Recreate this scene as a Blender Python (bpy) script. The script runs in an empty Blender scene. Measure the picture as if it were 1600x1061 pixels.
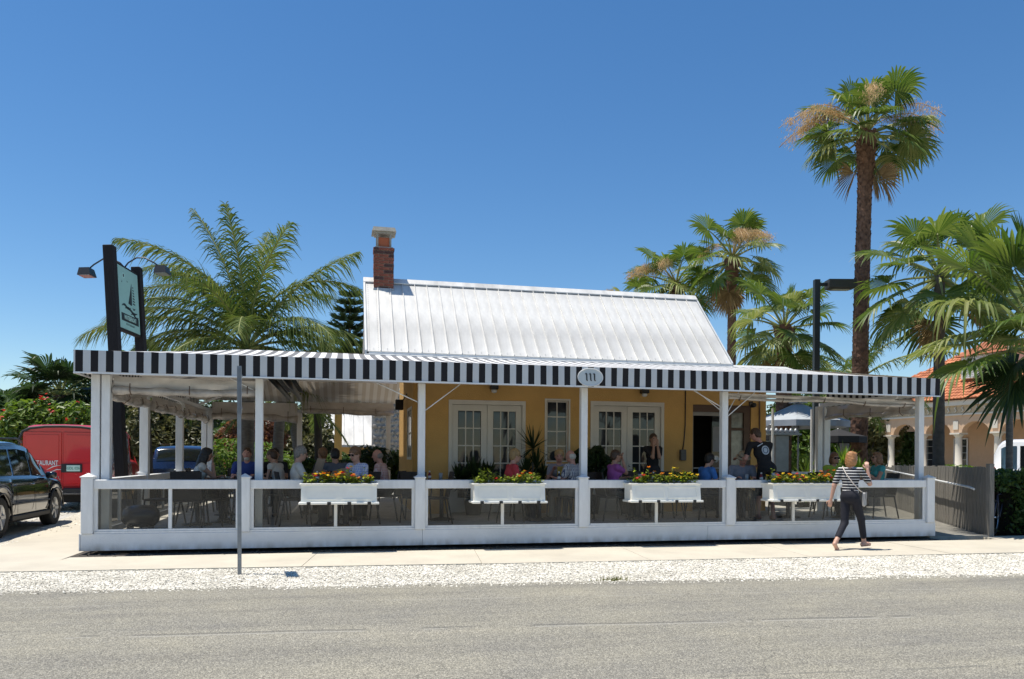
import bpy, bmesh, math, random
import numpy as np
from mathutils import Vector, Matrix, Euler
random.seed(7); np.random.seed(7)
R = math.radians
sc = bpy.context.scene
col = sc.collection
# ---------------------------------------------------------------- camera, sky, sun
# world frame: X runs along the patio front, Y into the plot, Z up, origin at the patio's front left corner
YAW = R(-12.43)
cam_d = bpy.data.cameras.new('camera'); cam = bpy.data.objects.new('camera', cam_d); col.objects.link(cam)
cam.matrix_world = Matrix.Translation((3.712, -12.287, 1.45)) @ Matrix.Rotation(YAW, 4, 'Z') @ Matrix.Rotation(R(90), 4, 'X') @ Matrix.Rotation(R(.383), 4, 'Z')
cam_d.sensor_width = 36; cam_d.sensor_fit = 'HORIZONTAL'; cam_d.lens = 27.0; cam_d.shift_y = .1157
cam_d.clip_end = 3000; cam_d.clip_start = .1
sc.camera = cam
SUN_DIR = Vector((-.264, .058, .963)).normalized()          # towards the sun
w = bpy.data.worlds.new('World'); sc.world = w; w.use_nodes = True
wn = w.node_tree.nodes; wl = w.node_tree.links
bg = wn['Background']; sky = wn.new('ShaderNodeTexSky'); sky.sky_type = 'NISHITA'
sky.sun_disc = False; sky.sun_elevation = math.asin(SUN_DIR.z)
sky.sun_rotation = math.atan2(SUN_DIR.x, SUN_DIR.y)
sky.air_density = 1.0; sky.dust_density = 0.1; sky.ozone_density = 3.0; sky.altitude = 0
hsv = wn.new('ShaderNodeHueSaturation'); hsv.inputs['Saturation'].default_value = 1.24; wl.new(sky.outputs[0], hsv.inputs['Color']); wl.new(hsv.outputs[0], bg.inputs[0]); bg.inputs[1].default_value = 0.094
sd = bpy.data.lights.new('sun', 'SUN'); sd.energy = 4.2; sd.angle = R(.53); sd.color = (1, .94, .84)
so = bpy.data.objects.new('sun', sd); col.objects.link(so)
so.rotation_euler = SUN_DIR.to_track_quat('Z', 'Y').to_euler(); so.location = (0, 0, 60)
sc.view_settings.view_transform = 'Standard'; sc.view_settings.look = 'None'
sc.view_settings.exposure = 0.52; sc.view_settings.gamma = 1
sc.render.engine = 'CYCLES'

# ---------------------------------------------------------------- helpers
def CW(X, Y, z=0.0):
    """a place given by metres right of and ahead of the photographer"""
    c, s = math.cos(YAW), math.sin(YAW)
    return Vector((3.712 + X*c - Y*s, -12.287 + X*s + Y*c, z))

MATS = {}
def M(name, colr, rough=.6, metal=0., var=.12, vs=3., bump=0., bs=40., spec=.5, col2=None, detail=5, alpha=None, trans=0., coat=0., ior=1.5, island=0., stretch=None):
    if name in MATS: return MATS[name]
    m = bpy.data.materials.new(name); m.use_nodes = True; nt = m.node_tree; N = nt.nodes; L = nt.links
    p = N['Principled BSDF']; p.inputs['Roughness'].default_value = rough; p.inputs['Metallic'].default_value = metal
    p.inputs['Specular IOR Level'].default_value = spec; p.inputs['IOR'].default_value = ior
    p.inputs['Coat Weight'].default_value = coat; p.inputs['Coat Roughness'].default_value = .04
    p.inputs['Transmission Weight'].default_value = trans
    tc = N.new('ShaderNodeTexCoord'); src = tc.outputs['Object']
    if stretch:
        mp = N.new('ShaderNodeMapping'); mp.inputs['Scale'].default_value = stretch; L.new(src, mp.inputs[0]); src = mp.outputs[0]
    nz = N.new('ShaderNodeTexNoise'); nz.inputs['Scale'].default_value = vs; nz.inputs['Detail'].default_value = detail; nz.inputs['Roughness'].default_value = .62
    L.new(src, nz.inputs['Vector'])
    rp = N.new('ShaderNodeValToRGB'); rp.color_ramp.elements[0].position = .3; rp.color_ramp.elements[1].position = .7
    a = [c*(1-var) for c in colr]; b = col2 if col2 else [min(1, c*(1+var)) for c in colr]
    rp.color_ramp.elements[0].color = (*a, 1); rp.color_ramp.elements[1].color = (*b, 1)
    L.new(nz.outputs[0], rp.inputs[0]); out = rp.outputs[0]
    if island:
        g = N.new('ShaderNodeNewGeometry'); hs = N.new('ShaderNodeHueSaturation')
        mr = N.new('ShaderNodeMapRange'); mr.inputs[3].default_value = 1-island; mr.inputs[4].default_value = 1+island
        L.new(g.outputs['Random Per Island'], mr.inputs[0]); L.new(mr.outputs[0], hs.inputs['Value']); L.new(out, hs.inputs['Color']); out = hs.outputs[0]
    L.new(out, p.inputs['Base Color'])
    if bump:
        n2 = N.new('ShaderNodeTexNoise'); n2.inputs['Scale'].default_value = bs; n2.inputs['Detail'].default_value = 4; L.new(src, n2.inputs['Vector'])
        bp = N.new('ShaderNodeBump'); bp.inputs['Strength'].default_value = min(1, bump); bp.inputs['Distance'].default_value = .02*max(1, bump)
        L.new(n2.outputs[0], bp.inputs['Height']); L.new(bp.outputs[0], p.inputs['Normal'])
    if alpha is not None: p.inputs['Alpha'].default_value = alpha
    MATS[name] = m; return m

def leafmat(name, colr, col2, tr=.35, rough=.45, island=.35, spec=.4):
    m = bpy.data.materials.new(name); m.use_nodes = True; nt = m.node_tree; N = nt.nodes; L = nt.links
    p = N['Principled BSDF']; out = N['Material Output']; p.inputs['Roughness'].default_value = rough; p.inputs['Specular IOR Level'].default_value = spec
    g = N.new('ShaderNodeNewGeometry'); oi = N.new('ShaderNodeObjectInfo')
    ad = N.new('ShaderNodeMath'); ad.operation = 'ADD'; L.new(g.outputs['Random Per Island'], ad.inputs[0])
    ml = N.new('ShaderNodeMath'); ml.operation = 'MULTIPLY'; ml.inputs[1].default_value = .5; L.new(oi.outputs['Random'], ml.inputs[0]); L.new(ml.outputs[0], ad.inputs[1])
    fr = N.new('ShaderNodeMath'); fr.operation = 'FRACT'; L.new(ad.outputs[0], fr.inputs[0])
    mx = N.new('ShaderNodeMix'); mx.data_type = 'RGBA'; mx.inputs[6].default_value = (*colr, 1); mx.inputs[7].default_value = (*col2, 1); L.new(fr.outputs[0], mx.inputs[0])
    L.new(mx.outputs[2], p.inputs['Base Color'])
    t = N.new('ShaderNodeBsdfTranslucent'); hs = N.new('ShaderNodeHueSaturation'); hs.inputs['Value'].default_value = 1.5; hs.inputs['Saturation'].default_value = 1.1
    L.new(mx.outputs[2], hs.inputs['Color']); L.new(hs.outputs[0], t.inputs[0])
    ms = N.new('ShaderNodeMixShader'); ms.inputs[0].default_value = tr; L.new(p.outputs[0], ms.inputs[1]); L.new(t.outputs[0], ms.inputs[2]); L.new(ms.outputs[0], out.inputs[0])
    MATS[name] = m; return m

def new_obj(name, mesh, parent=None, loc=None, rot=None, **kw):
    o = bpy.data.objects.new(name, mesh); col.objects.link(o)
    if parent: o.parent = parent
    if loc is not None: o.location = loc
    if rot is not None: o.rotation_euler = rot
    tag(o, **kw); return o
def tag(o, label=None, cat=None, group=None, kind=None):
    if label: o['label'] = label
    if cat: o['category'] = cat
    if group: o['group'] = group
    if kind: o['kind'] = kind
    return o
def thing(name, label, cat, loc=(0, 0, 0), rz=0., group=None):
    o = bpy.data.objects.new(name, None); col.objects.link(o); o.location = loc; o.rotation_euler = (0, 0, rz); o.empty_display_size = .2
    return tag(o, label, cat, group)
def children(o): return list(o.children)
def copy_tree(o, parent=None):
    c = o.copy(); col.objects.link(c); c.parent = parent
    for ch in children(o): copy_tree(ch, c)
    return c

class MB:
    """collects simple solids and links them as one mesh"""
    def __init__(s): s.v = []; s.f = []; s.m = []; s.sm = []; s.cur = 0; s.smooth = False
    def add(s, vs, fs):
        k = len(s.v); s.v += [tuple(v) for v in vs]
        for f in fs: s.f.append(tuple(i+k for i in f)); s.m.append(s.cur); s.sm.append(s.smooth)
        return s
    def box(s, x0, x1, y0, y1, z0, z1, b=0.0):
        if b <= 0:
            vs = [(x, y, z) for z in (z0, z1) for y in (y0, y1) for x in (x0, x1)]
            return s.add(vs, [(0, 2, 3, 1), (4, 5, 7, 6), (0, 1, 5, 4), (1, 3, 7, 5), (3, 2, 6, 7), (2, 0, 4, 6)])
        # bevelled box
        X = (x0, x1); Y = (y0, y1); Z = (z0, z1); vs = []; idx = {}
        for i in (0, 1):
            for j in (0, 1):
                for k in (0, 1):
                    sx, sy, sz = (1, -1)[i], (1, -1)[j], (1, -1)[k]
                    for a in range(3):
                        p = [X[i], Y[j], Z[k]]; d = [sx*b, sy*b, sz*b]
                        for q in range(3):
                            if q != a: p[q] += d[q]
                        idx[(i, j, k, a)] = len(vs); vs.append(p)
        F = []
        for i in (0, 1):
            f = [idx[(i, 0, 0, 0)], idx[(i, 1, 0, 0)], idx[(i, 1, 1, 0)], idx[(i, 0, 1, 0)]]; F.append(f if i else f[::-1])
            f = [idx[(0, i, 0, 1)], idx[(0, i, 1, 1)], idx[(1, i, 1, 1)], idx[(1, i, 0, 1)]]; F.append(f if i else f[::-1])
            f = [idx[(0, 0, i, 2)], idx[(1, 0, i, 2)], idx[(1, 1, i, 2)], idx[(0, 1, i, 2)]]; F.append(f if i else f[::-1])
        for i in (0, 1):
            for j in (0, 1):
                F.append([idx[(i, j, 0, 0)], idx[(i, j, 1, 0)], idx[(i, j, 1, 1)], idx[(i, j, 0, 1)]])
                F.append([idx[(i, 0, j, 0)], idx[(i, 1, j, 0)], idx[(i, 1, j, 2)], idx[(i, 0, j, 2)]])
                F.append([idx[(0, i, j, 1)], idx[(1, i, j, 1)], idx[(1, i, j, 2)], idx[(0, i, j, 2)]])
                for k in (0, 1): F.append([idx[(i, j, k, 0)], idx[(i, j, k, 1)], idx[(i, j, k, 2)]])
        return s.add(vs, F)
    def bar(s, p, q, wx, wz, up=(0, 0, 1)):
        p = Vector(p); q = Vector(q); d = (q-p).normalized(); u = Vector(up); r = d.cross(u)
        if r.length < 1e-4: r = d.cross(Vector((1, 0, 0)))
        r.normalize(); u = r.cross(d); vs = []
        for e in (p, q):
            for a, b in ((-1, -1), (1, -1), (1, 1), (-1, 1)): vs.append(e + r*a*wx/2 + u*b*wz/2)
        return s.add(vs, [(0, 1, 2, 3), (7, 6, 5, 4), (0, 4, 5, 1), (1, 5, 6, 2), (2, 6, 7, 3), (3, 7, 4, 0)])
    def tube(s, pts, r, n=8, caps=True):
        pts = [Vector(p) for p in pts]; rs = r if isinstance(r, (list, tuple)) else [r]*len(pts); vs = []; ref = None
        for i, p in enumerate(pts):
            d = (pts[min(i+1, len(pts)-1)] - pts[max(i-1, 0)]).normalized()
            if ref is None:
                ref = d.orthogonal().normalized()
            ref = (ref - d*ref.dot(d)).normalized(); b = d.cross(ref)
            for k in range(n):
                a = 2*math.pi*k/n; vs.append(p + (ref*math.cos(a) + b*math.sin(a))*rs[i])
        fs = []
        for i in range(len(pts)-1):
            for k in range(n): fs.append((i*n+k, i*n+(k+1) % n, (i+1)*n+(k+1) % n, (i+1)*n+k))
        if caps: fs.append(tuple(range(n))[::-1]); fs.append(tuple((len(pts)-1)*n+k for k in range(n)))
        o = s.smooth; s.smooth = True; s.add(vs, fs); s.smooth = o
        if caps: s.sm[-1] = s.sm[-2] = False
        return s
    def lathe(s, prof, n=16, c=(0, 0, 0), axis='Z', caps=True):
        vs = []
        for r, h in prof:
            for k in range(n):
                a = 2*math.pi*k/n; x, y = r*math.cos(a), r*math.sin(a)
                vs.append((c[0]+x, c[1]+y, c[2]+h) if axis == 'Z' else ((c[0]+h, c[1]+x, c[2]+y) if axis == 'X' else (c[0]+x, c[1]+h, c[2]+y)))
        fs = []
        for i in range(len(prof)-1):
            for k in range(n): fs.append((i*n+k, i*n+(k+1) % n, (i+1)*n+(k+1) % n, (i+1)*n+k))
        if caps: fs.append(tuple(range(n))[::-1]); fs.append(tuple((len(prof)-1)*n+k for k in range(n)))
        o = s.smooth; s.smooth = True; s.add(vs, fs); s.smooth = o; return s
    def prism(s, poly, z0, z1, plane='XY'):
        n = len(poly); f = {'XY': lambda a, b, h: (a, b, h), 'XZ': lambda a, b, h: (a, h, b), 'YZ': lambda a, b, h: (h, a, b)}[plane]
        vs = [f(a, b, z0) for a, b in poly] + [f(a, b, z1) for a, b in poly]
        fs = [tuple(range(n))[::-1], tuple(range(n, 2*n))] + [(i, (i+1) % n, n+(i+1) % n, n+i) for i in range(n)]
        return s.add(vs, fs)
    def mesh(s, name, mats, fix=True):
        me = bpy.data.meshes.new(name); me.from_pydata(s.v, [], s.f)
        for m in (mats if isinstance(mats, (list, tuple)) else [mats]): me.materials.append(m)
        me.polygons.foreach_set('material_index', s.m); me.polygons.foreach_set('use_smooth', s.sm)
        if fix and len(s.f) < 60000:
            bm = bmesh.new(); bm.from_mesh(me); bmesh.ops.recalc_face_normals(bm, faces=bm.faces); bm.to_mesh(me); bm.free()
        me.update(); return me
    def build(s, name, mats, parent=None, **kw):
        return new_obj(name, s.mesh(name, mats), parent, **kw)

def box_obj(name, m, parent, x0, x1, y0, y1, z0, z1, b=0., **kw): return MB().box(x0, x1, y0, y1, z0, z1, b).build(name, m, parent, **kw)

def text_mesh(txt, size, depth=.002, bold=False, align='CENTER', sx=1.):
    cu = bpy.data.curves.new('lettering', 'FONT'); cu.body = txt; cu.size = size; cu.extrude = depth; cu.align_x = align; cu.align_y = 'CENTER'
    cu.resolution_u = 2
    if bold: cu.offset = size*.02
    t = bpy.data.objects.new('lettering', cu); col.objects.link(t); dg = bpy.context.evaluated_depsgraph_get(); dg.update()
    me = bpy.data.meshes.new_from_object(t.evaluated_get(dg)); bpy.data.objects.remove(t); bpy.data.curves.remove(cu)
    for v in me.vertices: v.co.x *= sx
    return me
def put_text(txt, size, m, parent, loc, rot, name='lettering', **kw):
    me = text_mesh(txt, size, **kw); me.materials.clear(); me.materials.append(m)
    o = new_obj(name, me, parent, loc, rot); return o

# ---------------------------------------------------------------- materials
M('white_paint', (.72, .73, .73), .45, var=.07, vs=5, bump=.2, bs=50, stretch=(3, 3, .7))
M('fascia_white', (.67, .69, .71), .5, var=.07, vs=2.5, bump=.2, bs=40)
M('door_white', (.66, .64, .58), .5, var=.05)
M('planter_white', (.86, .845, .77), .4, var=.05, vs=5)
M('metal_white', (.72, .74, .76), .35, var=.04)
M('yellow_stucco', (.62, .38, .13), .85, var=.1, vs=1.3, bump=.5, bs=45)
M('yellow_trim', (.62, .38, .11), .7, var=.08)
M('brown_trim', (.10, .06, .04), .6)
M('roof_metal', (.60, .59, .56), .38, metal=.0, var=.27, vs=1.5, stretch=(1.6, .5, .5), bump=.2, bs=6, detail=8)
M('roof_seam', (.42, .43, .43), .45)
M('flashing', (.55, .56, .55), .55, var=.15, vs=14, bump=.5, bs=50)
M('galv', (.24, .255, .27), .45, metal=.5, var=.15, vs=10)
M('black_metal', (.02, .021, .023), .4)
M('black_wood', (.018, .016, .017), .75, var=.3, vs=6, bump=.4, bs=20, stretch=(8, 8, .6), spec=.25)
M('rattan', (.028, .022, .019), .6, var=.3, vs=60, bump=.6, bs=120)
M('table_dark', (.035, .028, .025), .35)
M('rubber', (.02, .02, .02), .8)
M('chrome', (.6, .6, .62), .2, metal=1)
M('alloy', (.5, .51, .52), .3, metal=.8)
M('dark_glass', (.012, .015, .018), .03, spec=.5, ior=1.5, var=.0)
M('window_glass', (.03, .035, .042), .04, spec=.6, ior=1.5, var=.3, vs=2)
M('mortar', (.45, .42, .37), .9, bump=.5)
M('clay', (.42, .12, .05), .8)
M('concrete', (.52, .475, .385), .85, var=.12, vs=1.1, bump=.25, bs=60, detail=9)
M('drive_concrete', (.50, .455, .37), .85, var=.13, vs=.7, bump=.25, bs=60, detail=9)
M('deck_floor', (.46, .44, .40), .8, var=.2, vs=3, bump=.3)
M('grey_wood', (.215, .20, .175), .85, var=.42, vs=5, bump=.7, bs=18, stretch=(12, 12, .7))
M('ramp_wood', (.30, .285, .25), .85, var=.2, vs=5, bump=.5, bs=18)
M('terracotta', (.50, .155, .065), .8, var=.35, vs=1.5, col2=(.62, .24, .11), island=.25)
M('peach', (.62, .42, .27), .85, var=.05)
M('cream_trim', (.68, .62, .52), .8, var=.05)
M('tan_frieze', (.52, .40, .26), .8, var=.15, vs=8)
M('sage', (.30, .52, .46), .5, var=.05)
M('canvas_grey', (.36, .39, .42), .8)
M('black_fabric', (.02, .02, .022), .85)
M('stone', (.26, .24, .21), .9, var=.3, vs=3, bump=.6, island=.4)
M('soil', (.05, .035, .025), .95)
M('bark_mid', (.10, .088, .075), .95, var=.3, vs=6, bump=1); M('terrain', (.30, .27, .20), .95, var=.25, vs=.4, bump=.3)

def add_dirt(name, z0, z1, colr):
    """grime splashed up from the ground, broken by noise"""
    m = MATS[name]; N = m.node_tree.nodes; L = m.node_tree.links; p = N['Principled BSDF']; src = p.inputs['Base Color'].links[0].from_socket
    tc = N.new('ShaderNodeTexCoord'); sp = N.new('ShaderNodeSeparateXYZ'); L.new(tc.outputs['Object'], sp.inputs[0]); mp = N.new('ShaderNodeMapping'); mp.inputs['Scale'].default_value = (7, 7, 2); L.new(tc.outputs['Object'], mp.inputs[0])
    nz = N.new('ShaderNodeTexNoise'); nz.inputs['Scale'].default_value = 1.; nz.inputs['Detail'].default_value = 7; L.new(mp.outputs[0], nz.inputs['Vector'])
    mr = N.new('ShaderNodeMapRange'); mr.inputs[1].default_value = z0; mr.inputs[2].default_value = z1; mr.inputs[3].default_value = .85; mr.inputs[4].default_value = .0; L.new(sp.outputs[2], mr.inputs[0])
    ad = N.new('ShaderNodeMath'); ad.operation = 'MULTIPLY'; r2 = N.new('ShaderNodeMapRange'); r2.inputs[1].default_value = .35; r2.inputs[2].default_value = .7; L.new(nz.outputs[0], r2.inputs[0]); L.new(mr.outputs[0], ad.inputs[0]); L.new(r2.outputs[0], ad.inputs[1])
    mx = N.new('ShaderNodeMix'); mx.data_type = 'RGBA'; mx.inputs[7].default_value = (*colr, 1); L.new(ad.outputs[0], mx.inputs[0]); L.new(src, mx.inputs[6]); L.new(mx.outputs[2], p.inputs['Base Color'])
add_dirt('fascia_white', .05, .17, (.30, .27, .22))
# ================================================================ ground
def sheet(name, pts, z, m, kind='structure', parent=None):
    me = bpy.data.meshes.new(name); me.from_pydata([(x, y, z) for x, y in pts], [], [tuple(range(len(pts)))]); me.materials.append(m)
    return new_obj(name, me, parent, kind=kind)
sheet('terrain', [(-900, -900), (900, -900), (900, 900), (-900, 900)], -.10, MATS['terrain'])
def asphalt():
    m = bpy.data.materials.new('asphalt'); m.use_nodes = True; N = m.node_tree.nodes; L = m.node_tree.links; p = N['Principled BSDF']
    p.inputs['Roughness'].default_value = .85; p.inputs['Specular IOR Level'].default_value = .3
    tc = N.new('ShaderNodeTexCoord')
    def noise(sc_, det, vec=None, rough=.6):
        n = N.new('ShaderNodeTexNoise'); n.inputs['Scale'].default_value = sc_; n.inputs['Detail'].default_value = det; n.inputs['Roughness'].default_value = rough; L.new(vec or tc.outputs['Object'], n.inputs['Vector']); return n.outputs[0]
    def ramp(f, stops):
        r = N.new('ShaderNodeValToRGB'); el = r.color_ramp.elements
        while len(el) < len(stops): el.new(.5)
        for e, (q, c) in zip(el, stops): e.position = q; e.color = (*c, 1)
        L.new(f, r.inputs[0]); return r.outputs[0]
    def mix(f, a, b, bt='MIX'):
        x = N.new('ShaderNodeMix'); x.data_type = 'RGBA'; x.blend_type = bt
        if isinstance(f, float): x.inputs[0].default_value = f
        else: L.new(f, x.inputs[0])
        L.new(a, x.inputs[6]); L.new(b, x.inputs[7]); return x.outputs[2]
    vo = N.new('ShaderNodeTexVoronoi'); vo.inputs['Scale'].default_value = 95; L.new(tc.outputs['Object'], vo.inputs['Vector'])
    sx = N.new('ShaderNodeSeparateColor'); L.new(vo.outputs['Color'], sx.inputs[0])
    chips = ramp(sx.outputs[0], [(0, (.20, .190, .162)), (.45, (.27, .257, .215)), (.72, (.335, .317, .262)), (1, (.46, .435, .36))])
    fine = ramp(noise(150, 3), [(.3, (.7, .7, .7)), (.7, (1.25, 1.25, 1.25))])
    c = mix(1., chips, fine, 'MULTIPLY')
    mp = N.new('ShaderNodeMapping'); mp.inputs['Rotation'].default_value = (0, 0, R(4)); mp.inputs['Scale'].default_value = (.12, 1.6, 1); L.new(tc.outputs['Object'], mp.inputs[0])
    band = ramp(noise(1.3, 5, mp.outputs[0], .7), [(.3, (.80, .80, .82)), (.5, (1, 1, .99)), (.7, (1.16, 1.15, 1.12))])
    c = mix(1., c, band, 'MULTIPLY')
    blot = ramp(noise(.9, 6, None, .7), [(.3, (.88, .88, .91)), (.7, (1.1, 1.08, 1.03))])
    c = mix(1., c, blot, 'MULTIPLY')
    # long paving seams and a few cracks
    sp = N.new('ShaderNodeSeparateXYZ'); L.new(tc.outputs['Object'], sp.inputs[0])
    def math_(op, a, b=None, c_=None):
        n = N.new('ShaderNodeMath'); n.operation = op
        for i, q in enumerate((a, b, c_)):
            if q is None: continue
            if isinstance(q, (int, float)): n.inputs[i].default_value = q
            else: L.new(q, n.inputs[i])
        return n.outputs[0]
    wob = math_('MULTIPLY', math_('SUBTRACT', noise(.5, 3), .5), .12)
    for off, slope, wd, colr, amt in ((-5.42, -.075, .022, (.40, .38, .33), .6), (-5.36, -.075, .03, (.10, .10, .095), .45), (-7.2, -.055, .02, (.12, .12, .11), .4), (-4.05, -.07, .018, (.42, .40, .35), .35)):
        d = math_('ABSOLUTE', math_('ADD', math_('SUBTRACT', math_('MULTIPLY_ADD', sp.outputs[0], -slope, sp.outputs[1]), off), wob))
        k = math_('MULTIPLY', math_('LESS_THAN', d, wd), math_('MULTIPLY', math_('GREATER_THAN', noise(1.1, 4), .47), amt))
        cc = N.new('ShaderNodeRGB'); cc.outputs[0].default_value = (*colr, 1); c = mix(k, c, cc.outputs[0])
    v2 = N.new('ShaderNodeTexVoronoi'); v2.feature = 'DISTANCE_TO_EDGE'; v2.inputs['Scale'].default_value = .33; nv = N.new('ShaderNodeTexNoise'); nv.inputs['Scale'].default_value = 2.2; nv.inputs['Detail'].default_value = 5; L.new(tc.outputs['Object'], nv.inputs['Vector'])
    vm = N.new('ShaderNodeVectorMath'); vm.operation = 'MULTIPLY_ADD'; vm.inputs[1].default_value = (.5, .5, .5); L.new(nv.outputs['Color'], vm.inputs[0]); L.new(tc.outputs['Object'], vm.inputs[2]); L.new(vm.outputs[0], v2.inputs['Vector'])
    k = math_('MULTIPLY', math_('LESS_THAN', v2.outputs['Distance'], .0022), math_('MULTIPLY', math_('GREATER_THAN', noise(.35, 2), .58), .35)); cc = N.new('ShaderNodeRGB'); cc.outputs[0].default_value = (.07, .068, .06, 1); c = mix(k, c, cc.outputs[0])
    L.new(c, p.inputs['Base Color'])
    b = N.new('ShaderNodeBump'); b.inputs['Strength'].default_value = .9; b.inputs['Distance'].default_value = .012; L.new(vo.outputs['Distance'], b.inputs['Height']); b.invert = True
    L.new(b.outputs[0], p.inputs['Normal']); return m
MATS['asphalt'] = asphalt()
def road_edge(x): return -3.10 - .071*(x-.14)
def walk_edge(x): return -1.62 - .045*(x+.43) if x < 6 else -1.91-.02*(x-6)
XS = [-60, -30, -14, -8, -4, 0, 3, 6, 9, 12, 16, 20, 30, 60]
edge = []
xx = -60.
while xx <= 60:
    edge.append((xx, road_edge(xx) + (.05*math.sin(xx*3.1)+.035*math.sin(xx*7.7+1)+.02*math.sin(xx*17)) * (1 if abs(xx) < 25 else 0))); xx += .25 if abs(xx) < 22 else 2.
sheet('road', edge + [(60, -30), (-60, -22)], -.012, MATS['asphalt'])
M('shell_base', (.46, .43, .36), .95, var=.3, vs=18, bump=1, bs=60, col2=(.62, .60, .55))
sheet('gravel_strip', [(-60, 2.5), (60, -2.0)] + [(60, -9), (-60, -2.0)], -.022, MATS['shell_base'])
sheet('soil_strip', [(-.1, .6), (14.5, .6), (14.5, -.5), (-.1, -.5)], -.006, M('damp_soil', (.07, .06, .048), .95, var=.3, vs=9, bump=1))  # strip of dark soil behind the slabs, under the deck edge
sheet('parking_ground', [(-60, 40), (-60, 2.6), (-3, 1.0), (-.3, 1.0), (-.3, 10.5), (20, 10.5), (20, 40)], -.03, MATS['shell_base'])
sheet('driveway', [(-.12, -1.55), (-.12, 10.2), (-3.0, 10.2), (-1.75, 1.9), (-9, 2.2), (-9, -1.20), (-.45, -1.58)], -.012, MATS['drive_concrete'])
# sidewalk slabs
swk = bpy.data.objects.new('sidewalk', None); col.objects.link(swk); swk['kind'] = 'structure'
us = [-.06, 1.0, 3.35, 5.75, 8.2, 10.75, 13.2, 15.7, 18.2, 20.7, 23.2, 25.7, 28.2]
for a, b in zip(us[:-1], us[1:]):
    j = random.uniform(-.004, .004); g = .004
    y0a, y0b = walk_edge(a), walk_edge(b); back = (-.30+random.uniform(-.02, .02)) if a < 13.5 else .25
    mb = MB(); vs = []
    for z in (-.09, j): vs += [(a+g-.16, y0a, z), (b-g-.16, y0b, z), (b-g, back, z), (a+g, back, z)]
    mb.add(vs, [(3, 2, 1, 0), (4, 5, 6, 7), (0, 1, 5, 4), (1, 2, 6, 5), (2, 3, 7, 6), (3, 0, 4, 7)])
    mb.build('slab', MATS['concrete'], swk)
for a, b in ((-3.2, -.09), (-6.4, -3.22), (-9.6, -6.42)):
    mb = MB(); vs = []
    for z in (-.09, -.002): vs += [(a, walk_edge(a), z), (b, walk_edge(b), z), (b, walk_edge(b)+.95, z), (a, walk_edge(a)+.95, z)]
    mb.add(vs, [(3, 2, 1, 0), (4, 5, 6, 7), (0, 1, 5, 4), (1, 2, 6, 5), (2, 3, 7, 6), (3, 0, 4, 7)]); mb.build('slab', MATS['concrete'], swk)

def chips(name, n, xr, yf, size, m, z0, seed, label):
    rs = np.random.RandomState(seed)
    x = rs.uniform(xr[0], xr[1], n); lo, hi = yf(x); y = lo + (hi-lo)*rs.uniform(0, 1, n)
    base = np.array([(1, 0, 0), (0, 1, 0), (-1, 0, 0), (0, -1, 0), (0, 0, 1), (0, 0, -.6)], float)
    fc = np.array([(0, 1, 4), (1, 2, 4), (2, 3, 4), (3, 0, 4), (1, 0, 5), (2, 1, 5), (3, 2, 5), (0, 3, 5)])
    s = size*rs.uniform(.45, 1.25, n)**1.3
    V = base[None]*np.stack([s, s*rs.uniform(.5, .9, n), s*rs.uniform(.25, .5, n)], 1)[:, None]
    V *= rs.uniform(.75, 1.25, (n, 6, 1))
    a = rs.uniform(0, 6.28, n); t = rs.normal(0, .35, n)
    ct, st = np.cos(t)[:, None], np.sin(t)[:, None]; X = V[..., 0]*ct+V[..., 2]*st; Z = -V[..., 0]*st+V[..., 2]*ct; Y = V[..., 1]
    ca, sa = np.cos(a)[:, None], np.sin(a)[:, None]
    P = np.stack([X*ca-Y*sa + x[:, None], X*sa+Y*ca + y[:, None], Z + z0 + s[:, None]*.15], 2).reshape(-1, 3)
    F = (fc[None] + (np.arange(n)*6)[:, None, None]).reshape(-1, 3)
    me = bpy.data.meshes.new(name); me.from_pydata(P.tolist(), [], F.tolist()); me.materials.append(m)
    return new_obj(name, me, label=label, cat='gravel', kind='stuff')
M('shell', (.64, .60, .50), .8, var=.1, vs=2, col2=(.82, .78, .68), island=.25)
chips('shell_gravel', 90000, (-5, 17.5), lambda x: (road_edge(x)-.06, np.where(x < 6, -1.62-.045*(x+.43), -1.91-.02*(x-6))+.02), .0155, MATS['shell'], -.018, 3, 'strip of crushed white shell gravel between the sidewalk and the road')
chips('loose_gravel', 2600, (-5, 17.5), lambda x: (road_edge(x)-.22, road_edge(x)+.05), .016, MATS['shell'], -.012, 5, 'loose white shell chips strewn along the edge of the road')
def park_y(x): return (np.where(x > -1.75, 9.9, np.maximum(1.9, 1.9-(x+1.75)*6.6)), 16.+0*x)
chips('parking_gravel', 30000, (-14, -1.6), lambda x: (np.where(x > -3.0, 1.9-(x+1.75)*6.6, 2.1), 14.+0*x), .035, MATS['shell'], -.028, 4, 'white shell gravel of the parking area beside the patio')
chips('kerb_rubble', 900, (0, 14.4), lambda x: (-.34+0*x, .2+0*x), .020, M('rubble', (.10, .09, .075), .95, var=.3, island=.5), .0, 8, 'dark loose stones under the deck edge')
# tuft of weeds at the road edge
leafmat('weed', (.10, .13, .03), (.22, .20, .06))
mb = MB(); rs = random.Random(2)
for k in range(90):
    x, y = rs.gauss(6.9, .10), rs.gauss(-3.55, .03); h = rs.uniform(.02, .055); a = rs.uniform(0, 6.28); dx, dy = math.cos(a)*.006, math.sin(a)*.006
    tx, ty = rs.gauss(0, .02), rs.gauss(0, .02)
    mb.add([(x-dx, y-dy, -.02), (x+dx, y+dy, -.02), (x+tx, y+ty, h)], [(0, 1, 2)])
mb.build('weeds', MATS['weed'], label='small tuft of yellow green weeds at the edge of the road', cat='weeds', kind='stuff')

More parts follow.
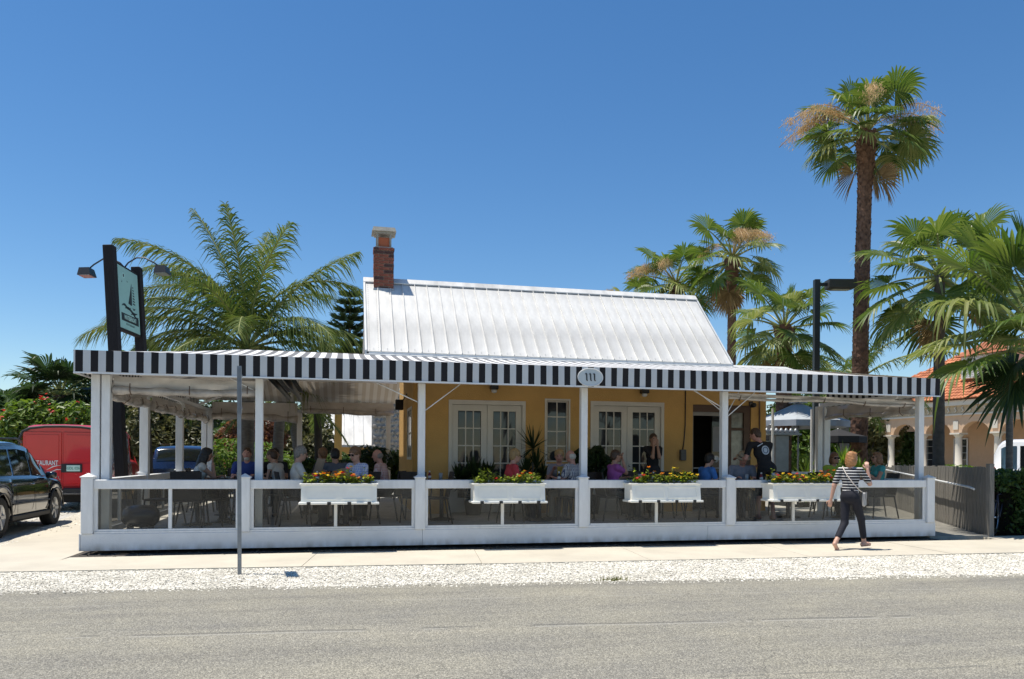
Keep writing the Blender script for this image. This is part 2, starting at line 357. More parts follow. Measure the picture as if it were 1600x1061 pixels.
# ================================================================ the patio: deck, railing
floor = box_obj('patio_floor', MATS['deck_floor'], None, .06, 14.42, .08, 9.6, .10, .30, kind='structure')
rail = thing('patio_railing', 'white board railing with tinted glass panels around the front of the patio', 'railing')
WP = MATS['white_paint']
POSTS = [.08, 2.26, 4.92, 7.64, 10.32, 14.38]
ca = [-.01, 4.96, 9.9, 14.5]
for a, b in zip(ca[:-1], ca[1:]): box_obj('fascia_board', MATS['fascia_white'], rail, a+.0015, b-.0015, -.02, .02, .05, .30, .004)
box_obj('fascia_board', MATS['fascia_white'], rail, -.03, -.012, -.02, 9.7, .05, .30)
box_obj('deck_trim', WP, rail, .17, 14.29, -.012, .05, .302, .33)
def post(u, v, top=1.14, w=.16):
    m = MB().box(u-w/2, u+w/2, v-w/2, v+w/2, .303, top-.02, .006)
    m.box(u-w/2-.012, u+w/2+.012, v-w/2-.012, v+w/2+.012, top-.02, top, .003)
    k = w/2+.004; m.add([(u-k, v-k, top), (u+k, v-k, top), (u+k, v+k, top), (u-k, v+k, top), (u, v, top+.05)], [(0, 1, 4), (1, 2, 4), (2, 3, 4), (3, 0, 4)])
    return m.build('post', WP, rail)
for u in POSTS: post(u, .03)
for v in (3.2, 6.4, 9.5): post(.08, v)
M('panel_glass', (.5, .5, .5), .02)
def glassmat(name, tint, k):
    m = bpy.data.materials.new(name); m.use_nodes = True; N = m.node_tree.nodes; L = m.node_tree.links; N.remove(N['Principled BSDF'])
    t = N.new('ShaderNodeBsdfTransparent'); t.inputs[0].default_value = (*tint, 1); g = N.new('ShaderNodeBsdfGlossy'); g.inputs['Roughness'].default_value = .02
    f = N.new('ShaderNodeFresnel'); f.inputs[0].default_value = k; tc = N.new('ShaderNodeTexCoord'); nz = N.new('ShaderNodeTexNoise'); nz.inputs['Scale'].default_value = 1.4
    mr = N.new('ShaderNodeMapRange'); mr.inputs[1].default_value = .35; mr.inputs[2].default_value = .75; mr.inputs[3].default_value = .0; mr.inputs[4].default_value = .09
    L.new(tc.outputs['Object'], nz.inputs[0]); L.new(nz.outputs[0], mr.inputs[0])
    d = N.new('ShaderNodeBsdfDiffuse'); d.inputs[0].default_value = (.35, .34, .31, 1)
    m1 = N.new('ShaderNodeMixShader'); L.new(f.outputs[0], m1.inputs[0]); L.new(t.outputs[0], m1.inputs[1]); L.new(g.outputs[0], m1.inputs[2])
    m2 = N.new('ShaderNodeMixShader'); L.new(mr.outputs[0], m2.inputs[0]); L.new(m1.outputs[0], m2.inputs[1]); L.new(d.outputs[0], m2.inputs[2])
    L.new(m2.outputs[0], N['Material Output'].inputs[0]); MATS[name] = m; return m
glassmat('panel_glass2', (.88, .88, .86), 1.4)
glassmat('car_glass', (.12, .13, .14), 1.6)
MUL = {0: [1.2], 1: [3.61], 2: [6.27], 3: [8.96], 4: [11.57, 12.86]}
for i in range(5):
    a, b = POSTS[i]+.08, POSTS[i+1]-.08
    box_obj('top_rail', WP, rail, a, b, -.02, .10, .955, 1.09, .006)
    box_obj('stile', WP, rail, a+.001, a+.05, .01, .06, .332, .954); box_obj('stile', WP, rail, b-.05, b-.001, .01, .06, .332, .954)
    box_obj('bottom_rail', WP, rail, a+.051, b-.051, .0, .06, .332, .36)
    ms = [a+.05] + MUL[i] + [b-.05]
    for j in range(len(ms)-1):
        x0 = ms[j] + (.028 if j else .001); x1 = ms[j+1] - (.028 if j < len(ms)-2 else .001)
        box_obj('glass_panel', MATS['panel_glass2'], rail, x0, x1, .030, .036, .361, .954)
        if j: box_obj('mullion', WP, rail, ms[j]-.025, ms[j]+.025, .005, .055, .361, .954, .003)
for a, b in ((.11, 3.12), (3.28, 6.32), (6.48, 9.42)):
    box_obj('top_rail', WP, rail, .02, .15, a, b, .965, 1.09, .006); box_obj('bottom_rail', WP, rail, .05, .11, a, b, .332, .37)
    n = 2
    for j in range(n):
        y0, y1 = a+(b-a)*j/n, a+(b-a)*(j+1)/n
        box_obj('glass_panel', MATS['panel_glass2'], rail, .078, .084, y0+.03, y1-.03, .371, .964); box_obj('mullion', WP, rail, .055, .105, y1-.028, y1+.022, .371, .964)
for a, b in ((.2, 1.1), (1.2, 2.1), (2.2, 3.1)): box_obj('top_rail', WP, rail, 14.33, 14.43, a, b, .965, 1.09, .006)
# ================================================================ striped awning
def stripemat(name, axis, dark, light, period=.2035, phase=0., tr=.18, width=.5, under=(.45, .36, .26)):
    m = bpy.data.materials.new(name); m.use_nodes = True; N = m.node_tree.nodes; L = m.node_tree.links; p = N['Principled BSDF']; p.inputs['Roughness'].default_value = .75
    p.inputs['Specular IOR Level'].default_value = .25
    tc = N.new('ShaderNodeTexCoord'); sp = N.new('ShaderNodeSeparateXYZ'); L.new(tc.outputs['Object'], sp.inputs[0])
    a = N.new('ShaderNodeMath'); a.operation = 'MULTIPLY_ADD'; a.inputs[1].default_value = 1/period; a.inputs[2].default_value = phase; L.new(sp.outputs[axis], a.inputs[0])
    f = N.new('ShaderNodeMath'); f.operation = 'FRACT'; L.new(a.outputs[0], f.inputs[0])
    g = N.new('ShaderNodeMath'); g.operation = 'LESS_THAN'; g.inputs[1].default_value = width; L.new(f.outputs[0], g.inputs[0])
    nz = N.new('ShaderNodeTexNoise'); nz.inputs['Scale'].default_value = 2.5; nz.inputs['Detail'].default_value = 6; L.new(tc.outputs['Object'], nz.inputs['Vector'])
    mr = N.new('ShaderNodeMapRange'); mr.inputs[3].default_value = .86; mr.inputs[4].default_value = 1.1; L.new(nz.outputs[0], mr.inputs[0])
    mx = N.new('ShaderNodeMix'); mx.data_type = 'RGBA'; mx.inputs[6].default_value = (*light, 1); mx.inputs[7].default_value = (*dark, 1); L.new(g.outputs[0], mx.inputs[0])
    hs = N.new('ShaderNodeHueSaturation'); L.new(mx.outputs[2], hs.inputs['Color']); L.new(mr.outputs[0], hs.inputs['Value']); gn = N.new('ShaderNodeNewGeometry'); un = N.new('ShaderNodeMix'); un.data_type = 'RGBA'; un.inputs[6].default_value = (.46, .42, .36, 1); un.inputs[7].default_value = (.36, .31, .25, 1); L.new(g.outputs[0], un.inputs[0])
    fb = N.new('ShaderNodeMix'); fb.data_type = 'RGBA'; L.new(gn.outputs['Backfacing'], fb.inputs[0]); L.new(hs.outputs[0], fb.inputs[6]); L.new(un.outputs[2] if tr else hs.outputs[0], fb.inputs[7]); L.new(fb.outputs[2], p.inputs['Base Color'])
    if tr:
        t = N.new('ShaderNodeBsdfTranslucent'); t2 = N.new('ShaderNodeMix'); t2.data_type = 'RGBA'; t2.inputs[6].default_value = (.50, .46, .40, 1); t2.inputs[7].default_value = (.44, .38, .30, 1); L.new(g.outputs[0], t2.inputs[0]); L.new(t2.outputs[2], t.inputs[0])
        ms = N.new('ShaderNodeMixShader'); ms.inputs[0].default_value = tr; L.new(p.outputs[0], ms.inputs[1]); L.new(t.outputs[0], ms.inputs[2]); L.new(ms.outputs[0], N['Material Output'].inputs[0])
    MATS[name] = m; return m
DK, LT = (.018, .017, .019), (.57, .59, .60)
stripemat('valance_front', 0, DK, LT, tr=0, phase=.30); stripemat('valance_side', 1, DK, LT, tr=0, phase=.3)
TD, TL = (.20, .20, .205), (.80, .80, .80)
stripemat('canopy_front', 0, TD, TL, phase=.30, tr=.12); stripemat('canopy_side', 1, TD, TL, phase=.3, tr=.12)
awn = thing('awning', 'black and white striped awning on white posts over the whole patio', 'awning')
ZE, ZB = 2.965, 3.50
def patch(name, c00, c10, c11, c01, m, nu, nv, sag):
    c = [Vector(q) for q in (c00, c10, c11, c01)]; mb = MB(); mb.smooth = True; vs = []
    for j in range(nv+1):
        for i in range(nu+1):
            a, b = i/nu, j/nv; p = c[0]*(1-a)*(1-b)+c[1]*a*(1-b)+c[2]*a*b+c[3]*(1-a)*b
            p.z += sag*math.sin(math.pi*b)*(1+.0*a) + .006*math.sin(a*nu*.9)*math.sin(math.pi*b); vs.append(p)
    mb.add(vs, [(j*(nu+1)+i, j*(nu+1)+i+1, (j+1)*(nu+1)+i+1, (j+1)*(nu+1)+i) for j in range(nv) for i in range(nu)])
    n_ = (c[1]-c[0]).cross(c[3]-c[0])
    if n_.z < 0: mb.f = [f[::-1] for f in mb.f]
    return new_obj(name, mb.mesh(name, m, fix=False), awn)
U0, U1, V0, V1 = -.08, 14.49, -.12, 9.75
patch('canopy', (U0, V0, ZE), (U1, V0, ZE), (13.45, 3.02, 3.46), (1.81, 3.40, 3.52), MATS['canopy_front'], 60, 8, -.03)
patch('side_canopy', (U0, V1, ZE), (U0, V0, ZE), (1.81, 3.40, 3.52), (1.81, 8.2, 3.52), MATS['canopy_side'], 40, 6, -.03)
patch('side_canopy', (U1, V0, ZE), (U1, 3.3, ZE), (13.5, 3.3, 3.46), (13.45, 3.02, 3.46), MATS['canopy_side'], 20, 6, .0)
patch('top_canopy', (1.81, 3.40, 3.52), (4.6, 3.15, 3.49), (4.6, 8.2, 3.52), (1.81, 8.2, 3.52), MATS['canopy_front'], 20, 20, .02)
patch('back_canopy', (5.2, V1, ZE), (U0, V1, ZE), (1.81, 8.2, 3.52), (5.2, 8.2, 3.52), MATS['canopy_front'], 20, 6, -.02)
# hanging valances, with a pale binding below
def val(x0, x1, y0, y1, m, z0, z1): box_obj('valance', m, awn, x0, x1, y0, y1, z0, z1)
wv = MB(); vs = []; n = 220; wf = lambda x, k: .006*math.sin(x*2.1+k)+.004*math.sin(x*7.3+1.3*k)+.003*math.sin(x*15.4)
for i in range(n+1):
    x = U0+(U1-U0)*i/n
    for k, (z, a) in enumerate(((2.655, 1.), (2.76, .8), (2.86, .5), (ZE+.004, .0))): vs.append((x, V0-.006+a*wf(x, z), z+(.004*math.sin(x*1.7)+.003*math.sin(x*5) if k == 0 else 0)))
m_ = len(vs); vs += [(a, b+.006, c) for a, b, c in vs]
wv.smooth = True; wv.add(vs, [(i*4+j, (i+1)*4+j, (i+1)*4+j+1, i*4+j+1) for i in range(n) for j in range(3)]+[(m_+i*4+j, m_+i*4+j+1, m_+(i+1)*4+j+1, m_+(i+1)*4+j) for i in range(n) for j in range(3)]); new_obj('valance', wv.mesh('valance', MATS['valance_front'], fix=False), awn); val(U0-.008, U0+.0, V0+.006, V1, MATS['valance_side'], 2.655, ZE+.004); val(U1, U1+.008, V0+.006, 3.3, MATS['valance_side'], 2.655, ZE+.004)
box_obj('valance_binding', MATS['metal_white'], awn, U0, U1, V0-.012, V0+.012, 2.632, 2.654); box_obj('valance_binding', MATS['metal_white'], awn, U0-.012, U0, V0+.012, V1, 2.632, 2.654)
# thin metal frame
f = MB()
f.box(U0+.06, U1-.03, .18, .26, 2.66, 2.74); f.box(.10, .18, .3, V1-.1, 2.66, 2.74); f.box(14.30, 14.37, .3, 3.3, 2.66, 2.74); f.box(.2, 5.1, 9.52, 9.6, 2.66, 2.74)
for u in (2.44, 4.96, 7.72, 10.33, 12.4): f.bar((u, .2, 2.72), (u, 3.3, 3.38), .05, .05)
for v in (3.3, 6.4, 8.2): f.bar((.14, v, 2.72), (1.8, v, 3.42), .05, .05); f.bar((1.8, v, 3.42), (5.1, v, 3.42), .05, .05)
f.bar((.1, .15, 2.75), (1.8, 3.35, 3.43), .05, .05)
f.build('frame', MATS['metal_white'], awn)
def apost(u, v, w=.115, w2=None, name='post'):
    w2 = w2 or w; m = MB().box(u-w/2, u+w/2, v-w2/2, v+w2/2, .30, 2.655, .006); m.box(u-w/2-.02, u+w/2+.02, v-w2/2-.02, v+w2/2+.02, .301, .32)
    return m.build(name, WP, awn)
for u in (2.44, 4.96, 7.72, 10.33, 14.37): apost(u, .25)
for u in (.12, .26): apost(u, .25, .118, .14)
for v in (3.2, 6.35): apost(.10, v, .15)
apost(.10, 9.5, .13); apost(.25, 9.5, .13); apost(2.55, 9.5, .13); apost(4.95, 9.5, .13)
apost(14.37, 3.15, .15); apost(14.20, 3.15, .12)
for a, b in [((4.2, .25, 2.66), (4.9, .25, 2.35)), ((5.6, .28, 2.66), (5.0, .25, 2.2)), ((9.75, .25, 2.66), (10.28, .25, 2.38)), ((9.95, .6, 2.7), (10.3, .25, 2.3)), ((10.95, .27, 2.66), (10.38, .25, 2.2)), ((10.85, .6, 2.75), (10.38, .25, 2.25)), ((2.0, .3, 2.66), (2.4, .27, 2.45))]:
    MB().tube([a, b], .009, 5).build('brace', MATS['metal_white'], awn)
# number plaque
pq = MB(); n = 40; cx, cz = 7.705, 2.795
o = [(cx+.215*math.cos(2*math.pi*i/n), cz+.145*math.sin(2*math.pi*i/n)) for i in range(n)]; pq.prism(o, V0-.034, V0-.014, 'XZ')
plq = pq.build('number_plaque', M('plaque', (.52, .58, .60), .5, var=.05), awn)
rim = MB(); rim.tube([(x, V0-.036, z) for x, z in o + o[:1]], .008, 6, False); rim.build('rim', MATS['white_paint'], plq)
nm = M('number_black', (.012, .016, .018), .5)
for k, dx in enumerate((-.068, .0, .068)):
    g = MB(); g.tube([(cx+dx-.022, V0-.040, cz+.048), (cx+dx-.006, V0-.040, cz+.062), (cx+dx+.002, V0-.040, cz+.05), (cx+dx+.004, V0-.040, cz), (cx+dx+.006, V0-.040, cz-.045), (cx+dx+.020, V0-.040, cz-.062)], [.006, .009, .011, .010, .011, .008], 6)
    g.build('numeral_one', nm, plq)
for z in (2.945, 2.648): box_obj('clip', MATS['black_metal'], plq, cx-.03, cx+.06, V0-.030, V0-.014, z-.008, z+.008)
# rolled clear vinyl curtains
def vinyl():
    m = M('vinyl', (.36, .33, .30), .22, var=.25, vs=5, bump=1.2, bs=7, spec=.8, col2=(.50, .46, .42)); return m
vinyl(); M('vinyl_sheet', (.50, .47, .44), .3, var=.15, vs=2.5, bump=1.0, bs=5, spec=.7)
def curtain(p, q, z, drop=.25, r=.075, seed=0, slope=0., roll=True):
    p = Vector(p); q = Vector(q); rs = random.Random(seed); L_ = (q-p).length; n = max(6, int(L_/.12)); d = (q-p)/n; nd = d.normalized(); pr = nd.cross(Vector((0, 0, 1)))
    mb = MB(); mb.smooth = True; vs = []; rows = 5; ph = rs.uniform(0, 6)
    for i in range(n+1):
        for j in range(rows+1):
            k = j/rows; a = p + d*i + Vector((0, 0, z - drop*k*(1+.12*math.sin(i*.25+ph)) - slope*i/n)); a += pr*(.03*math.sin(i*.6+ph)*math.sin(k*3)+.012*math.sin(i*2.3+j)); vs.append(a)
    mb.add(vs, [(i*(rows+1)+j, (i+1)*(rows+1)+j, (i+1)*(rows+1)+j+1, i*(rows+1)+j+1) for i in range(n) for j in range(rows)])
    c = mb.build('vinyl_curtain', MATS['vinyl_sheet'], awn)
    if roll:
        rp = []; rr = []
        for i in range(n+1):
            a = p + d*i + Vector((0, 0, z-drop*(1+.12*math.sin(i*.25+ph))-r*.6-slope*i/n)) + pr*(.02*math.sin(i*.9+ph)); a.z += .02*math.sin(i*.33+ph); rp.append(a); rr.append(r*(1+.16*math.sin(i*1.3+ph)+.1*rs.uniform(-1, 1)))
        MB().tube(rp, rr, 10).build('curtain_roll', MATS['vinyl'], awn)
        for i in range(2, n, 7):
            a = rp[i]; MB().tube([a+Vector((0, 0, drop*.6))+pr*.06, a+pr*(r+.02), a-Vector((0, 0, r+.012)), a-pr*(r+.02), a+Vector((0, 0, drop*.6))-pr*.06], .008, 5).build('strap', MATS['brown_trim'], awn)
curtain((.34, .3, 0), (2.38, .3, 0), 2.64, .17, .06, 1, .02)
curtain((.16, .38, 0), (.16, 3.1, 0), 2.6, .16, .075, 2); curtain((.16, 3.3, 0), (.16, 6.25, 0), 2.6, .16, .08, 3); curtain((.16, 6.45, 0), (.16, 9.4, 0), 2.66, .2, .08, 4)
curtain((.3, 9.42, 0), (2.5, 9.42, 0), 2.9, .35, .09, 5); curtain((2.6, 9.42, 0), (5.1, 9.42, 0), 2.95, .22, .07, 6)
curtain((10.42, .3, 0), (14.3, .3, 0), 2.64, .07, .03, 7, .05, roll=True)
curtain((14.3, .38, 0), (14.3, 3.05, 0), 2.64, .22, .05, 8)
# clear side screen beside the building with a pale frame
sc_ = MB(); sc_.box(13.1, 13.14, 3.25, 3.29, .31, 2.6); sc_.box(14.08, 14.12, 3.25, 3.29, .31, 2.6); sc_.box(13.14, 14.08, 3.25, 3.29, 1.13, 1.18); sc_.box(13.14, 14.08, 3.25, 3.29, .33, .37)
sc_.build('screen_frame', MATS['metal_white'], awn)
# hanging heaters, lights, speaker
for k, u in enumerate((2.47, 2.72)):
    h = thing('tube_heater', ['long black tube heater slung under the awning, the one nearer the side curtains', 'long black tube heater slung under the awning, the one nearer the house'][k], 'heater', group='tube heaters under the awning')
    MB().tube([(u, .9, 2.83), (u, 6.5, 2.83)], .055, 10).build('tube', MATS['black_metal'], h)
    m = MB(); m.add([(u-.12, .9, 2.90), (u-.05, .9, 2.96), (u+.05, .9, 2.96), (u+.12, .9, 2.90), (u-.12, 6.5, 2.90), (u-.05, 6.5, 2.96), (u+.05, 6.5, 2.96), (u+.12, 6.5, 2.90)], [(0, 1, 5, 4), (1, 2, 6, 5), (2, 3, 7, 6)]); m.build('reflector', MATS['galv'], h)
    box_obj('burner_box', MATS['black_metal'], h, u-.09, u+.09, .72, .95, 2.76, 2.96, .01)
    for v in (1.6, 3.6, 5.8): MB().tube([(u, v, 2.94), (u, v, 3.2)], .006, 5).build('hanger', MATS['galv'], h)
def flood(u, lab, v=3.25, z=2.86):
    t = thing('wall_light', lab, 'light', (u, v, z), group='black box lights on the yellow wall'); box_obj('housing', MATS['black_metal'], t, -.08, .08, -.09, .09, 0, .13, .012)
    m = MB(); m.lathe([(.05, 0), (.062, -.03), (.05, -.06), (.02, -.075)], 14); m.build('lens', M('lens_white', (.7, .7, .68), .3), t)
flood(6.75, 'black box light on the yellow wall above the left pair of french doors'); flood(10.05, 'black box light on the yellow wall above the right pair of french doors')
t = thing('speaker', 'small black loudspeaker hung at the corner of the yellow side wall', 'speaker', (4.98, 5.6, 2.66)); box_obj('cabinet', MATS['black_metal'], t, -.09, .09, -.09, .09, -.12, .12, .012); MB().tube([(.08, 0, .1), (.2, .05, .3)], .012, 6).build('bracket', MATS['black_metal'], t)
box_obj('grille', M('grille', (.03, .03, .03), .7, bump=1, bs=300), t, -.075, .075, -.096, -.091, -.10, .10)
t = thing('security_camera', 'small black security camera at the right end of the yellow wall', 'camera', (12.62, 3.30, 2.66)); m = MB(); m.lathe([(.0, -.13), (.05, -.12), (.055, 0), (.03, .03)], 14, axis='Y'); m.build('camera_body', MATS['black_metal'], t); box_obj('mount', MATS['black_metal'], t, -.02, .02, -.02, .09, -.0, .09)
# ================================================================ the restaurant
YS = MATS['yellow_stucco']
bld = thing('restaurant', 'yellow stucco restaurant with white metal gable roof and french doors behind the patio', 'building')
WF, ZW = 3.40, 3.44
opens = [(5.83, 7.45, .30, 2.64), (7.91, 8.39, 1.37, 2.67), (8.88, 10.56, .30, 2.68), (11.25, 12.66, .30, 2.66)]
wb = MB(); x = 5.16
for a, b, z0, z1 in opens:
    wb.box(x, a, WF, WF+.24, .30, ZW); wb.box(a, b, WF, WF+.24, z1, ZW)
    if z0 > .31: wb.box(a, b, WF, WF+.24, .30, z0)
    x = b
wb.box(x, 13.03, WF, WF+.24, .30, ZW)
wb.box(5.16, 5.40, WF+.24, 4.30, .30, ZW); wb.box(5.16, 5.40, 4.30, 5.35, .30, 1.40); wb.box(5.16, 5.40, 4.30, 5.35, 2.55, ZW); wb.box(5.16, 5.40, 5.35, 8.1, .30, ZW)
wb.box(12.79, 13.03, WF+.24, 8.1, .30, ZW); wb.box(5.40, 12.79, 7.86, 8.1, .30, ZW)
wb.build('wall', YS, bld)
pl = MB(); pl.box(5.10, 5.34, WF-.05, WF-.002, .301, ZW-.001); pl.build('corner_pilaster', M('pilaster', (.42, .24, .07), .85, var=.08), bld)
box_obj('interior', M('dark_interior', (.03, .027, .025), .9), bld, 5.45, 12.7, 4.6, 4.65, .3, 3.4)  # near-black panel: the unlit room's shade put into its colour, ceiling too
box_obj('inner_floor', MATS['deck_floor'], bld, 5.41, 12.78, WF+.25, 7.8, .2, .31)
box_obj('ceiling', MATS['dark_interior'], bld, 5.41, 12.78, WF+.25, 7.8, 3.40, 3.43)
GL = MATS['window_glass']; DW = MATS['door_white']
def sash(name, parent, x0, x1, z0, z1, y, nx, nz, fw, fwb=None, m=DW, gl=GL):
    """a framed sash with muntins; every pane is its own piece"""
    fwb = fwb or fw; f = MB()
    f.box(x0, x0+fw, y, y+.045, z0, z1); f.box(x1-fw, x1, y, y+.045, z0, z1); f.box(x0+fw, x1-fw, y, y+.045, z1-fw, z1); f.box(x0+fw, x1-fw, y, y+.045, z0, z0+fwb)
    gx0, gx1, gz0, gz1 = x0+fw, x1-fw, z0+fwb, z1-fw; mw = .011
    for i in range(1, nx): c = gx0+(gx1-gx0)*i/nx; f.box(c-mw, c+mw, y+.008, y+.037, gz0, gz1)
    for j in range(1, nz): c = gz0+(gz1-gz0)*j/nz; f.box(gx0, gx1, y+.010, y+.035, c-mw, c+mw)
    o = f.build(name, m, parent)
    for i in range(nx):
        for j in range(nz):
            a, b = gx0+(gx1-gx0)*i/nx+mw, gx0+(gx1-gx0)*(i+1)/nx-mw; c, d = gz0+(gz1-gz0)*j/nz+mw, gz0+(gz1-gz0)*(j+1)/nz-mw
            t = random.uniform(-.0015, .0015)
            mm = MB(); mm.add([(a, y+.020+t, c), (b, y+.020-t, c), (b, y+.020, d), (a, y+.020, d), (a, y+.026, c), (b, y+.026, c), (b, y+.026, d), (a, y+.026, d)], [(0, 1, 2, 3), (7, 6, 5, 4), (0, 4, 5, 1), (1, 5, 6, 2), (2, 6, 7, 3), (3, 7, 4, 0)])
            mm.build('pane', gl, o)
    return o
for k, (a, b, z1) in enumerate(((5.83, 7.45, 2.64), (8.88, 10.56, 2.68))):
    fr = MB(); fr.box(a-.0, a+.07, WF-.03, WF+.10, .301, z1+.0); fr.box(b-.07, b, WF-.03, WF+.10, .301, z1); fr.box(a+.07, b-.07, WF-.03, WF+.10, z1-.09, z1)
    fr.build('door_frame', DW, bld); mid = (a+b)/2
    for s, (p, q) in enumerate(((a+.075, mid-.004), (mid+.004, b-.075))):
        d = sash('french_door', bld, p, q, .32, z1-.095, WF+.02, 3, 5, .125, .30)
        hx = q-.05 if s == 0 else p+.05
        h = MB(); h.lathe([(.022, -.002), (.026, -.02), (.016, -.035)], 12, (hx, WF+.02, 1.30), 'Y'); h.tube([(hx, WF-.0, 1.22), (hx, WF-.05, 1.22), (hx+(-.09 if s == 0 else .09), WF-.055, 1.22)], .010, 6); h.build('handle', MATS['chrome'], d)
wn_ = bld
fr = MB(); a, b, z0, z1 = opens[1]; fr.box(a-.04, a-.001, WF-.02, WF-.001, z0-.04, z1+.04); fr.box(b+.001, b+.04, WF-.02, WF-.001, z0-.04, z1+.04); fr.box(a, b, WF-.02, WF-.001, z1+.001, z1+.04); fr.box(a-.06, b+.06, WF-.05, WF-.001, z0-.08, z0-.04)
fr.build('window_frame', DW, bld); sash('window', bld, a+.002, b-.002, z0+.002, z1-.002, WF+.03, 2, 4, .03)
# side window on the left wall
sw = MB(); sw.box(5.14, 5.18, 4.301, 4.36, 1.401, 2.549); sw.box(5.14, 5.18, 5.29, 5.349, 1.401, 2.549); sw.box(5.14, 5.18, 4.36, 5.29, 1.401, 1.46); sw.box(5.14, 5.18, 4.36, 5.29, 2.49, 2.549); sw.box(5.15, 5.175, 4.36, 5.29, 1.96, 2.0); sw.box(5.15, 5.175, 4.81, 4.84, 1.46, 2.49)
s_ = sw.build('side_window', DW, bld); box_obj('pane', GL, s_, 5.16, 5.165, 4.36, 4.81, 1.46, 1.96); box_obj('pane', GL, s_, 5.16, 5.165, 4.84, 5.29, 1.46, 1.96); box_obj('pane', GL, s_, 5.16, 5.165, 4.36, 4.81, 2.0, 2.49); box_obj('pane', GL, s_, 5.16, 5.165, 4.84, 5.29, 2.0, 2.49)
# entrance: open dark doorway, pale door frame, brown posts and side light
GF = M('grey_frame', (.30, .30, .29), .5)
e = MB(); e.box(11.252, 11.29, WF+.06, WF+.16, .31, 2.50); e.box(11.98, 12.06, WF+.06, WF+.16, .31, 2.50); e.box(11.29, 11.98, WF+.06, WF+.16, 2.42, 2.50); e.build('entrance_frame', GF, bld)
e = MB(); e.box(11.252, 12.06, WF+.02, WF+.14, 2.502, 2.655); e.box(12.062, 12.19, WF+.02, WF+.14, .31, 2.655); e.box(12.50, 12.655, WF+.02, WF+.14, .31, 2.655); e.box(12.191, 12.499, WF+.02, WF+.14, 2.50, 2.655); e.box(12.191, 12.499, WF+.03, WF+.12, 2.10, 2.16); e.build('entrance_post', MATS['brown_trim'], bld)
box_obj('door_glass', MATS['dark_glass'], bld, 11.76, 11.978, WF+.10, WF+.106, .32, 2.418)
box_obj('side_light', M('sidelight', (.30, .31, .28), .1, var=.5, vs=3), bld, 12.192, 12.498, WF+.08, WF+.086, .32, 2.499)
st = MB(); st.lathe([(.075, 0), (.075, -.003)], 24, (11.86, WF+.097, 1.46), 'Y'); st.build('round_sticker', MATS['white_paint'], bld)
box_obj('push_bar', GF, bld, 11.30, 11.97, WF+.05, WF+.08, 1.24, 1.27)
box_obj('notice', M('notice', (.22, .23, .25), .5), bld, 11.78, 11.94, WF+.092, WF+.098, 1.62, 2.18)
# electrical box and conduit
eb = MB(); eb.box(10.93, 11.06, WF-.09, WF-.001, 1.42, 1.66, .008); eb.build('junction_box', M('box_grey', (.10, .10, .095), .5), bld)
MB().tube([(11.0, WF-.03, 1.66), (11.03, WF-.025, 1.85), (11.06, WF-.02, 2.2), (11.06, WF-.02, 3.2)], .012, 6).build('conduit', MATS['black_metal'], bld)
MB().tube([(12.86, WF-.02, .6), (12.86, WF-.02, 2.5), (12.86, WF-.02, 3.3)], .016, 6).build('conduit', MATS['brown_trim'], bld)
# gable ends above the eaves
RV0, RZ0, RV1, RZ1 = 3.05, 3.535, 4.90, 5.36
g = MB()
for u0, u1 in ((4.32, 4.40), (11.78, 11.86)): g.prism([(RV0+.1, 3.45), (2*RV1-RV0-.1, 3.45), (RV1, RZ1-.10)], u0, u1, 'YZ')
g.build('gable', M('gable_grey', (.34, .36, .38), .7), bld)
# standing-seam roof: every panel a piece
sv, sz = RV1-RV0, RZ1-RZ0; sl = math.hypot(sv, sz); ny, nz_ = -sz/sl, sv/sl
U_L, U_R = 4.16, 11.98; NP = 29; pw = (U_R-U_L)/NP
rf = new_obj('roof', MB().prism([(RV0+.05, RZ0-.04), (RV1, RZ1-.035), (2*RV1-RV0-.05, RZ0-.04), (RV1, RZ1-.12)], U_L+.02, U_R-.02, 'YZ').mesh('roof', MATS['roof_seam']), bld)
def panel(side):
    m = MB(); s = 1 if side == 0 else -1
    def P(u, t, h):
        v = RV0+sv*t + ny*h; z = RZ0+sz*t+nz_*h
        if side: v = 2*RV1-v
        return (u, v, z)
    for t0, t1 in ((0, 1),):
        m.add([P(.004, t0, 0), P(pw-.004, t0, 0), P(pw-.004, t1, 0), P(.004, t1, 0), P(.004, t0, -.02), P(pw-.004, t0, -.02)], [(0, 1, 2, 3), (0, 4, 5, 1)])
        m.add([P(-.007, t0, 0), P(-.006, t0, .034), P(.006, t0, .034), P(.007, t0, 0), P(-.007, t1, 0), P(-.006, t1, .034), P(.006, t1, .034), P(.007, t1, 0)], [(0, 1, 5, 4), (1, 2, 6, 5), (2, 3, 7, 6), (0, 3, 2, 1)])
    return m.mesh('roof_panel', MATS['roof_metal'], fix=False)
pm = [panel(0), panel(1)]
for i in range(NP):
    o = new_obj('roof_panel', pm[0], rf); o.location = (U_L+i*pw, ny*random.uniform(0, .004), 0)
new_obj('back_slope', MB().prism([(RV1, RZ1), (2*RV1-RV0, RZ0), (2*RV1-RV0, RZ0-.03), (RV1, RZ1-.034)], U_L, U_R, 'YZ').mesh('back_slope', MATS['roof_metal']), rf)
cp = MB(); cp.prism([(RV1-.13, RZ1-.10), (RV1-.13, RZ1-.075), (RV1, RZ1+.045), (RV1+.13, RZ1-.075), (RV1+.13, RZ1-.10), (RV1, RZ1+.02)], U_L-.03, U_R+.03, 'YZ'); cp.build('ridge_cap', MATS['roof_metal'], rf)
for u in (U_L-.035, U_R+.005):
    rk = MB(); k = .035; rk.prism([(RV0-.02, RZ0+k-.02), (RV1, RZ1+k), (RV1, RZ1-.12), (RV0+.02, RZ0-.13), (RV0-.02, RZ0-.10)], u, u+.03, 'YZ'); rk.build('rake_board', M('rake', (.55, .57, .58), .5), rf)
rv = MB()
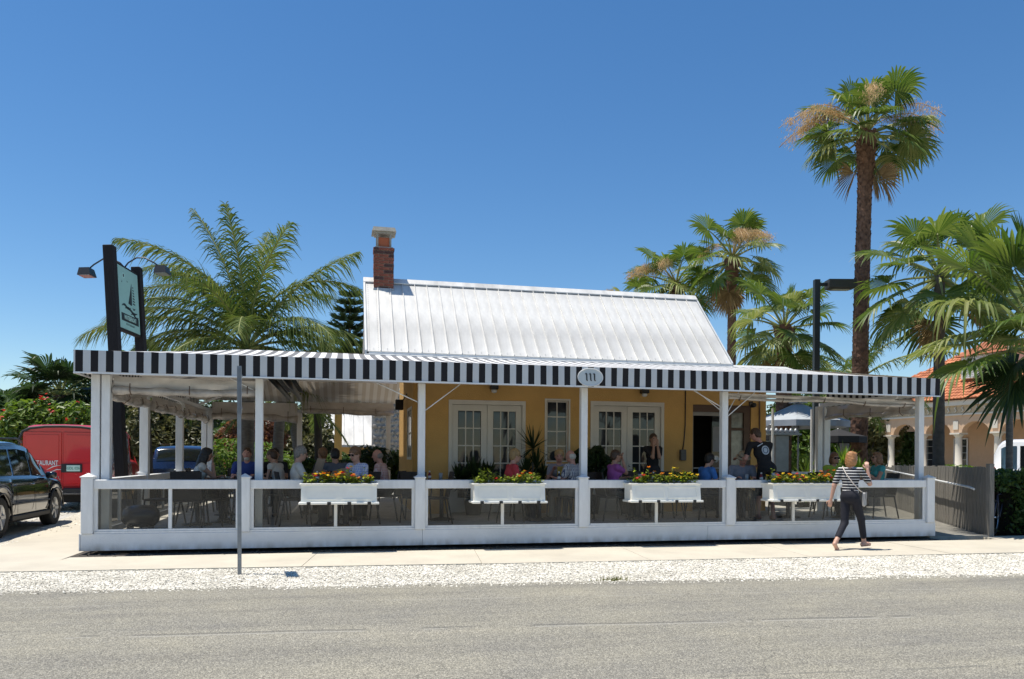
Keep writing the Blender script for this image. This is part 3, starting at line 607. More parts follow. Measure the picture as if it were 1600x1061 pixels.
for k in range(34):
    t = (k+.5)/34
    for du in (.06, .23):
        c = Vector((U_L+du, RV0+sv*t+ny*.004, RZ0+sz*t+nz_*.004)); rv.lathe([(.008, 0), (.005, .006)], 6, c)
for i in range(NP):
    for t in (.02, .035): c = Vector((U_L+pw*(i+.5), RV0+sv*t+ny*.003, RZ0+sz*t+nz_*.003)); rv.lathe([(.008, 0), (.005, .006)], 6, c)
rivets = rv.build('rivets', MATS['roof_seam'], rf, kind='stuff')
fl = MB(); fl.prism([(2.98, 3.445), (2.98, 3.462), (3.30, 3.56), (3.30, 3.54)], 4.15, 12.1, 'YZ'); fl.prism([(2.99, 3.445), (2.99, 3.458), (3.30, 3.545), (3.30, 3.53)], 12.101, 13.45, 'YZ'); fl.build('eave_flashing', MATS['flashing'], rf)
box_obj('frieze_board', MATS['white_paint'], bld, 4.2, 12.0, 3.06, 3.10, 3.40, 3.53)
# chimney, brick by brick
chn = MB().box(4.365, 4.755, 4.645, 5.035, 4.55, 6.03).build('chimney', MATS['mortar'], bld)
bm_ = MB().box(0, .19, 0, .09, 0, .058, .005).mesh('brick', M('brick_red', (.20, .055, .035), .9, var=.25, vs=9, bump=.6, col2=(.30, .10, .06)))
bm2 = MB().box(0, .19, 0, .09, 0, .058, .005).mesh('brick', M('brick_dark', (.075, .035, .03), .9, var=.3, vs=9, bump=.6))
bx0, bx1, by0, by1 = 4.345, 4.775, 4.625, 5.055
z = 4.75; c = 0
while z < 5.98:
    ex = .012 if z > 5.88 else 0
    for side in range(4):
        n_ = 2; off = 0 if c % 2 else -.10
        span = .43
        xs = [0, .215] if c % 2 == 0 else [-.001, .108, .322]
        for q, xx in enumerate(xs):
            ln = .205 if c % 2 == 0 else (.100 if q in (0, 2) else .205)
            me = bm_ if random.random() < .55 else bm2
            o = new_obj('brick', me, chn); o.scale = (ln/.19, .28, 1); j = random.uniform(-.004, .004) - ex
            if side == 0: o.location = (bx0+xx+.004, by0+j, z)
            elif side == 1: o.location = (bx0+xx+.004, by1-.026-j, z)
            elif side == 2: o.location = (bx0+.026+j, by0+xx+.004, z); o.rotation_euler = (0, 0, R(90))
            else: o.location = (bx1-j, by0+xx+.004, z); o.rotation_euler = (0, 0, R(90))
    z += .0705; c += 1
box_obj('flue', MATS['clay'], chn, 4.43, 4.68, 4.70, 4.96, 6.03, 6.25, .01)
cc = MB(); cc.box(4.40, 4.44, 4.66, 4.70, 6.03, 6.32); cc.box(4.68, 4.72, 4.66, 4.70, 6.03, 6.32); cc.box(4.40, 4.44, 4.97, 5.01, 6.03, 6.32); cc.box(4.68, 4.72, 4.97, 5.01, 6.03, 6.32); cc.box(4.36, 4.76, 4.64, 5.04, 6.32, 6.36); cc.add([(4.30, 4.58, 6.36), (4.82, 4.58, 6.36), (4.82, 5.10, 6.36), (4.30, 5.10, 6.36), (4.33, 4.61, 6.45), (4.79, 4.61, 6.45), (4.79, 5.07, 6.45), (4.33, 5.07, 6.45)], [(3, 2, 1, 0), (4, 5, 6, 7), (0, 1, 5, 4), (1, 2, 6, 5), (2, 3, 7, 6), (3, 0, 4, 7)])
cc.build('chimney_cap', M('cap', (.30, .29, .25), .7, var=.2, vs=8), chn)
fs = MB(); fs.prism([(4.60, 4.55), (4.60, 5.10), (5.08, 5.28), (5.08, 4.9)], 4.335, 4.343, 'YZ'); fs.prism([(4.60, 4.55), (4.60, 5.10), (5.08, 5.28), (5.08, 4.9)], 4.777, 4.785, 'YZ'); fs.box(4.344, 4.776, 4.603, 4.612, 4.6, 5.12)
fs.build('flashing', M('lead', (.30, .34, .38), .5, var=.1), chn)

# ================================================================ other buildings
def cottage(loc_u, loc_v, name, label, L_, D_, zw, ze, zr, wallm, windows, chim=None):
    t = thing(name, label, 'building', (loc_u, loc_v, 0))
    box_obj('wall', wallm, t, .3, L_-.3, .3, D_-.3, -.05, ze-.05)
    r = MB(); r.prism([(0, ze), (D_/2, zr), (D_, ze), (D_, ze-.10), (D_/2, zr-.10), (0, ze-.10)], 0, L_, 'YZ'); ro = r.build('roof', MATS['roof_metal'], t)
    s = MB(); n = int(L_/.42); d = Vector((0, D_/2, zr-ze)); k = d.normalized(); nn = Vector((0, -k.z, k.y))
    for i in range(n+1):
        x = L_*i/n; s.bar(Vector((x, 0, ze))+nn*.012, Vector((x, D_/2, zr))+nn*.012, .03, .03, nn)
    s.build('roof_seam', MATS['roof_seam'], ro)
    for (x0, x1, z0, z1) in windows:
        wf = MB(); wf.box(x0-.06, x1+.06, .24, .298, z0-.06, z0); wf.box(x0-.06, x1+.06, .24, .298, z1, z1+.06); wf.box(x0-.06, x0, .24, .298, z0, z1); wf.box(x1, x1+.06, .24, .298, z0, z1); wf.box((x0+x1)/2-.02, (x0+x1)/2+.02, .25, .297, z0, z1)
        w_ = wf.build('window', MATS['white_paint'], t); box_obj('pane', MATS['dark_glass'], w_, x0, x1, .275, .285, z0, z1)
    return t
c1 = cottage(2.9, 22.5, 'yellow_cottage', 'low yellow cottage with shiny white metal roof seen through the back of the patio', 9.0, 5.0, 2, 1.98, 3.95, YS, [(1.2, 2.0, .7, 1.6), (3.0, 3.8, .7, 1.6), (6.0, 6.8, .7, 1.6)])
# stone chimney of the cottage with round field stones
sch = MB().box(2.05, 3.35, -.75, -.25, -.1, 4.4).build('stone_chimney', MATS['mortar'], c1)
rs = random.Random(5); rk = MB()
for k in range(5):
    pass
def rock(n=1):
    m = bmesh.new(); bmesh.ops.create_icosphere(m, subdivisions=1, radius=.5)
    for v in m.verts: v.co *= rs.uniform(.8, 1.15)
    me = bpy.data.meshes.new('stone'); m.to_mesh(me); m.free(); me.materials.append(MATS['stone']); return me
rocks = [rock() for _ in range(5)]
for iz in range(19):
    for ix in range(6):
        o = new_obj('stone', rs.choice(rocks), sch, (2.05+.11+ix*.215+rs.uniform(-.03, .03)+(.1 if iz % 2 else 0), -.76, .1+iz*.225+rs.uniform(-.03, .03)), (rs.uniform(0, 6), rs.uniform(0, 6), 0)); s = rs.uniform(.20, .27); o.scale = (s, s, s*.9)
# yellow post at the cottage corner, in front
t = thing('yellow_post', 'yellow square post standing before the cottage roof behind the patio', 'post', (3.55, 16.0, 0)); box_obj('shaft', MATS['yellow_trim'], t, -.13, .13, -.13, .13, -.05, 3.3, .01); box_obj('base', MATS['yellow_trim'], t, -.17, .17, -.17, .17, -.05, .2)
c2 = cottage(18.4, 19.2, 'grey_cottage', 'low tan cottage with ribbed white metal roof behind the grey umbrella', 7.0, 4.2, 2, 2.32, 3.3, M('tan_wall', (.42, .34, .24), .85), [(1.4, 2.2, .8, 1.7), (3.8, 4.9, .8, 1.7)])
sc2 = MB().box(1.15, 1.75, -.55, .2, -.1, 4.0).build('stone_chimney', MATS['mortar'], c2)
for iz in range(17):
    for ix in range(3):
        o = new_obj('stone', rs.choice(rocks), sc2, (1.27+ix*.19+rs.uniform(-.02, .02), -.56, .1+iz*.23), (rs.uniform(0, 6), rs.uniform(0, 6), 0)); o.scale = (.21, .2, .2)

# Mediterranean arcade building
med = thing('arcade_building', 'peach building with a red tiled roof, dormer and white columned arcade', 'building', (42.6, 25.2, 0), math.atan2(36.7-25.2, 41.5-42.7)-math.pi/2)
# local frame: +Y runs along the facade away from the viewer, -X side is the street side; facade plane x=0
PE = MATS['peach']; CT = MATS['cream_trim']
y_lo, y_hi = -9., 12.6; bay = 2.75; zsp = 3.25; ztopw = 4.35
aw = MB()
ys = []; y = y_hi
while y > y_lo: ys.append(y); y -= bay
ncol = len(ys)
for y in ys:      # arches cut into the wall band
    y1 = y-.42; y0 = y-bay+.42; c = (y0+y1)/2; r = (y1-y0)/2; n = 12
    poly = [(y-bay, ztopw), (y-bay, zsp), (y0, zsp)] + [(c-r*math.cos(math.pi*i/n), zsp+r*.72*math.sin(math.pi*i/n)) for i in range(1, n)] + [(y1, zsp), (y, zsp), (y, ztopw)]
    # split in two halves for clean polygons
    h = n//2; L1 = [(y-bay, ztopw), (y-bay, zsp), (y0, zsp)] + [(c-r*math.cos(math.pi*i/n), zsp+r*.72*math.sin(math.pi*i/n)) for i in range(1, h+1)] + [(c, ztopw)]
    L2 = [(c, ztopw)] + [(c-r*math.cos(math.pi*i/n), zsp+r*.72*math.sin(math.pi*i/n)) for i in range(h, n)] + [(y1, zsp), (y, zsp), (y, ztopw)]
    aw.prism(L1, -.2, .25, 'YZ'); aw.prism(L2, -.2, .25, 'YZ')
aw.box(3.0, 3.2, y_lo, y_hi-2.6, 0, 5.0); aw.box(-.2, 9.5, y_hi+.001, y_hi+.3, zsp+.4, 5.0)
aw.build('wall', PE, med)
for y in ys:
    m = MB(); m.lathe([(.27, .75), (.27, .85), (.22, .9), (.20, 2.95), (.22, 3.0), (.28, 3.05), (.30, 3.14)], 18, (.02, y, 0)); m.box(-.34, .38, y-.36, y+.36, 3.14, 3.248); m.box(-.33, .37, y-.33, y+.33, .0, .6); m.box(-.29, .33, y-.29, y+.29, .6, .75)
    cl = m.build('column', CT, med)
    m = MB(); m.box(-.26, -.202, y-.18, y+.18, 3.45, 4.0); m.build('bracket', CT, med)
co_ = MB(); co_.box(-.30, -.001, y_lo, y_hi+.3, 4.351, 4.45); co_.box(-.42, .3, y_lo, y_hi+.4, 4.98, 5.32); co_.build('cornice', CT, med)
fz = MB(); fz.box(-.24, .25, y_lo, y_hi+.3, 4.451, 4.979); fz.build('frieze', MATS['tan_frieze'], med)
sc_m = MB(); k = y_lo+.3
while k < y_hi: sc_m.tube([(-.27, k, 4.9), (-.30, k+.08, 4.8), (-.30, k-.04, 4.65), (-.27, k+.10, 4.55)], .04, 5); k += .52
sc_m.build('scrollwork', CT, med, kind='stuff')
# tiled roof: courses of barrel tiles, real relief
def tiled(name, parent, p0, du, dv, nu, nv, w, l):
    """barrel tiles laid from p0 along du (across) and dv (upslope)"""
    du = Vector(du).normalized(); dv = Vector(dv).normalized(); nn = du.cross(dv).normalized()
    if nn.z < 0: nn = -nn
    V = []; F = []
    for j in range(nv):
        for i in range(nu):
            b = len(V); o = Vector(p0)+du*i*w+dv*j*l
            for t, lift in ((0, .06), (1.08, .015)):
                for q in range(5):
                    a = math.pi*q/4; V.append(o+du*(w*.5-w*.5*math.cos(a))+nn*(math.sin(a)*w*.33+lift)+dv*l*t)
            for q in range(4): F.append((b+q, b+q+1, b+5+q+1, b+5+q))
            F.append((b, b+4, b+3, b+2, b+1))
    me = bpy.data.meshes.new(name); me.from_pydata([tuple(v) for v in V], [], F); me.materials.append(MATS['terracotta']); me.polygons.foreach_set('use_smooth', [False]*len(F))
    return new_obj(name, me, parent, kind='stuff')
rise = 4.2; run = 6.0
rb = MB(); rb.add([(-.55, y_lo, 5.30), (-.55, y_hi+.6, 5.30), (run-.55, y_hi-5.4, 5.30+rise), (run-.55, y_lo, 5.30+rise), (2*run, y_hi+.6, 5.3)], [(0, 1, 2, 3), (1, 4, 2)]); rfm = rb.build('roof', M('roof_under', (.35, .12, .06), .9), med)
slp = math.hypot(run, rise)
nv = int(slp/.36); w_ = .26
V_all = []
for part in range(1):
    tiled('roof_tiles', med, (-.58, y_lo, 5.33), (0, 1, 0), (run, 0, rise), int((y_hi-4.9-y_lo)/w_), nv, w_, .36)
# hip triangle tiles on the far end, shortened course by course
V = []; 
def hip_tiles():
    mbs = MB(); dv = Vector((run, 0, rise)).normalized(); du = Vector((0, 1, 0)); nn = Vector((-rise, 0, run)).normalized()
    for j in range(nv):
        ymax = y_hi+.6 - (6.0)*(j*.36/slp); y = y_hi-5.0
        while y < ymax:
            o = Vector((-.58, y, 5.33))+dv*j*.36; vs = []
            for t, lift in ((0, .06), (1.08, .015)):
                for q in range(5): a = math.pi*q/4; vs.append(o+du*(w_*.5-w_*.5*math.cos(a))+nn*(math.sin(a)*w_*.33+lift)+dv*.36*t)
            mbs.add(vs, [(q, q+1, q+6, q+5) for q in range(4)] + [(0, 4, 3, 2, 1)]); y += w_
    me = mbs.mesh('roof_tiles', MATS['terracotta'], fix=False); new_obj('roof_tiles', me, med, kind='stuff')
hip_tiles()
# dormer with louvred shutters
dm = MB(); dm.box(.9, 2.6, 1.6, 5.0, 6.75, 8.2); dmo = dm.build('dormer', CT, med); 
for y0, y1 in ((1.75, 3.2), (3.35, 4.85)):
    sh = MB(); sh.box(.84, .898, y0, y0+.08, 6.85, 8.05); sh.box(.84, .898, y1-.08, y1, 6.85, 8.05); sh.box(.84, .898, y0, y1, 6.80, 6.85); sh.box(.84, .898, y0, y1, 8.05, 8.1)
    for k in range(10): sh.box(.85, .895, y0+.08, y1-.08, 6.9+k*.115, 6.96+k*.115)
    k = y0+.25
    while k < y1-.1: sh.box(.845, .86, k-.012, k+.012, 6.85, 8.05); k += .2
    sh.build('shutter', MATS['white_paint'], dmo)
MB().add([(.6, 1.3, 8.2), (.6, 5.3, 8.2), (1.6, 3.3, 9.3), (4.5, 3.3, 9.3), (4.5, 1.3, 8.2), (4.5, 5.3, 8.2)], [(0, 2, 3, 4), (1, 5, 3, 2), (0, 1, 2)]).build('dormer_roof', MATS['roof_under'], dmo)
win = sash('window', med, 0, 1.1, 1.0, 3.0, 0, 2, 4, .08, m=MATS['white_paint']); win.rotation_euler = (0, 0, R(90)); win.location = (2.95, 6.2, 0)
win = sash('window', med, 0, 1.1, 1.0, 3.0, 0, 2, 4, .08, m=MATS['white_paint']); win.rotation_euler = (0, 0, R(90)); win.location = (2.95, 8.9, 0)
# ================================================================ vehicles
def interp(tab, y):
    if y <= tab[0][0]: return tab[0][1]
    for (a, za), (b, zb) in zip(tab[:-1], tab[1:]):
        if y <= b: t = (y-a)/(b-a) if b > a else 0; return za+(zb-za)*t
    return tab[-1][1]
def smoothtab(tab, L, k=.06):
    ys = np.arange(-L/2, L/2+1e-6, .02); z = np.array([interp(tab, y) for y in ys]); n = max(1, int(k/.02)); ker = np.ones(2*n+1)/(2*n+1)
    zp = np.pad(z, n, 'edge'); return list(zip(ys.tolist(), np.convolve(zp, ker, 'valid').tolist()))
def car(name, label, cat, loc, rz, L, W, top, belt, sill, wy, wr, paint, side_wins, rear_win=None, front_win=None, inset=.80, group=None, spokes=5, taper=.10, wellm=None, tail=None, dark_lower=None, rimm=None):
    t = thing(name, label, cat, loc, rz, group)
    top = smoothtab(top, L); belt = smoothtab(belt, L, .08); Ra = wr+.055
    def sec(y):
        a = abs(y)/(L/2); w = W/2*(1-taper*a**8-(taper*.7*a**5 if y > 0 else 0)); zs = sill + (.06*a**6)
        for yc in wy:
            d = abs(y-yc)
            if d < Ra: zs = max(zs, wr+math.sqrt(Ra*Ra-d*d))
        zb = interp(belt, y); zt = max(interp(top, y), zb+.01); g = zt-zb; k = min(1, max(0, g/.3))
        zs = min(zs, zb-.06)
        P = [(w*.95, zs), (w*.985, zs+(zb-zs)*.22), (w*1.0, zs+(zb-zs)*.5), (w*.992, zs+(zb-zs)*.78), (w*.965, zb-.03), (w*.94, zb)]
        ins = inset + (1-inset)*(1-k)*.3; x1 = w*(.93*(1-k)+ins*k)
        P += [(w*(.93-.0*k)*(1-k*.0)-.0, zb+.004), (x1, zb+(zt-zb)*.90), (x1-.05*(k), zb+(zt-zb)*.965+.0), (x1*.80, zt), (x1*.4, zt+.012*k+.004), (0, zt+.018*k+.006)]
        return P
    S = set(np.round(np.linspace(-L/2, L/2, int(L/.11)), 3).tolist())
    for yc in wy:
        for q in range(13): S.add(round(yc+Ra*math.cos(math.pi*q/12)*.9999, 3))
        S.add(round(yc+Ra+.004, 3)); S.add(round(yc-Ra-.004, 3))
    S = sorted(y for y in S if -L/2 <= y <= L/2); ns = len(S); mb = MB(); mb.smooth = True; vs = []; np_ = None
    for y in S:
        P = sec(y); full = [(x, z) for x, z in P] + [(-x, z) for x, z in P[-2::-1]]; np_ = len(full)
        for x, z in full: vs.append((x, y, z))
    mb.add(vs, [(i*np_+j, i*np_+j+1, (i+1)*np_+j+1, (i+1)*np_+j) for i in range(ns-1) for j in range(np_-1)])
    mb.smooth = False; mb.add([vs[j] for j in range(np_)], [tuple(range(np_))]); mb.add([vs[(ns-1)*np_+j] for j in range(np_)], [tuple(range(np_))[::-1]])
    me = mb.mesh('body', paint); body = new_obj('body', me, t)
    ub = MB(); ub.box(-W*.40, W*.40, -L/2+.12, L/2-.12, .2, min(.62, wr*2)); ub.build('underbody', M('underbody', (.012, .012, .012), .9), t)
    def strip(name, y0, y1, t0, t1, m, off=.006, n=10, both=True, yslant=0.):
        for sgn in ((1, -1) if both else (1,)):
            q = MB(); q.smooth = True; vs = []
            for i in range(n+1):
                for j in range(4):
                    f = t0+(t1-t0)*j/3; y = y0+(y1-y0)*i/n + yslant*(f-t0)*(1 if y1 > y0 else 1)
                    P = sec(max(-L/2, min(L/2, y))); a, b = P[6], P[7]; x = a[0]+(b[0]-a[0])*f; z = a[1]+(b[1]-a[1])*f; vs.append((sgn*(x+off), y, z))
            q.add(vs, [(i*4+j, i*4+j+1, (i+1)*4+j+1, (i+1)*4+j) for i in range(n) for j in range(3)]); q.build(name, m, t)
    for w_ in side_wins: strip('side_window', w_[0], w_[1], .08, .88, w_[2] if len(w_) > 2 else MATS['car_black_glass'])
    def topwin(name, y0, y1, m, fx=.86, off=.008):
        q = MB(); q.smooth = True; vs = []; n = 8
        for i in range(n+1):
            y = y0+(y1-y0)*i/n; P = sec(y); P2 = sec(y+.02); dz = (P2[9][1]-P[9][1])/.02; nl = math.hypot(1, dz)
            for k in range(7):
                f = -1+2*k/6; x = f*fx*P[7][0]; ax = abs(x); pts = P[8:]; z = pts[-1][1]
                for (xa, za), (xb, zb) in zip(pts[:-1], pts[1:]):
                    if xb <= ax <= xa: z = za+(zb-za)*((ax-xa)/(xb-xa)); break
                else: z = pts[0][1] if ax > pts[0][0] else pts[-1][1]
                vs.append((x, y-dz/nl*off, z+off/nl+.002))
        q.add(vs, [(i*7+j, i*7+j+1, (i+1)*7+j+1, (i+1)*7+j) for i in range(n) for j in range(6)]); q.build(name, m, t)
    if rear_win: topwin('rear_window', *rear_win, MATS['car_black_glass'])
    if front_win: topwin('windscreen', *front_win, MATS['car_black_glass'])
    ty = MB(); r = wr; ty.lathe([(r*.62, -.105), (r*.93, -.11), (r, -.085), (r, .085), (r*.93, .11), (r*.62, .105)], 32, axis='X', caps=False); tym = ty.mesh('tyre', MATS['rubber'])
    rm = MB(); rm.lathe([(r*.64, -.1), (r*.66, .09), (r*.60, .10), (r*.58, .03)], 28, axis='X', caps=False); rm.lathe([(.001, .01), (r*.6, .012)], 20, axis='X', caps=False); rm.lathe([(.001, .05), (r*.13, .085), (r*.13, .03)], 12, axis='X')
    for k in range(spokes):
        a = 2*math.pi*k/spokes; rm.bar((.075, math.cos(a)*r*.08, math.sin(a)*r*.08), (.085, math.cos(a)*r*.62, math.sin(a)*r*.62), .035, r*.16, (0, -math.sin(a), math.cos(a)))
    rmm = rm.mesh('rim', rimm or MATS['alloy'])
    for yc in wy:
        for sgn in (1, -1):
            wh = new_obj('wheel', tym, t, (sgn*(W/2-.13), yc, wr), (0, 0, 0 if sgn > 0 else math.pi)); new_obj('rim', rmm, wh)
    return t, sec
M('car_black_glass', (.010, .012, .014), .04, spec=.9, ior=1.6, var=0)
M('paint_black', (.008, .009, .012), .12, coat=1., var=.05, spec=.6); M('paint_red', (.62, .016, .02), .3, coat=.6, var=.04); M('paint_blue', (.008, .018, .06), .18, coat=1., var=.04); M('paint_white', (.72, .73, .74), .25, coat=.7, var=.03); M('paint_grey', (.14, .15, .16), .25, coat=.7)
M('tail_red', (.35, .01, .01), .15, coat=.6); M('plate_mint', (.55, .75, .68), .5, var=.05); M('plate_green', (.02, .22, .14), .5); M('black_plastic', (.02, .02, .02), .6); M('plate_cyan', (.35, .62, .75), .5, var=.05)
def plate(parent, loc, txt, m, w=.31, back=True):
    p = box_obj('number_plate', m, parent, -w/2, w/2, -.006, .006, -.078, .078, .003); p.location = loc
    tm = text_mesh(txt, .10, .001, sx=.80); tm.materials.clear(); tm.materials.append(MATS['plate_green']); o = new_obj('lettering', tm, p, (0, -.009, -.004), (R(90), 0, 0)); return p
# black SUV
suv, sec = car('black_suv', 'glossy black sport utility vehicle parked on the shell gravel at the left edge', 'car', (-3.12, 4.25, -.03), R(1.5), 4.8, 1.90,
    [(-2.4, .95), (-2.34, 1.15), (-2.05, 1.60), (-1.7, 1.69), (-.3, 1.73), (.35, 1.66), (.80, 1.40), (1.25, 1.10), (1.9, 1.04), (2.25, .92), (2.4, .74)],
    [(-2.4, .92), (-2.2, 1.06), (0, 1.04), (1.0, 1.03), (1.25, 1.02), (2.0, .95), (2.4, .70)], .30, (-1.42, 1.42), .365, MATS['paint_black'],
    [(-1.62, -.78), (-.70, .14), (.22, 1.0)], rear_win=(-2.28, -2.0), front_win=(.42, 1.18), inset=.79)
for s in (1, -1):
    m = MB(); m.smooth = True; m.box(s*1.02-.10, s*1.02+.10, .80, .90, 1.00, 1.14, .03); m.build('door_mirror', MATS['paint_black'], suv)
    MB().tube([(s*.68, -1.55, 1.72), (s*.68, -1.4, 1.765), (s*.68, .0, 1.79), (s*.68, .25, 1.72)], .018, 6).build('roof_rail', MATS['black_metal'], suv)
    box_obj('sill_trim', MATS['black_plastic'], suv, s*.93-.03, s*.93+.03, -.98, .98, .27, .36, .01)
    box_obj('side_moulding', M('moulding', (.02, .02, .022), .3), suv, s*.958-.008, s*.958+.008, -.95, .98, .555, .585, .003)
    for yy in (-.74, .18): box_obj('door_handle', MATS['paint_black'], suv, s*.955-.02, s*.955+.02, yy-.25, yy-.08, .90, .93, .008)
    for yy in (-.745, .175, 1.02): box_obj('door_seam', MATS['underbody'], suv, s*.9595-.002, s*.9595+.002, yy-.004, yy+.004, .40, .86)
    for yc in (-1.42, 1.42):
        ar = MB(); pts = [(s*.952, yc+.425*math.cos(math.pi*q/16), .365+.425*math.sin(math.pi*q/16)) for q in range(17)]; ar.tube(pts, .016, 6); ar.build('arch_trim', MATS['moulding'], suv)
box_obj('bumper', MATS['black_plastic'], suv, -.85, .85, -2.45, -2.38, .38, .60, .03)
# red van
van, sec = car('red_van', 'red delivery van with twin back doors parked beyond the black vehicle', 'van', (-3.55, 12.35, .02), R(4.5), 5.7, 2.02,
    [(-2.85, 2.13), (-2.75, 2.20), (-1, 2.24), (1.0, 2.20), (1.35, 2.12), (1.75, 1.70), (2.1, 1.28), (2.7, 1.08), (2.85, .85)],
    [(-2.85, 1.25), (0, 1.25), (1.6, 1.22), (2.1, 1.18), (2.7, 1.0), (2.85, .8)], .42, (-1.75, 1.75), .36, MATS['paint_red'],
    [(1.0, 1.78)], front_win=(1.45, 2.05), inset=.86, taper=.03)
db = MB()
for s in (-1, 1):
    d = MB(); x0, x1 = (s*.02, s*.90) if s > 0 else (-.90, -.02); d.box(x0, x1, -2.875, -2.852, .62, 2.02, .01)
    dd = d.build('back_door', MATS['paint_red'], van)
    d2 = MB(); d2.box(x0+.06, x1-.06, -2.889, -2.876, 1.30, 1.95, .006); d2.build('door_panel', MATS['paint_red'], dd)
    d3 = MB(); d3.box(x0+.06, x1-.06, -2.886, -2.876, .70, 1.22, .005); d3.build('door_panel', MATS['paint_red'], dd)
    box_obj('tail_light', MATS['tail_red'], van, s*.955-.035, s*.955+.035, -2.88, -2.853, 1.35, 1.80, .01)
    box_obj('hinge', MATS['black_metal'], dd, s*.90-.02, s*.90+.02, -2.90, -2.878, 1.55, 1.62)
MB().tube([(-.985, -2.865, 1.40), (-.965, -2.865, 1.85), (-.90, -2.865, 2.02), (-.74, -2.86, 2.11), (-.4, -2.85, 2.155), (0, -2.85, 2.165), (.4, -2.85, 2.155), (.74, -2.86, 2.11), (.90, -2.865, 2.02), (.965, -2.865, 1.85), (.985, -2.865, 1.40)], .035, 8).build('rear_edge', MATS['black_plastic'], van)
box_obj('bumper', MATS['black_plastic'], van, -.98, .98, -2.98, -2.853, .40, .58, .02)
box_obj('bumper_step', MATS['chrome'], van, -.9, .9, -3.0, -2.982, .42, .46)
box_obj('plate_recess', MATS['black_plastic'], van, -.02, .46, -2.915, -2.891, .98, 1.20, .006); plate(van, (.26, -2.924, 1.09), 'GDL 026', MATS['plate_mint'])
put_text('RESTAURANT', .17, MATS['white_paint'], van, (-.42, -2.895, 1.22), (R(90), 0, 0), depth=.001, bold=True, sx=.62)
sw_ = MB(); sw_.tube([(-.35, -2.893, 1.05), (-.2, -2.893, 1.14), (-.02, -2.893, 1.17)], [.004, .016, .003], 5); sw_.tube([(-.28, -2.893, .99), (-.12, -2.893, 1.06), (.0, -2.893, 1.05)], [.004, .014, .003], 5); sw_.build('swoosh', MATS['white_paint'], van)
# printed side graphics, flat vinyl on the right flank
def graphicmat():
    m = bpy.data.materials.new('van_graphic'); m.use_nodes = True; N = m.node_tree.nodes; L = m.node_tree.links; p = N['Principled BSDF']; p.inputs['Roughness'].default_value = .25; p.inputs['Coat Weight'].default_value = .5
    tc = N.new('ShaderNodeTexCoord'); mp = N.new('ShaderNodeMapping'); mp.inputs['Scale'].default_value = (1, 1.1, .55); mp.inputs['Rotation'].default_value = (.5, 0, 0); L.new(tc.outputs['Object'], mp.inputs[0])
    nz = N.new('ShaderNodeTexNoise'); nz.inputs['Scale'].default_value = 3.2; nz.inputs['Detail'].default_value = 6; nz.inputs['Distortion'].default_value = 1.2; L.new(mp.outputs[0], nz.inputs['Vector'])
    r = N.new('ShaderNodeValToRGB'); e = r.color_ramp.elements; e[0].position = .3; e[0].color = (.04, .03, .03, 1); e[1].position = .72; e[1].color = (.42, .02, .02, 1)
    for q, c in ((.42, (.42, .03, .02)), (.47, (.45, .40, .36)), (.54, (.55, .52, .5)), (.57, (.15, .07, .04)), (.61, (.55, .18, .04))): x = e.new(q); x.color = (*c, 1)
    L.new(nz.outputs[0], r.inputs[0]); L.new(r.outputs[0], p.inputs['Base Color']); return m
gm = graphicmat(); q = MB(); q.smooth = True; vs = []
for i in range(15):
    y = -2.3+3.2*i/14; P = sec(y)
    for j in range(1, 8):
        if j == 6: continue
        vs.append((P[j][0]+.004, y, P[j][1] if j > 1 else P[j][1]+.1))
q.add(vs, [(i*6+j, i*6+j+1, (i+1)*6+j+1, (i+1)*6+j) for i in range(14) for j in range(5)]); q.build('side_graphic', gm, van)
# blue SUV
bl, sec = car('blue_suv', 'dark blue sport utility vehicle with sun glinting on its back window, behind the patio', 'car', (-1.15, 14.6, .0), R(2), 4.7, 1.88,
    [(-2.35, 1.0), (-2.28, 1.25), (-2.0, 1.66), (-1.7, 1.74), (-.2, 1.77), (.45, 1.66), (1.2, 1.13), (1.9, 1.05), (2.35, .75)],
    [(-2.35, .98), (-2.2, 1.12), (0, 1.07), (1.1, 1.05), (2.0, .95), (2.35, .7)], .32, (-1.4, 1.4), .36, MATS['paint_blue'], [(-1.7, -.8), (-.7, .2), (.3, 1.0)], rear_win=(-2.25, -1.98), front_win=(.5, 1.15), inset=.8)
plate(bl, (0, -2.40, .86), 'G47 18L', MATS['plate_cyan'])
for s in (1, -1): box_obj('tail_light', MATS['tail_red'], bl, s*.82-.09, s*.82+.09, -2.40, -2.33, .92, 1.16, .02)
box_obj('bumper', MATS['black_plastic'], bl, -.88, .88, -2.44, -2.34, .36, .58, .03)
box_obj('roof_rack', MATS['chrome'], bl, -.7, -.66, -1.4, .2, 1.80, 1.83); box_obj('roof_rack', MATS['chrome'], bl, .66, .7, -1.4, .2, 1.80, 1.83)
# white van at the right edge
p_ = CW(17.25, 22.6); wv, sec = car('white_van', 'white van with dark tinted side windows behind the hedge at the right edge', 'van', (p_.x, p_.y, -.02), YAW-R(122), 5.2, 2.0,
    [(-2.6, 1.6), (-2.5, 1.96), (-2.3, 2.12), (0, 2.16), (1.0, 2.1), (1.8, 1.5), (2.4, 1.05), (2.6, .8)], [(-2.6, 1.18), (0, 1.2), (1.6, 1.16), (2.3, 1.0), (2.6, .75)], .38, (-1.6, 1.6), .35, MATS['paint_white'],
    [(-2.42, -2.02, M('blue_glass', (.06, .11, .15), .05, spec=.9, ior=1.6)), (-1.94, -.75), (-.66, .45), (.52, 1.4)], front_win=(1.1, 1.8), inset=.88, taper=.03)
for s in (1, -1): box_obj('tail_light', MATS['tail_red'], wv, s*.9-.08, s*.9+.08, -2.63, -2.56, 1.0, 1.3, .02)
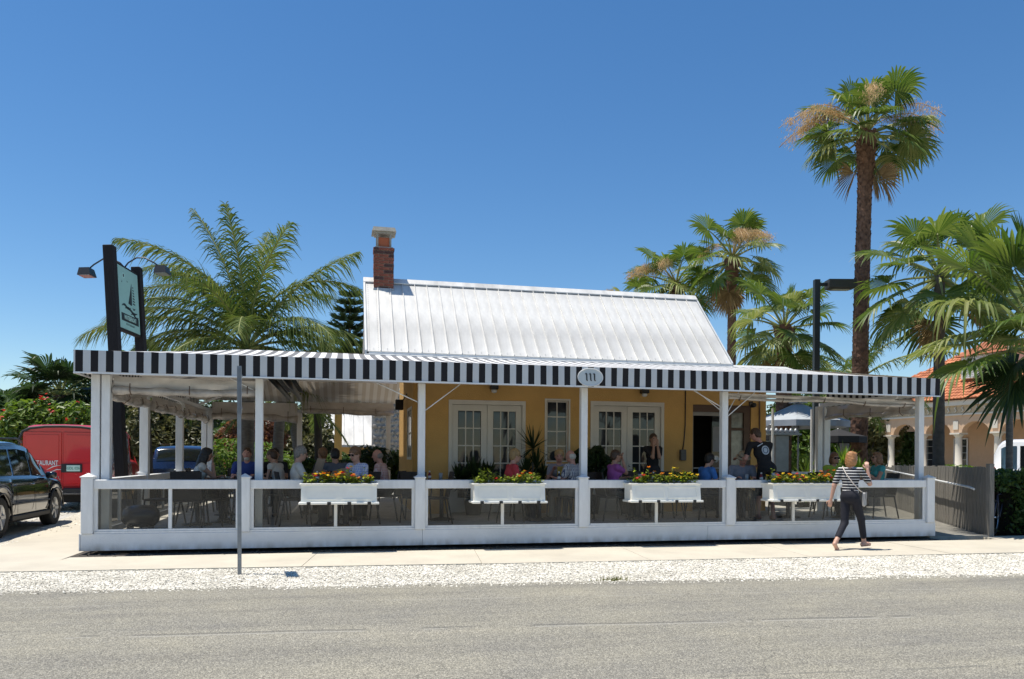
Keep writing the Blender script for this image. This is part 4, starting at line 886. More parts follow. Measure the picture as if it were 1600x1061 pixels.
p_ = CW(31.0, 62); wc, sec = car('white_car', 'small white car parked in front of the arcade far behind the patio', 'car', (p_.x, p_.y, .42), YAW+R(8), 4.4, 1.8,
    [(-2.2, 1.0), (-1.9, 1.35), (-1.2, 1.6), (.2, 1.62), (1.0, 1.1), (1.7, 1.0), (2.2, .7)], [(-2.2, .95), (0, 1.0), (1.0, .98), (2.2, .66)], .3, (-1.35, 1.35), .33, MATS['paint_white'], [(-1.5, -.5), (-.4, .7)], inset=.78, rear_win=(-2.0, -1.4), front_win=(.35, .95))
# ================================================================ plants
leafmat('fan_leaf', (.055, .105, .018), (.17, .22, .05), tr=.35, rough=.42, spec=.4)
leafmat('fan_leaf_pale', (.13, .18, .045), (.32, .33, .12), tr=.38, rough=.5, spec=.3)
leafmat('fan_dead', (.20, .13, .06), (.34, .24, .12), tr=.2, rough=.7)
leafmat('coco_leaf', (.04, .085, .02), (.17, .20, .05), tr=.33, rough=.68, spec=.2)
leafmat('leaf_mid', (.03, .07, .015), (.09, .14, .03)); leafmat('leaf_dark', (.016, .036, .012), (.05, .08, .025)); leafmat('leaf_bright', (.07, .14, .02), (.17, .24, .04))
leafmat('leaf_olive', (.06, .07, .025), (.16, .15, .06)); leafmat('leaf_red', (.14, .05, .03), (.24, .12, .06)); leafmat('leaf_yellow', (.20, .20, .03), (.38, .33, .07))
leafmat('flower_red', (.55, .03, .05), (.65, .12, .10), tr=.2); leafmat('flower_orange', (.65, .16, .02), (.7, .30, .03), tr=.2); leafmat('flower_yellow', (.75, .50, .03), (.8, .62, .08), tr=.2)
leafmat('planter_leaf', (.12, .20, .025), (.34, .38, .07), tr=.4); leafmat('seed_head', (.48, .33, .17), (.66, .50, .30), tr=.3, rough=.8)
M('petiole', (.22, .24, .07), .5, var=.15); M('petiole_dark', (.10, .09, .04), .6)
M('bark_red', (.12, .058, .035), .95, var=.35, vs=7, bump=1, bs=14, col2=(.23, .13, .085)); M('bark_grey', (.16, .145, .125), .95, var=.3, vs=6, bump=1, bs=12, stretch=(1, 1, 4)); M('bark_dark', (.05, .04, .03), .95, var=.3, bump=1)

def fan_frond_mesh(elev, rs, m, Lp=1.0, Rb=.95, nseg=30, spread=235, droop=.9, cup=.22, pm='petiole', j0=.56):
    e = R(elev); mb = MB(); d0 = Vector((math.cos(e), 0, math.sin(e))); pts = []; p = Vector((0, 0, 0)); n = 6
    for i in range(n+1):
        t = i/n; ee = e - R(22)*t*t*(.5 if elev > 60 else 1) if elev > -40 else e; d = Vector((math.cos(ee), 0, math.sin(ee))); pts.append(p.copy()); p = p + d*Lp/n
    hub = pts[-1]; d = (pts[-1]-pts[-2]).normalized(); mb.cur = 1; mb.tube(pts, [.035-.022*i/n for i in range(n+1)], 5); mb.cur = 0
    side = Vector((0, 1, 0)); nn = d.cross(side).normalized(); nn = -nn if nn.z < 0 else nn
    roll = R(rs.uniform(-25, 25)); side2 = side*math.cos(roll)+nn*math.sin(roll); nn = nn*math.cos(roll)-side*math.sin(roll); side = side2
    st = R(spread/nseg); ns = 7
    for k in range(nseg):
        a = -R(spread/2)+st*(k+.5); R_ = Rb*(.72+.28*math.cos(a*.6))*rs.uniform(.9, 1.06); dr = droop*rs.uniform(.5, 1.5)*(1.8 if rs.random() < .15 else 1)
        rd = (d*math.cos(a)+side*math.sin(a)+nn*cup*(abs(math.sin(a))-.2)).normalized(); tg = (-d*math.sin(a)+side*math.cos(a)).normalized(); vs = []
        for i in range(ns+1):
            t = i/ns; r = R_*(.04+.96*t); c = hub+rd*r; c.z -= dr*R_*max(0, t-j0+.08)**1.6*1.3; c = c-rd*(dr*R_*.35*max(0, t-j0)**1.6); hw = r*math.tan(st/2)*1.0 if t < j0 else R_*j0*math.tan(st/2)*(1-(t-j0)/(1-j0))**.7+.002
            fo = nn*hw*.55
            vs += [c-tg*hw+fo*.0, c-fo, c+tg*hw]
        fs = []
        for i in range(ns):
            b = i*3; fs += [(b, b+1, b+4, b+3), (b+1, b+2, b+5, b+4)]
        mb.add(vs, fs)
    me = mb.mesh('frond', [m, MATS[pm]], fix=False); me.polygons.foreach_set('use_smooth', [False]*len(me.polygons)); return me
FANS = {}
def fans(kind, elevs, n, **k):
    m = k.pop('m'); L_ = []
    for e in elevs:
        for q in range(n): rs = random.Random(hash((kind, e, q)) % 1000 if False else int(e*7+q*131+len(kind)*17)); L_.append((e, fan_frond_mesh(e+rs.uniform(-6, 6), rs, m, **k)))
    FANS[kind] = L_
fans('wash', [80, 55, 35, 15, -5, -30, -55], 2, m=MATS['fan_leaf'], Lp=1.0, Rb=.76, droop=.5, spread=275, nseg=34)
fans('wash2', [60, 25, -10, -45], 1, m=MATS['fan_leaf_pale'], Lp=.95, Rb=.74, droop=.75, spread=260); FANS['wash'] += FANS['wash2']
fans('washdead', [-60, -78], 2, m=MATS['fan_dead'], Lp=.8, Rb=.75, droop=.3, cup=.6, pm='petiole_dark')
fans('sabal', [80, 50, 28, 8, -15, -40], 2, m=MATS['fan_leaf_pale'], Lp=1.2, Rb=.92, nseg=36, droop=.65, spread=280)
fans('dark', [75, 45, 20, -5, -30], 1, m=MATS['leaf_dark'], Lp=.8, Rb=.9, nseg=26, droop=.4)
def trunk_mesh(h, r0, r1, m, lean=(0, 0), boots=0, rs=None, ring=0, n=12, top_swell=0):
    mb = MB(); k = max(8, int(h/.16)); pts = []; rr = []
    for i in range(k+1):
        t = i/k; pts.append((lean[0]*t*t, lean[1]*t*t, h*t)); r = r0+(r1-r0)*t + (r0*.35*max(0, 1-t*h/.5) if r0 else 0) + (top_swell*max(0, (t-.86)/.14)); r *= 1+(.05 if ring and i % 2 else 0)+rs.uniform(-.03, .03); rr.append(r)
    mb.tube(pts, rr, n)
    if boots:
        z = .6; q = 0
        while z < h-.05:
            t = z/h; r = r0+(r1-r0)*t + (top_swell*max(0, (t-.86)/.14))
            for s_ in range(7):
                a = q*.45+s_*6.283/7+rs.uniform(-.15, .15); c = Vector((lean[0]*t*t+math.cos(a)*r*.93, lean[1]*t*t+math.sin(a)*r*.93, z)); o = Vector((math.cos(a), math.sin(a), 0)); tg = Vector((-math.sin(a), math.cos(a), 0)); wdt = r*.42; out = boots*rs.uniform(.4, 1.3)*(1+2.2*max(0, t-.8)/.2)
                mb.add([c-tg*wdt, c+tg*wdt, c+tg*wdt*.5+o*out+Vector((0, 0, .16)), c-tg*wdt*.5+o*out+Vector((0, 0, .16)), c+Vector((0, 0, .10))-tg*wdt*.3+o*0, c+Vector((0, 0, .12))+tg*wdt*.3], [(0, 1, 2, 3), (3, 2, 5, 4), (0, 3, 4), (1, 5, 2)])
            z += .105; q += 1
    return mb.mesh('trunk', m, fix=False)
def palm(name, label, X, Y, h, kind, n, seed, r0=.2, r1=.14, scale=1., bark='bark_red', boots=.03, group=None, dead=0, lean=(0, 0), seeds=0, elev_bias=0, azs=None, swell=.0, emin=-62, sl=1.):
    rs = random.Random(seed); p = CW(X, Y, -.05); t = thing(name, label, 'palm tree', p, YAW, group)
    new_obj('trunk', trunk_mesh(h, r0, r1, MATS[bark], lean, boots, rs, ring=(boots == 0), top_swell=swell), t)
    F = FANS[kind]; ga = 2.39996; top = Vector((lean[0], lean[1], h))
    for i in range(n):
        f = (i+.5)/n; e = 85-135*f**.85+elev_bias+rs.uniform(-8, 8); e = max(emin, e); c = sorted(F, key=lambda q: abs(q[0]-e)+rs.uniform(0, 22))[0]
        o = new_obj('frond', c[1], t, top+Vector((0, 0, .15*(1-f)-.1)), (0, R(-(e-c[0])*.0), i*ga+rs.uniform(-.2, .2))); s = scale*rs.uniform(.85, 1.12)*(.72 if f < .1 else 1); o.scale = (s, s, s)
        o.rotation_euler = (rs.uniform(-.12, .12), R(c[0]-e), o.rotation_euler[2])
    for i in range(dead):
        c = rs.choice(FANS['washdead']); o = new_obj('dead_frond', c[1], t, top+Vector((0, 0, -.25-rs.uniform(0, .3))), (0, rs.uniform(-.2, .2), rs.uniform(0, 6.28))); s = scale*rs.uniform(.6, .95); o.scale = (s, s, s)
    for i in range(seeds):
        a = rs.uniform(0, 6.28) if azs is None else azs[i % len(azs)]+rs.uniform(-.25, .25); L_ = scale*sl*rs.uniform(1.2, 1.75); pts = []; mb = MB()
        for k in range(8): q = k/7; pts.append(Vector((math.cos(a)*L_*q, math.sin(a)*L_*q, .55*math.sin(q*2.6)*scale+.1-q*q*.3)))
        mb.tube(pts, .012, 4)
        for k in range(650):
            q = rs.uniform(.45, 1); b = pts[min(7, int(q*7))]; c = b+Vector((rs.gauss(0, .11), rs.gauss(0, .11), -abs(rs.gauss(0, .20))+.05)); d = Vector((rs.gauss(0, .5), rs.gauss(0, .5), -1)).normalized()*rs.uniform(.04, .11); w_ = Vector((.011, .008, 0)); mb.add([c-w_, c+w_, c+d], [(0, 1, 2)])
        mb.mesh; new_obj('flower_stalk', mb.mesh('flower_stalk', MATS['seed_head'], fix=False), t, top)
    return t
# tall and middling fan palms to the right
palm('fan_palm', 'tallest fan palm, long reddish trunk and tan seed heads high above the others', 9.93, 22, 10.9, 'wash', 32, 11, .235, .175, 1.22, dead=3, emin=-14, sl=1.2, lean=(.22, .1), seeds=11, azs=[2.6, 3.0, 3.5, .1, .4, -.3, 2.8, .3, 4.2], swell=.10, elev_bias=8)
palm('fan_palm', 'fan palm with slim pale trunk and hanging tan seed cluster, right of the roof', 8.55, 30, 9.35, 'wash', 24, 12, .18, .15, 1.35, dead=6, seeds=6, azs=[-1.5, -1.4, -1.7, -1.2, 2.], swell=.16, elev_bias=4, boots=.02)
palm('fan_palm', 'shaggy fan palm crown with brown dead leaves just above the right roof end', 7.0, 33, 9.0, 'wash', 24, 13, .22, .18, 1.4, dead=14, seeds=4, azs=[3, 3.4, 2.6, 4.4], swell=.1, elev_bias=-4)
palm('fan_palm', 'smaller shaggy fan palm half hidden by the roof, leftmost of the palm cluster', 5.3, 34, 8.2, 'wash', 18, 33, .2, .16, 1.2, dead=11, seeds=4, azs=[3, 3.4, 2.6], elev_bias=-8)
palm('sabal_palm', 'mid height fan palm with long drooping bright leaves left of the street lamp', 8.48, 24, 5.6, 'wash', 26, 14, .24, .22, 1.2, dead=3, swell=.08)
palm('fan_palm', 'dense fan palm with upright crown on a dark trunk beside the awning corner', 10.55, 19.0, 6.1, 'wash', 26, 15, .14, .12, 1.25, dead=3, bark='bark_mid', boots=0, elev_bias=4)
palm('fan_palm', 'slender grey trunked palm in front of the red tiled roof', 12.95, 20.0, 4.5, 'wash', 16, 18, .085, .075, .7, dead=3, bark='bark_grey', boots=0, elev_bias=5)
def big_palm(label, X, Y, h, fr, seed):
    rs = random.Random(seed); t = thing('fan_palm', label, 'palm tree', CW(X, Y, -.05), YAW); new_obj('trunk', trunk_mesh(h, .2, .17, MATS['bark_grey'], (0, 0), 0, rs, ring=1), t)
    for (az, e, s_, m, dr, Lp) in fr:
        o = new_obj('frond', fan_frond_mesh(e, rs, MATS[m], Lp, .95, 38, 290, dr, .2), t, (0, 0, h), (rs.uniform(-.1, .1), 0, R(az))); o.scale = (s_,)*3
big_palm('fan palm mostly beyond the right edge whose big long stalked leaves reach into view', 10.6, 15.2, 3.8, [(178, 50, 1.3, 'fan_leaf', .45, 1.65), (185, 30, 1.3, 'fan_leaf_pale', .9, 1.3), (172, 8, 1.25, 'fan_leaf_pale', .5, 1.3), (168, 66, 1.3, 'fan_leaf', .3, 1.5), (-150, 60, 1.25, 'fan_leaf', .4, 1.4), (140, 62, 1.3, 'fan_leaf', .3, 1.7), (190, -22, 1.0, 'leaf_dark', .5, .75), (150, 82, 1.15, 'fan_leaf', .2, 1.6), (-100, 62, 1.1, 'fan_leaf', .35, 1.2), (-60, 40, 1.1, 'fan_leaf', .5, 1.2), (-20, 30, 1.1, 'fan_leaf', .5, 1.2), (120, 50, 1.1, 'fan_leaf', .5, 1.2), (60, 60, 1.1, 'fan_leaf', .4, 1.2), (205, 10, .9, 'fan_leaf_pale', .6, 1.0), (160, 42, .95, 'fan_leaf', .7, 1.5), (20, 0, 1., 'fan_leaf', .5, 1.1), (100, 5, 1., 'fan_leaf', .5, 1.1), (196, -38, 1.1, 'leaf_dark', .4, .95), (184, -8, 1.15, 'fan_leaf', .8, 1.5), (176, -50, .9, 'fan_dead', .3, .8), (-140, 20, 1.2, 'fan_leaf', .7, 1.1)], 91)
palm('cabbage_palm', 'round headed fan palm standing over the flowering bush behind the red van', -18.2, 31, 3.9, 'dark', 40, 20, .25, .22, 1.3, bark='bark_dark', boots=.04, dead=2)
palm('cabbage_palm', 'smaller dark fan palm at the far left of the background trees', -23.5, 36, 3.3, 'dark', 22, 21, .2, .2, 1.1, bark='bark_dark', boots=0)
palm('cabbage_palm', 'little fan palm tip showing between the two black sign posts', -15.6, 33, 5.2, 'wash', 18, 22, .2, .2, .9, bark='bark_dark', boots=0)
for k, (X, Y, lab) in enumerate(((11.9, 27.5, 'slim bare palm trunk before the arcade, its crown hidden by the awning'),)): palm('fan_palm', lab, X, Y, 4.2, 'wash', 14, 40+k, .16, .14, .8, bark='bark_grey', boots=0)

# feather palms
def feather_mesh(L_, e0, e1, rs, m, leaf=.62, n=58, hang=.45, pm='petiole', curl=0., pw_=1.0, width=.018):
    mb = MB(); k = 22; p = Vector((0, 0, 0)); pts = [p.copy()]; az = 0
    for i in range(k):
        t = (i+.5)/k; e = R(e0+(e1-e0)*t**pw_); az = curl*t*t; p = p+Vector((math.cos(e)*math.cos(az), math.cos(e)*math.sin(az), math.sin(e)))*L_/k; pts.append(p.copy())
    mb.cur = 1; mb.tube(pts, [.038*(1-i/k)**.7+.005 for i in range(k+1)], 5); mb.cur = 0
    for q in range(n):
        t = .16+.84*(q+.5)/n; f = t*k; i = min(k-1, int(f)); c = pts[i].lerp(pts[i+1], f-i); d = (pts[i+1]-pts[i]).normalized(); up = Vector((0, 0, 1)); s = d.cross(up); s = s.normalized() if s.length > .05 else Vector((0, 1, 0)); nn = s.cross(d)
        ll = leaf*math.sin(math.pi*min(1, (.12+t*.86)))**.55*rs.uniform(.7, 1.12)
        for sg in (1, -1):
            dd = (s*sg*rs.uniform(.7, 1)+d*(.75+.6*t)+nn*rs.uniform(.15, .5)).normalized(); h = hang*rs.uniform(.4, 1.6); vs = []; w_ = width*rs.uniform(.8, 1.2); tw = d*w_
            for j in range(4):
                u = j/3; a = c+dd*ll*u; a.z -= h*ll*u*u; ww = (1, 1.15, .8, .08)[j]; vs += [a-tw*ww, a+tw*ww]
            mb.add(vs, [(0, 1, 3, 2), (2, 3, 5, 4), (4, 5, 7, 6)])
    return mb.mesh('frond', [m, MATS[pm]], fix=False)
def feather_palm(name, label, X, Y, h, fronds, seed, r0=.2, r1=.16, m='coco_leaf', leaf=.62, bark='bark_grey', lean=(0, 0), sc_=1., hang=.45, width=.018, group=None, nl=60):
    rs = random.Random(seed); t = thing(name, label, 'palm tree', CW(X, Y, -.05), YAW, group)
    new_obj('trunk', trunk_mesh(h, r0, r1, MATS[bark], lean, 0, rs, ring=1, top_swell=.06), t)
    for (az, e0, e1, L_, *x) in fronds:
        o = new_obj('frond', feather_mesh(L_*sc_, e0, e1, rs, MATS[m], leaf*sc_**.5, nl, hang, curl=(x[0] if x else 0), width=width), t, (lean[0], lean[1], h), (rs.uniform(-.05, .05), 0, R(az)))
    return t
feather_palm('coconut_palm', 'big coconut palm with long arching feather fronds behind the left end of the awning', -7.6, 22, 4.55,
    [(178, 38, -28, 5.1), (172, 76, -30, 4.7), (158, 70, 5, 4.4), (192, 66, -40, 4.3), (168, 84, -10, 4.7), (162, 80, 50, 4.7), (205, 80, 0, 4.7), (-105, 86, 58, 4.0), (-40, 84, 30, 4.0), (8, 86, -42, 4.9), (2, 62, 22, 4.3), (0, 38, -40, 4.1), (-25, 34, -50, 3.7),
     (183, 30, -52, 4.2), (-2, 24, -58, 3.8), (-150, 36, -55, 3.6), (-32, 46, -44, 3.8), (190, 12, -62, 2.9), (-30, 12, -68, 3.0), (-120, 24, -58, 3.2), (60, 66, 0, 4.2), (120, 60, -20, 4.2), (20, -5, -70, 2.6), (165, 0, -70, 2.7), (-75, 45, -45, 3.4), (-150, 50, -30, 3.8), (90, 85, 50, 4.2), (-110, 66, -10, 3.6), (-95, 20, -70, 2.8), (40, 15, -60, 3.2)], 5, .20, .19, leaf=1.15, hang=.75, width=.018, nl=88)
rsF = random.Random(77)
def rf_(n, Lm): return [(i*137.5, 75-100*(i+.5)/n+rsF.uniform(-8, 8), 10-75*(i+.5)/n, Lm*rsF.uniform(.85, 1.1)) for i in range(n)]
feather_palm('coconut_palm', 'leaning palm trunk second from the left behind the diners', -7.35, 24, 3.6, rf_(9, 2.6), 6, .17, .15, lean=(.15, 0), leaf=.5)
feather_palm('coconut_palm', 'palm trunk third from the left behind the diners, beside the grey cottage roof', -7.0, 25.6, 3.5, rf_(9, 2.4), 7, .19, .15, lean=(-.5, 0), leaf=.5)
feather_palm('coconut_palm', 'darker slim palm trunk just left of the white cottage roof', -6.6, 26.3, 3.4, rf_(8, 2.2), 8, .15, .12, lean=(-.1, 0), leaf=.5, bark='bark_dark')
feather_palm('queen_palm', 'feathery palm behind the tall trunk, with fronds arching to both sides', 13.5, 30, 4.6, rf_(18, 3.3), 9, .2, .17, m='leaf_mid', leaf=.55, hang=.8)
# Norfolk pine
rs = random.Random(4); t = thing('norfolk_pine', 'dark conical conifer with tiered branches behind the coconut palm', 'tree', CW(-8.5, 40, -.05), YAW)
MB().tube([(0, 0, 0), (0, 0, 10.2)], [.25, .02], 8).build('trunk', MATS['bark_dark'], t)
nb = MB()
for k in range(19):
    z = 2.2+k*.43; L_ = 3.1*(1-(z/10.5))**.85+.15
    for b in range(9):
        a = b*6.283/9+k*.3; pts = [Vector((math.cos(a)*L_*q, math.sin(a)*L_*q, z+.30*L_*q*q-.1*q)) for q in (0, .33, .66, 1)]; nb.tube(pts, .02, 4, False)
        for j in range(int(60*L_)+14):
            q = rs.uniform(.12, 1); i = min(2, int(q*3)); c = pts[i].lerp(pts[i+1], q*3-i); d = Vector((-math.sin(a), math.cos(a), 0))*rs.choice((1, -1))+Vector((math.cos(a), math.sin(a), rs.uniform(.1, .7))); d = d.normalized()*rs.uniform(.25, .55)*(1.1-q*.4)+Vector((0, 0, rs.uniform(-.1, .12))); w_ = Vector((0, 0, .05)); nb.add([c-w_, c+w_, c+d], [(0, 1, 2)])
new_obj('crown', nb.mesh('crown', MATS['leaf_dark'], fix=False), t)

# broadleaf bushes: leaves spread through an uneven volume
def leaf_cloud(n, rad, seed, leaf=.10, lumps=9, shell=.65, asp=.5, flat=0.):
    r = np.random.RandomState(seed); C = r.normal(0, 1, (lumps, 3)); C /= np.linalg.norm(C, axis=1)[:, None]; C *= r.uniform(.35, .78, (lumps, 1)); C[:, 2] = C[:, 2]*.8+.1; S = r.uniform(.28, .5, lumps)
    k = r.randint(0, lumps, n); d = r.normal(0, 1, (n, 3)); d /= np.linalg.norm(d, axis=1)[:, None]; q = r.uniform(shell, 1.08, n)**.7
    P = (C[k]+d*(S[k]*q)[:, None])*np.array(rad)
    nr = d+r.normal(0, .55, (n, 3)); nr[:, 2] += .45; nr /= np.linalg.norm(nr, axis=1)[:, None]; a = np.cross(nr, r.normal(0, 1, (n, 3))); a /= np.linalg.norm(a, axis=1)[:, None]; b = np.cross(nr, a)
    s = leaf*r.uniform(.6, 1.3, n)[:, None]; A = a*s; B = b*s*asp; NN = nr*s*.18
    V = np.stack([P-A, P-B*.9+NN*.6-A*.1, P+A-NN, P+B*.9+NN*.6-A*.1], 1).reshape(-1, 3); F = (np.array([(0, 1, 2), (0, 2, 3)])[None]+(np.arange(n)*4)[:, None, None]).reshape(-1, 3)
    return V, F
def cloud_mesh(name, V, F, m):
    me = bpy.data.meshes.new(name); me.from_pydata(V.tolist(), [], F.tolist()); me.materials.append(m); return me
def bush(name, label, X, Y, z, rad, n, seed, m, leaf=.12, stem=True, flowers=None, nf=0, group=None, asp=.5, cat='bush', lumps=9, col_frame=True):
    t = thing(name, label, cat, CW(X, Y, -.05) if col_frame else (X, Y, -.05), YAW if col_frame else 0, group); V, F = leaf_cloud(n, rad, seed, leaf, asp=asp, lumps=lumps); V = V+np.array([0, 0, z]); new_obj('crown', cloud_mesh('crown', V, F, MATS[m]), t)
    rs = random.Random(seed); s = MB()
    for k in range(5):
        a = rs.uniform(0, 6.28); q = .45*rad[0]; s.tube([(math.cos(a)*.1, math.sin(a)*.1, 0), (math.cos(a)*q*.4, math.sin(a)*rad[1]*.2, z*.5), (math.cos(a)*q, math.sin(a)*rad[1]*.45, z+rad[2]*.3)], [.05*rad[0]**.5, .035*rad[0]**.5, .012], 5)
    s.build('trunk' if cat == 'tree' else 'stems', MATS['bark_dark'], t)
    if flowers:
        r = np.random.RandomState(seed+1); pk = r.randint(0, len(V), nf); up = V[pk]; up = up[up[:, 2] > z-.1*rad[2]]; P = []; FF = []
        for c in up:
            for j in range(5):
                b = len(P); a = r.uniform(0, 6.28); d = np.array([math.cos(a), math.sin(a), .5])*leaf*.8; w_ = np.array([-math.sin(a), math.cos(a), 0])*leaf*.35; o = c*1.0+np.array([0, -.05, .04])+r.normal(0, leaf*.4, 3); P += [o, o+d*.6-w_, o+d, o+d*.6+w_]; FF += [(b, b+1, b+2), (b, b+2, b+3)]
        new_obj('flowers', cloud_mesh('flowers', np.array(P), np.array(FF), MATS[flowers]), t)
    return t
bush('flowering_bush', 'rounded green bush with red flowers behind the red van', -15.6, 26, 2.25, (1.75, 1.2, 1.65), 5200, 1, 'leaf_bright', .13, flowers='flower_red', nf=50, lumps=12)
bush('leafy_shrub', 'shrub with yellow and bronze leaves left of the flowering bush', -17.2, 24.5, 1.5, (1.3, 1.0, 1.3), 1800, 2, 'leaf_yellow', .2, asp=.3)
bush('tree', 'dark broadleaf tree at the left edge of the photo behind the vans', -21.6, 31, 2.8, (2.6, 1.6, 2.6), 5200, 3, 'leaf_mid', .16, cat='tree')
bush('tree', 'dark tangled tree between the round palm and the awning corner', -15.2, 31.5, 2.9, (2.4, 1.5, 2.8), 6000, 4, 'leaf_dark', .14, cat='tree')
bush('tree', 'large dark tree in the far left background with a low crown', -25.5, 42, 2.6, (4.5, 2, 2.6), 7000, 5, 'leaf_dark', .2, cat='tree')
bush('tree', 'mid green tree behind the small fan palm at far left', -21.5, 38, 3.4, (3.2, 2, 3.0), 6000, 55, 'leaf_mid', .18, cat='tree')
for k, (X, Y, z, rad, n, m, lf, lab) in enumerate([
    (-13.6, 30, 1.9, (1.5, 1.2, 1.9), 5200, 'leaf_olive', .12, 'olive green bush seen just right of the black sign post'),
    (-12.0, 31, 1.9, (1.6, 1.2, 1.9), 5200, 'leaf_mid', .12, 'green bush seen between the side posts of the patio'),
    (-10.3, 30, 1.9, (1.5, 1.2, 1.8), 5200, 'leaf_red', .11, 'reddish brown bush behind the blue vehicle'),
    (-9.4, 27.5, 1.1, (1.7, 1.0, 1.05), 4200, 'leaf_bright', .10, 'low bright green hedge bush at the back corner of the patio'),
    (-8.4, 32, 2.0, (1.6, 1.2, 1.9), 5200, 'leaf_olive', .12, 'olive bush between the coconut palm trunks'),
    (-6.9, 31, 1.0, (1.2, 1.0, .95), 3600, 'leaf_mid', .11, 'green bush left of the white cottage roof')]):
    bush('background_bush', lab, X, Y, z, rad, n, 60+k, m, lf, lumps=12)
bush('tree', 'dark backdrop tree beyond the patio at left of the coconut palm', -14.5, 40, 2.3, (4.5, 2, 2.7), 8000, 70, 'leaf_dark', .18, cat='tree', lumps=14)
bush('tree', 'dark backdrop tree beyond the coconut palm trunks', -9.5, 42, 2.2, (3.5, 2, 2.5), 7000, 71, 'leaf_dark', .18, cat='tree', lumps=14)
bush('vine_shrub', 'glossy green shrub climbing at the back of the patio before the cottage roof', -5.6, 21.8, .85, (.9, .6, .8), 3000, 72, 'leaf_mid', .085)
bush('vine_shrub', 'dark green hedge shrub under the white cottage roof behind the diners', -4.2, 21.6, 1.15, (1.1, .6, .75), 3400, 73, 'leaf_dark', .085)
bush('vine_shrub', 'low leafy shrub at the inner corner of the patio beside the yellow wall', -3.3, 21.9, 1.0, (.9, .6, .75), 2600, 74, 'leaf_mid', .08)
# right side background
bush('tree', 'bright green broadleaf tree behind the right end of the patio', 12.8, 33, 2.6, (1.8, 1.5, 2.4), 5600, 80, 'leaf_bright', .15, cat='tree', lumps=12)
bush('tree', 'dark green tree behind the tall palm trunk and the arcade', 15.5, 42, 2.6, (2.8, 1.6, 2.6), 6000, 81, 'leaf_dark', .16, cat='tree', lumps=12)
bush('tree', 'yellow green tree seen through the first arch', 25.5, 56, 2.6, (4.0, 2, 2.9), 6000, 82, 'leaf_olive', .2, cat='tree', lumps=12)
bush('tree', 'leafy tree beyond the arcade between the first two columns', 29.5, 60, 2.4, (3.0, 2, 2.6), 4500, 83, 'leaf_mid', .2, cat='tree', lumps=12)
bush('background_bush', 'low clipped green bush behind the grey fence beside the tall palm', 12.0, 26, .75, (2.2, .9, .75), 3600, 84, 'leaf_mid', .09)
bush('background_bush', 'long low bush in front of the arcade columns above the fence', 16.6, 28, .7, (3.0, .9, .70), 4200, 85, 'leaf_bright', .09)
# clipped hedge at the right edge (box-shaped volume of leaves)
hd = thing('hedge', 'dense clipped green hedge at the right edge beside the bicycle', 'hedge', (16.35, .55, 0))
r = np.random.RandomState(9); n = 15000; P = np.stack([r.uniform(.0, 5.2, n), r.uniform(0, 1.5, n), r.uniform(.02, 1.18, n)], 1); f = r.randint(0, 3, n); P[f == 0, 1] = r.uniform(-.08, .14, (f == 0).sum()); P[f == 1, 2] = r.uniform(1.05, 1.26, (f == 1).sum())
P[:, 1] += .07*np.sin(P[:, 0]*5+P[:, 2]*4); P[:, 2] += .04*np.sin(P[:, 0]*3.3)*(P[:, 2] > .9)
keep = (16.35+P[:, 0] > 15.88+(.55+P[:, 1]-.22)*.3755+.16) & ~((P[:, 0] < .45) & (P[:, 1] < .5) & (P[:, 2] < .85)); P = P[keep]; n = len(P)
nr = r.normal(0, .6, (n, 3))+np.array([0, -.5, .6]); nr /= np.linalg.norm(nr, axis=1)[:, None]; a = np.cross(nr, r.normal(0, 1, (n, 3))); a /= np.linalg.norm(a, axis=1)[:, None]; b = np.cross(nr, a); s = .055*r.uniform(.6, 1.3, n)[:, None]
V = np.stack([P-a*s, P-b*s*.5, P+a*s, P+b*s*.5], 1).reshape(-1, 3); F = (np.array([(0, 1, 2), (0, 2, 3)])[None]+(np.arange(n)*4)[:, None, None]).reshape(-1, 3)
new_obj('foliage', cloud_mesh('foliage', V, F, MATS['leaf_mid']), hd)
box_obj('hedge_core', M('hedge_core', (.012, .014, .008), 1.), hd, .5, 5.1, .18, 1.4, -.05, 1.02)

# spiky and bushy pot plants
def pot(parent, r=.2, h=.36, m='black_plastic'):
    q = MB(); q.lathe([(r*.72, 0), (r, h), (r*1.06, h), (r*1.06, h+.03), (r*.9, h+.03), (r*.88, h-.03)], 16); q.build('pot', MATS[m], parent)
def spiky(name, label, u, v, zb, heads, seed, m='leaf_dark', L_=.55, n=46, w_=.022, potr=.2):
    rs = random.Random(seed); t = thing(name, label, 'potted plant', (u, v, zb)); pot(t, potr)
    st = MB(); lf = MB()
    for (hx, hy, hz, k) in heads:
        st.tube([(0, 0, .3), (hx*.4, hy*.4, hz*.6), (hx, hy, hz)], .018, 6)
        for i in range(n):
            a = rs.uniform(0, 6.28); e = R(rs.uniform(-25, 88)); d = Vector((math.cos(a)*math.cos(e), math.sin(a)*math.cos(e), math.sin(e))); tg = Vector((-math.sin(a), math.cos(a), 0)); ll = L_*k*rs.uniform(.7, 1.1); c = Vector((hx, hy, hz)); vs = []
            for j in range(4): q = j/3; p = c+d*ll*q; p.z -= .22*ll*q*q*(1-abs(math.sin(e))); ww = w_*(.7, 1, .7, .05)[j]; vs += [p-tg*ww, p+tg*ww]
            lf.add(vs, [(0, 1, 3, 2), (2, 3, 5, 4), (4, 5, 7, 6)])
    st.build('stem', MATS['bark_grey'], t); new_obj('leaves', lf.mesh('leaves', MATS[m], fix=False), t); return t
spiky('dragon_plant', 'spiky dragon plant with sword leaves between the french doors and the narrow window', 7.52, 3.0, .3, [(0, 0, 1.35, 1), (.08, 0, .95, .9), (-.15, -.05, .8, .9), (.2, 0, .7, .8)], 3)
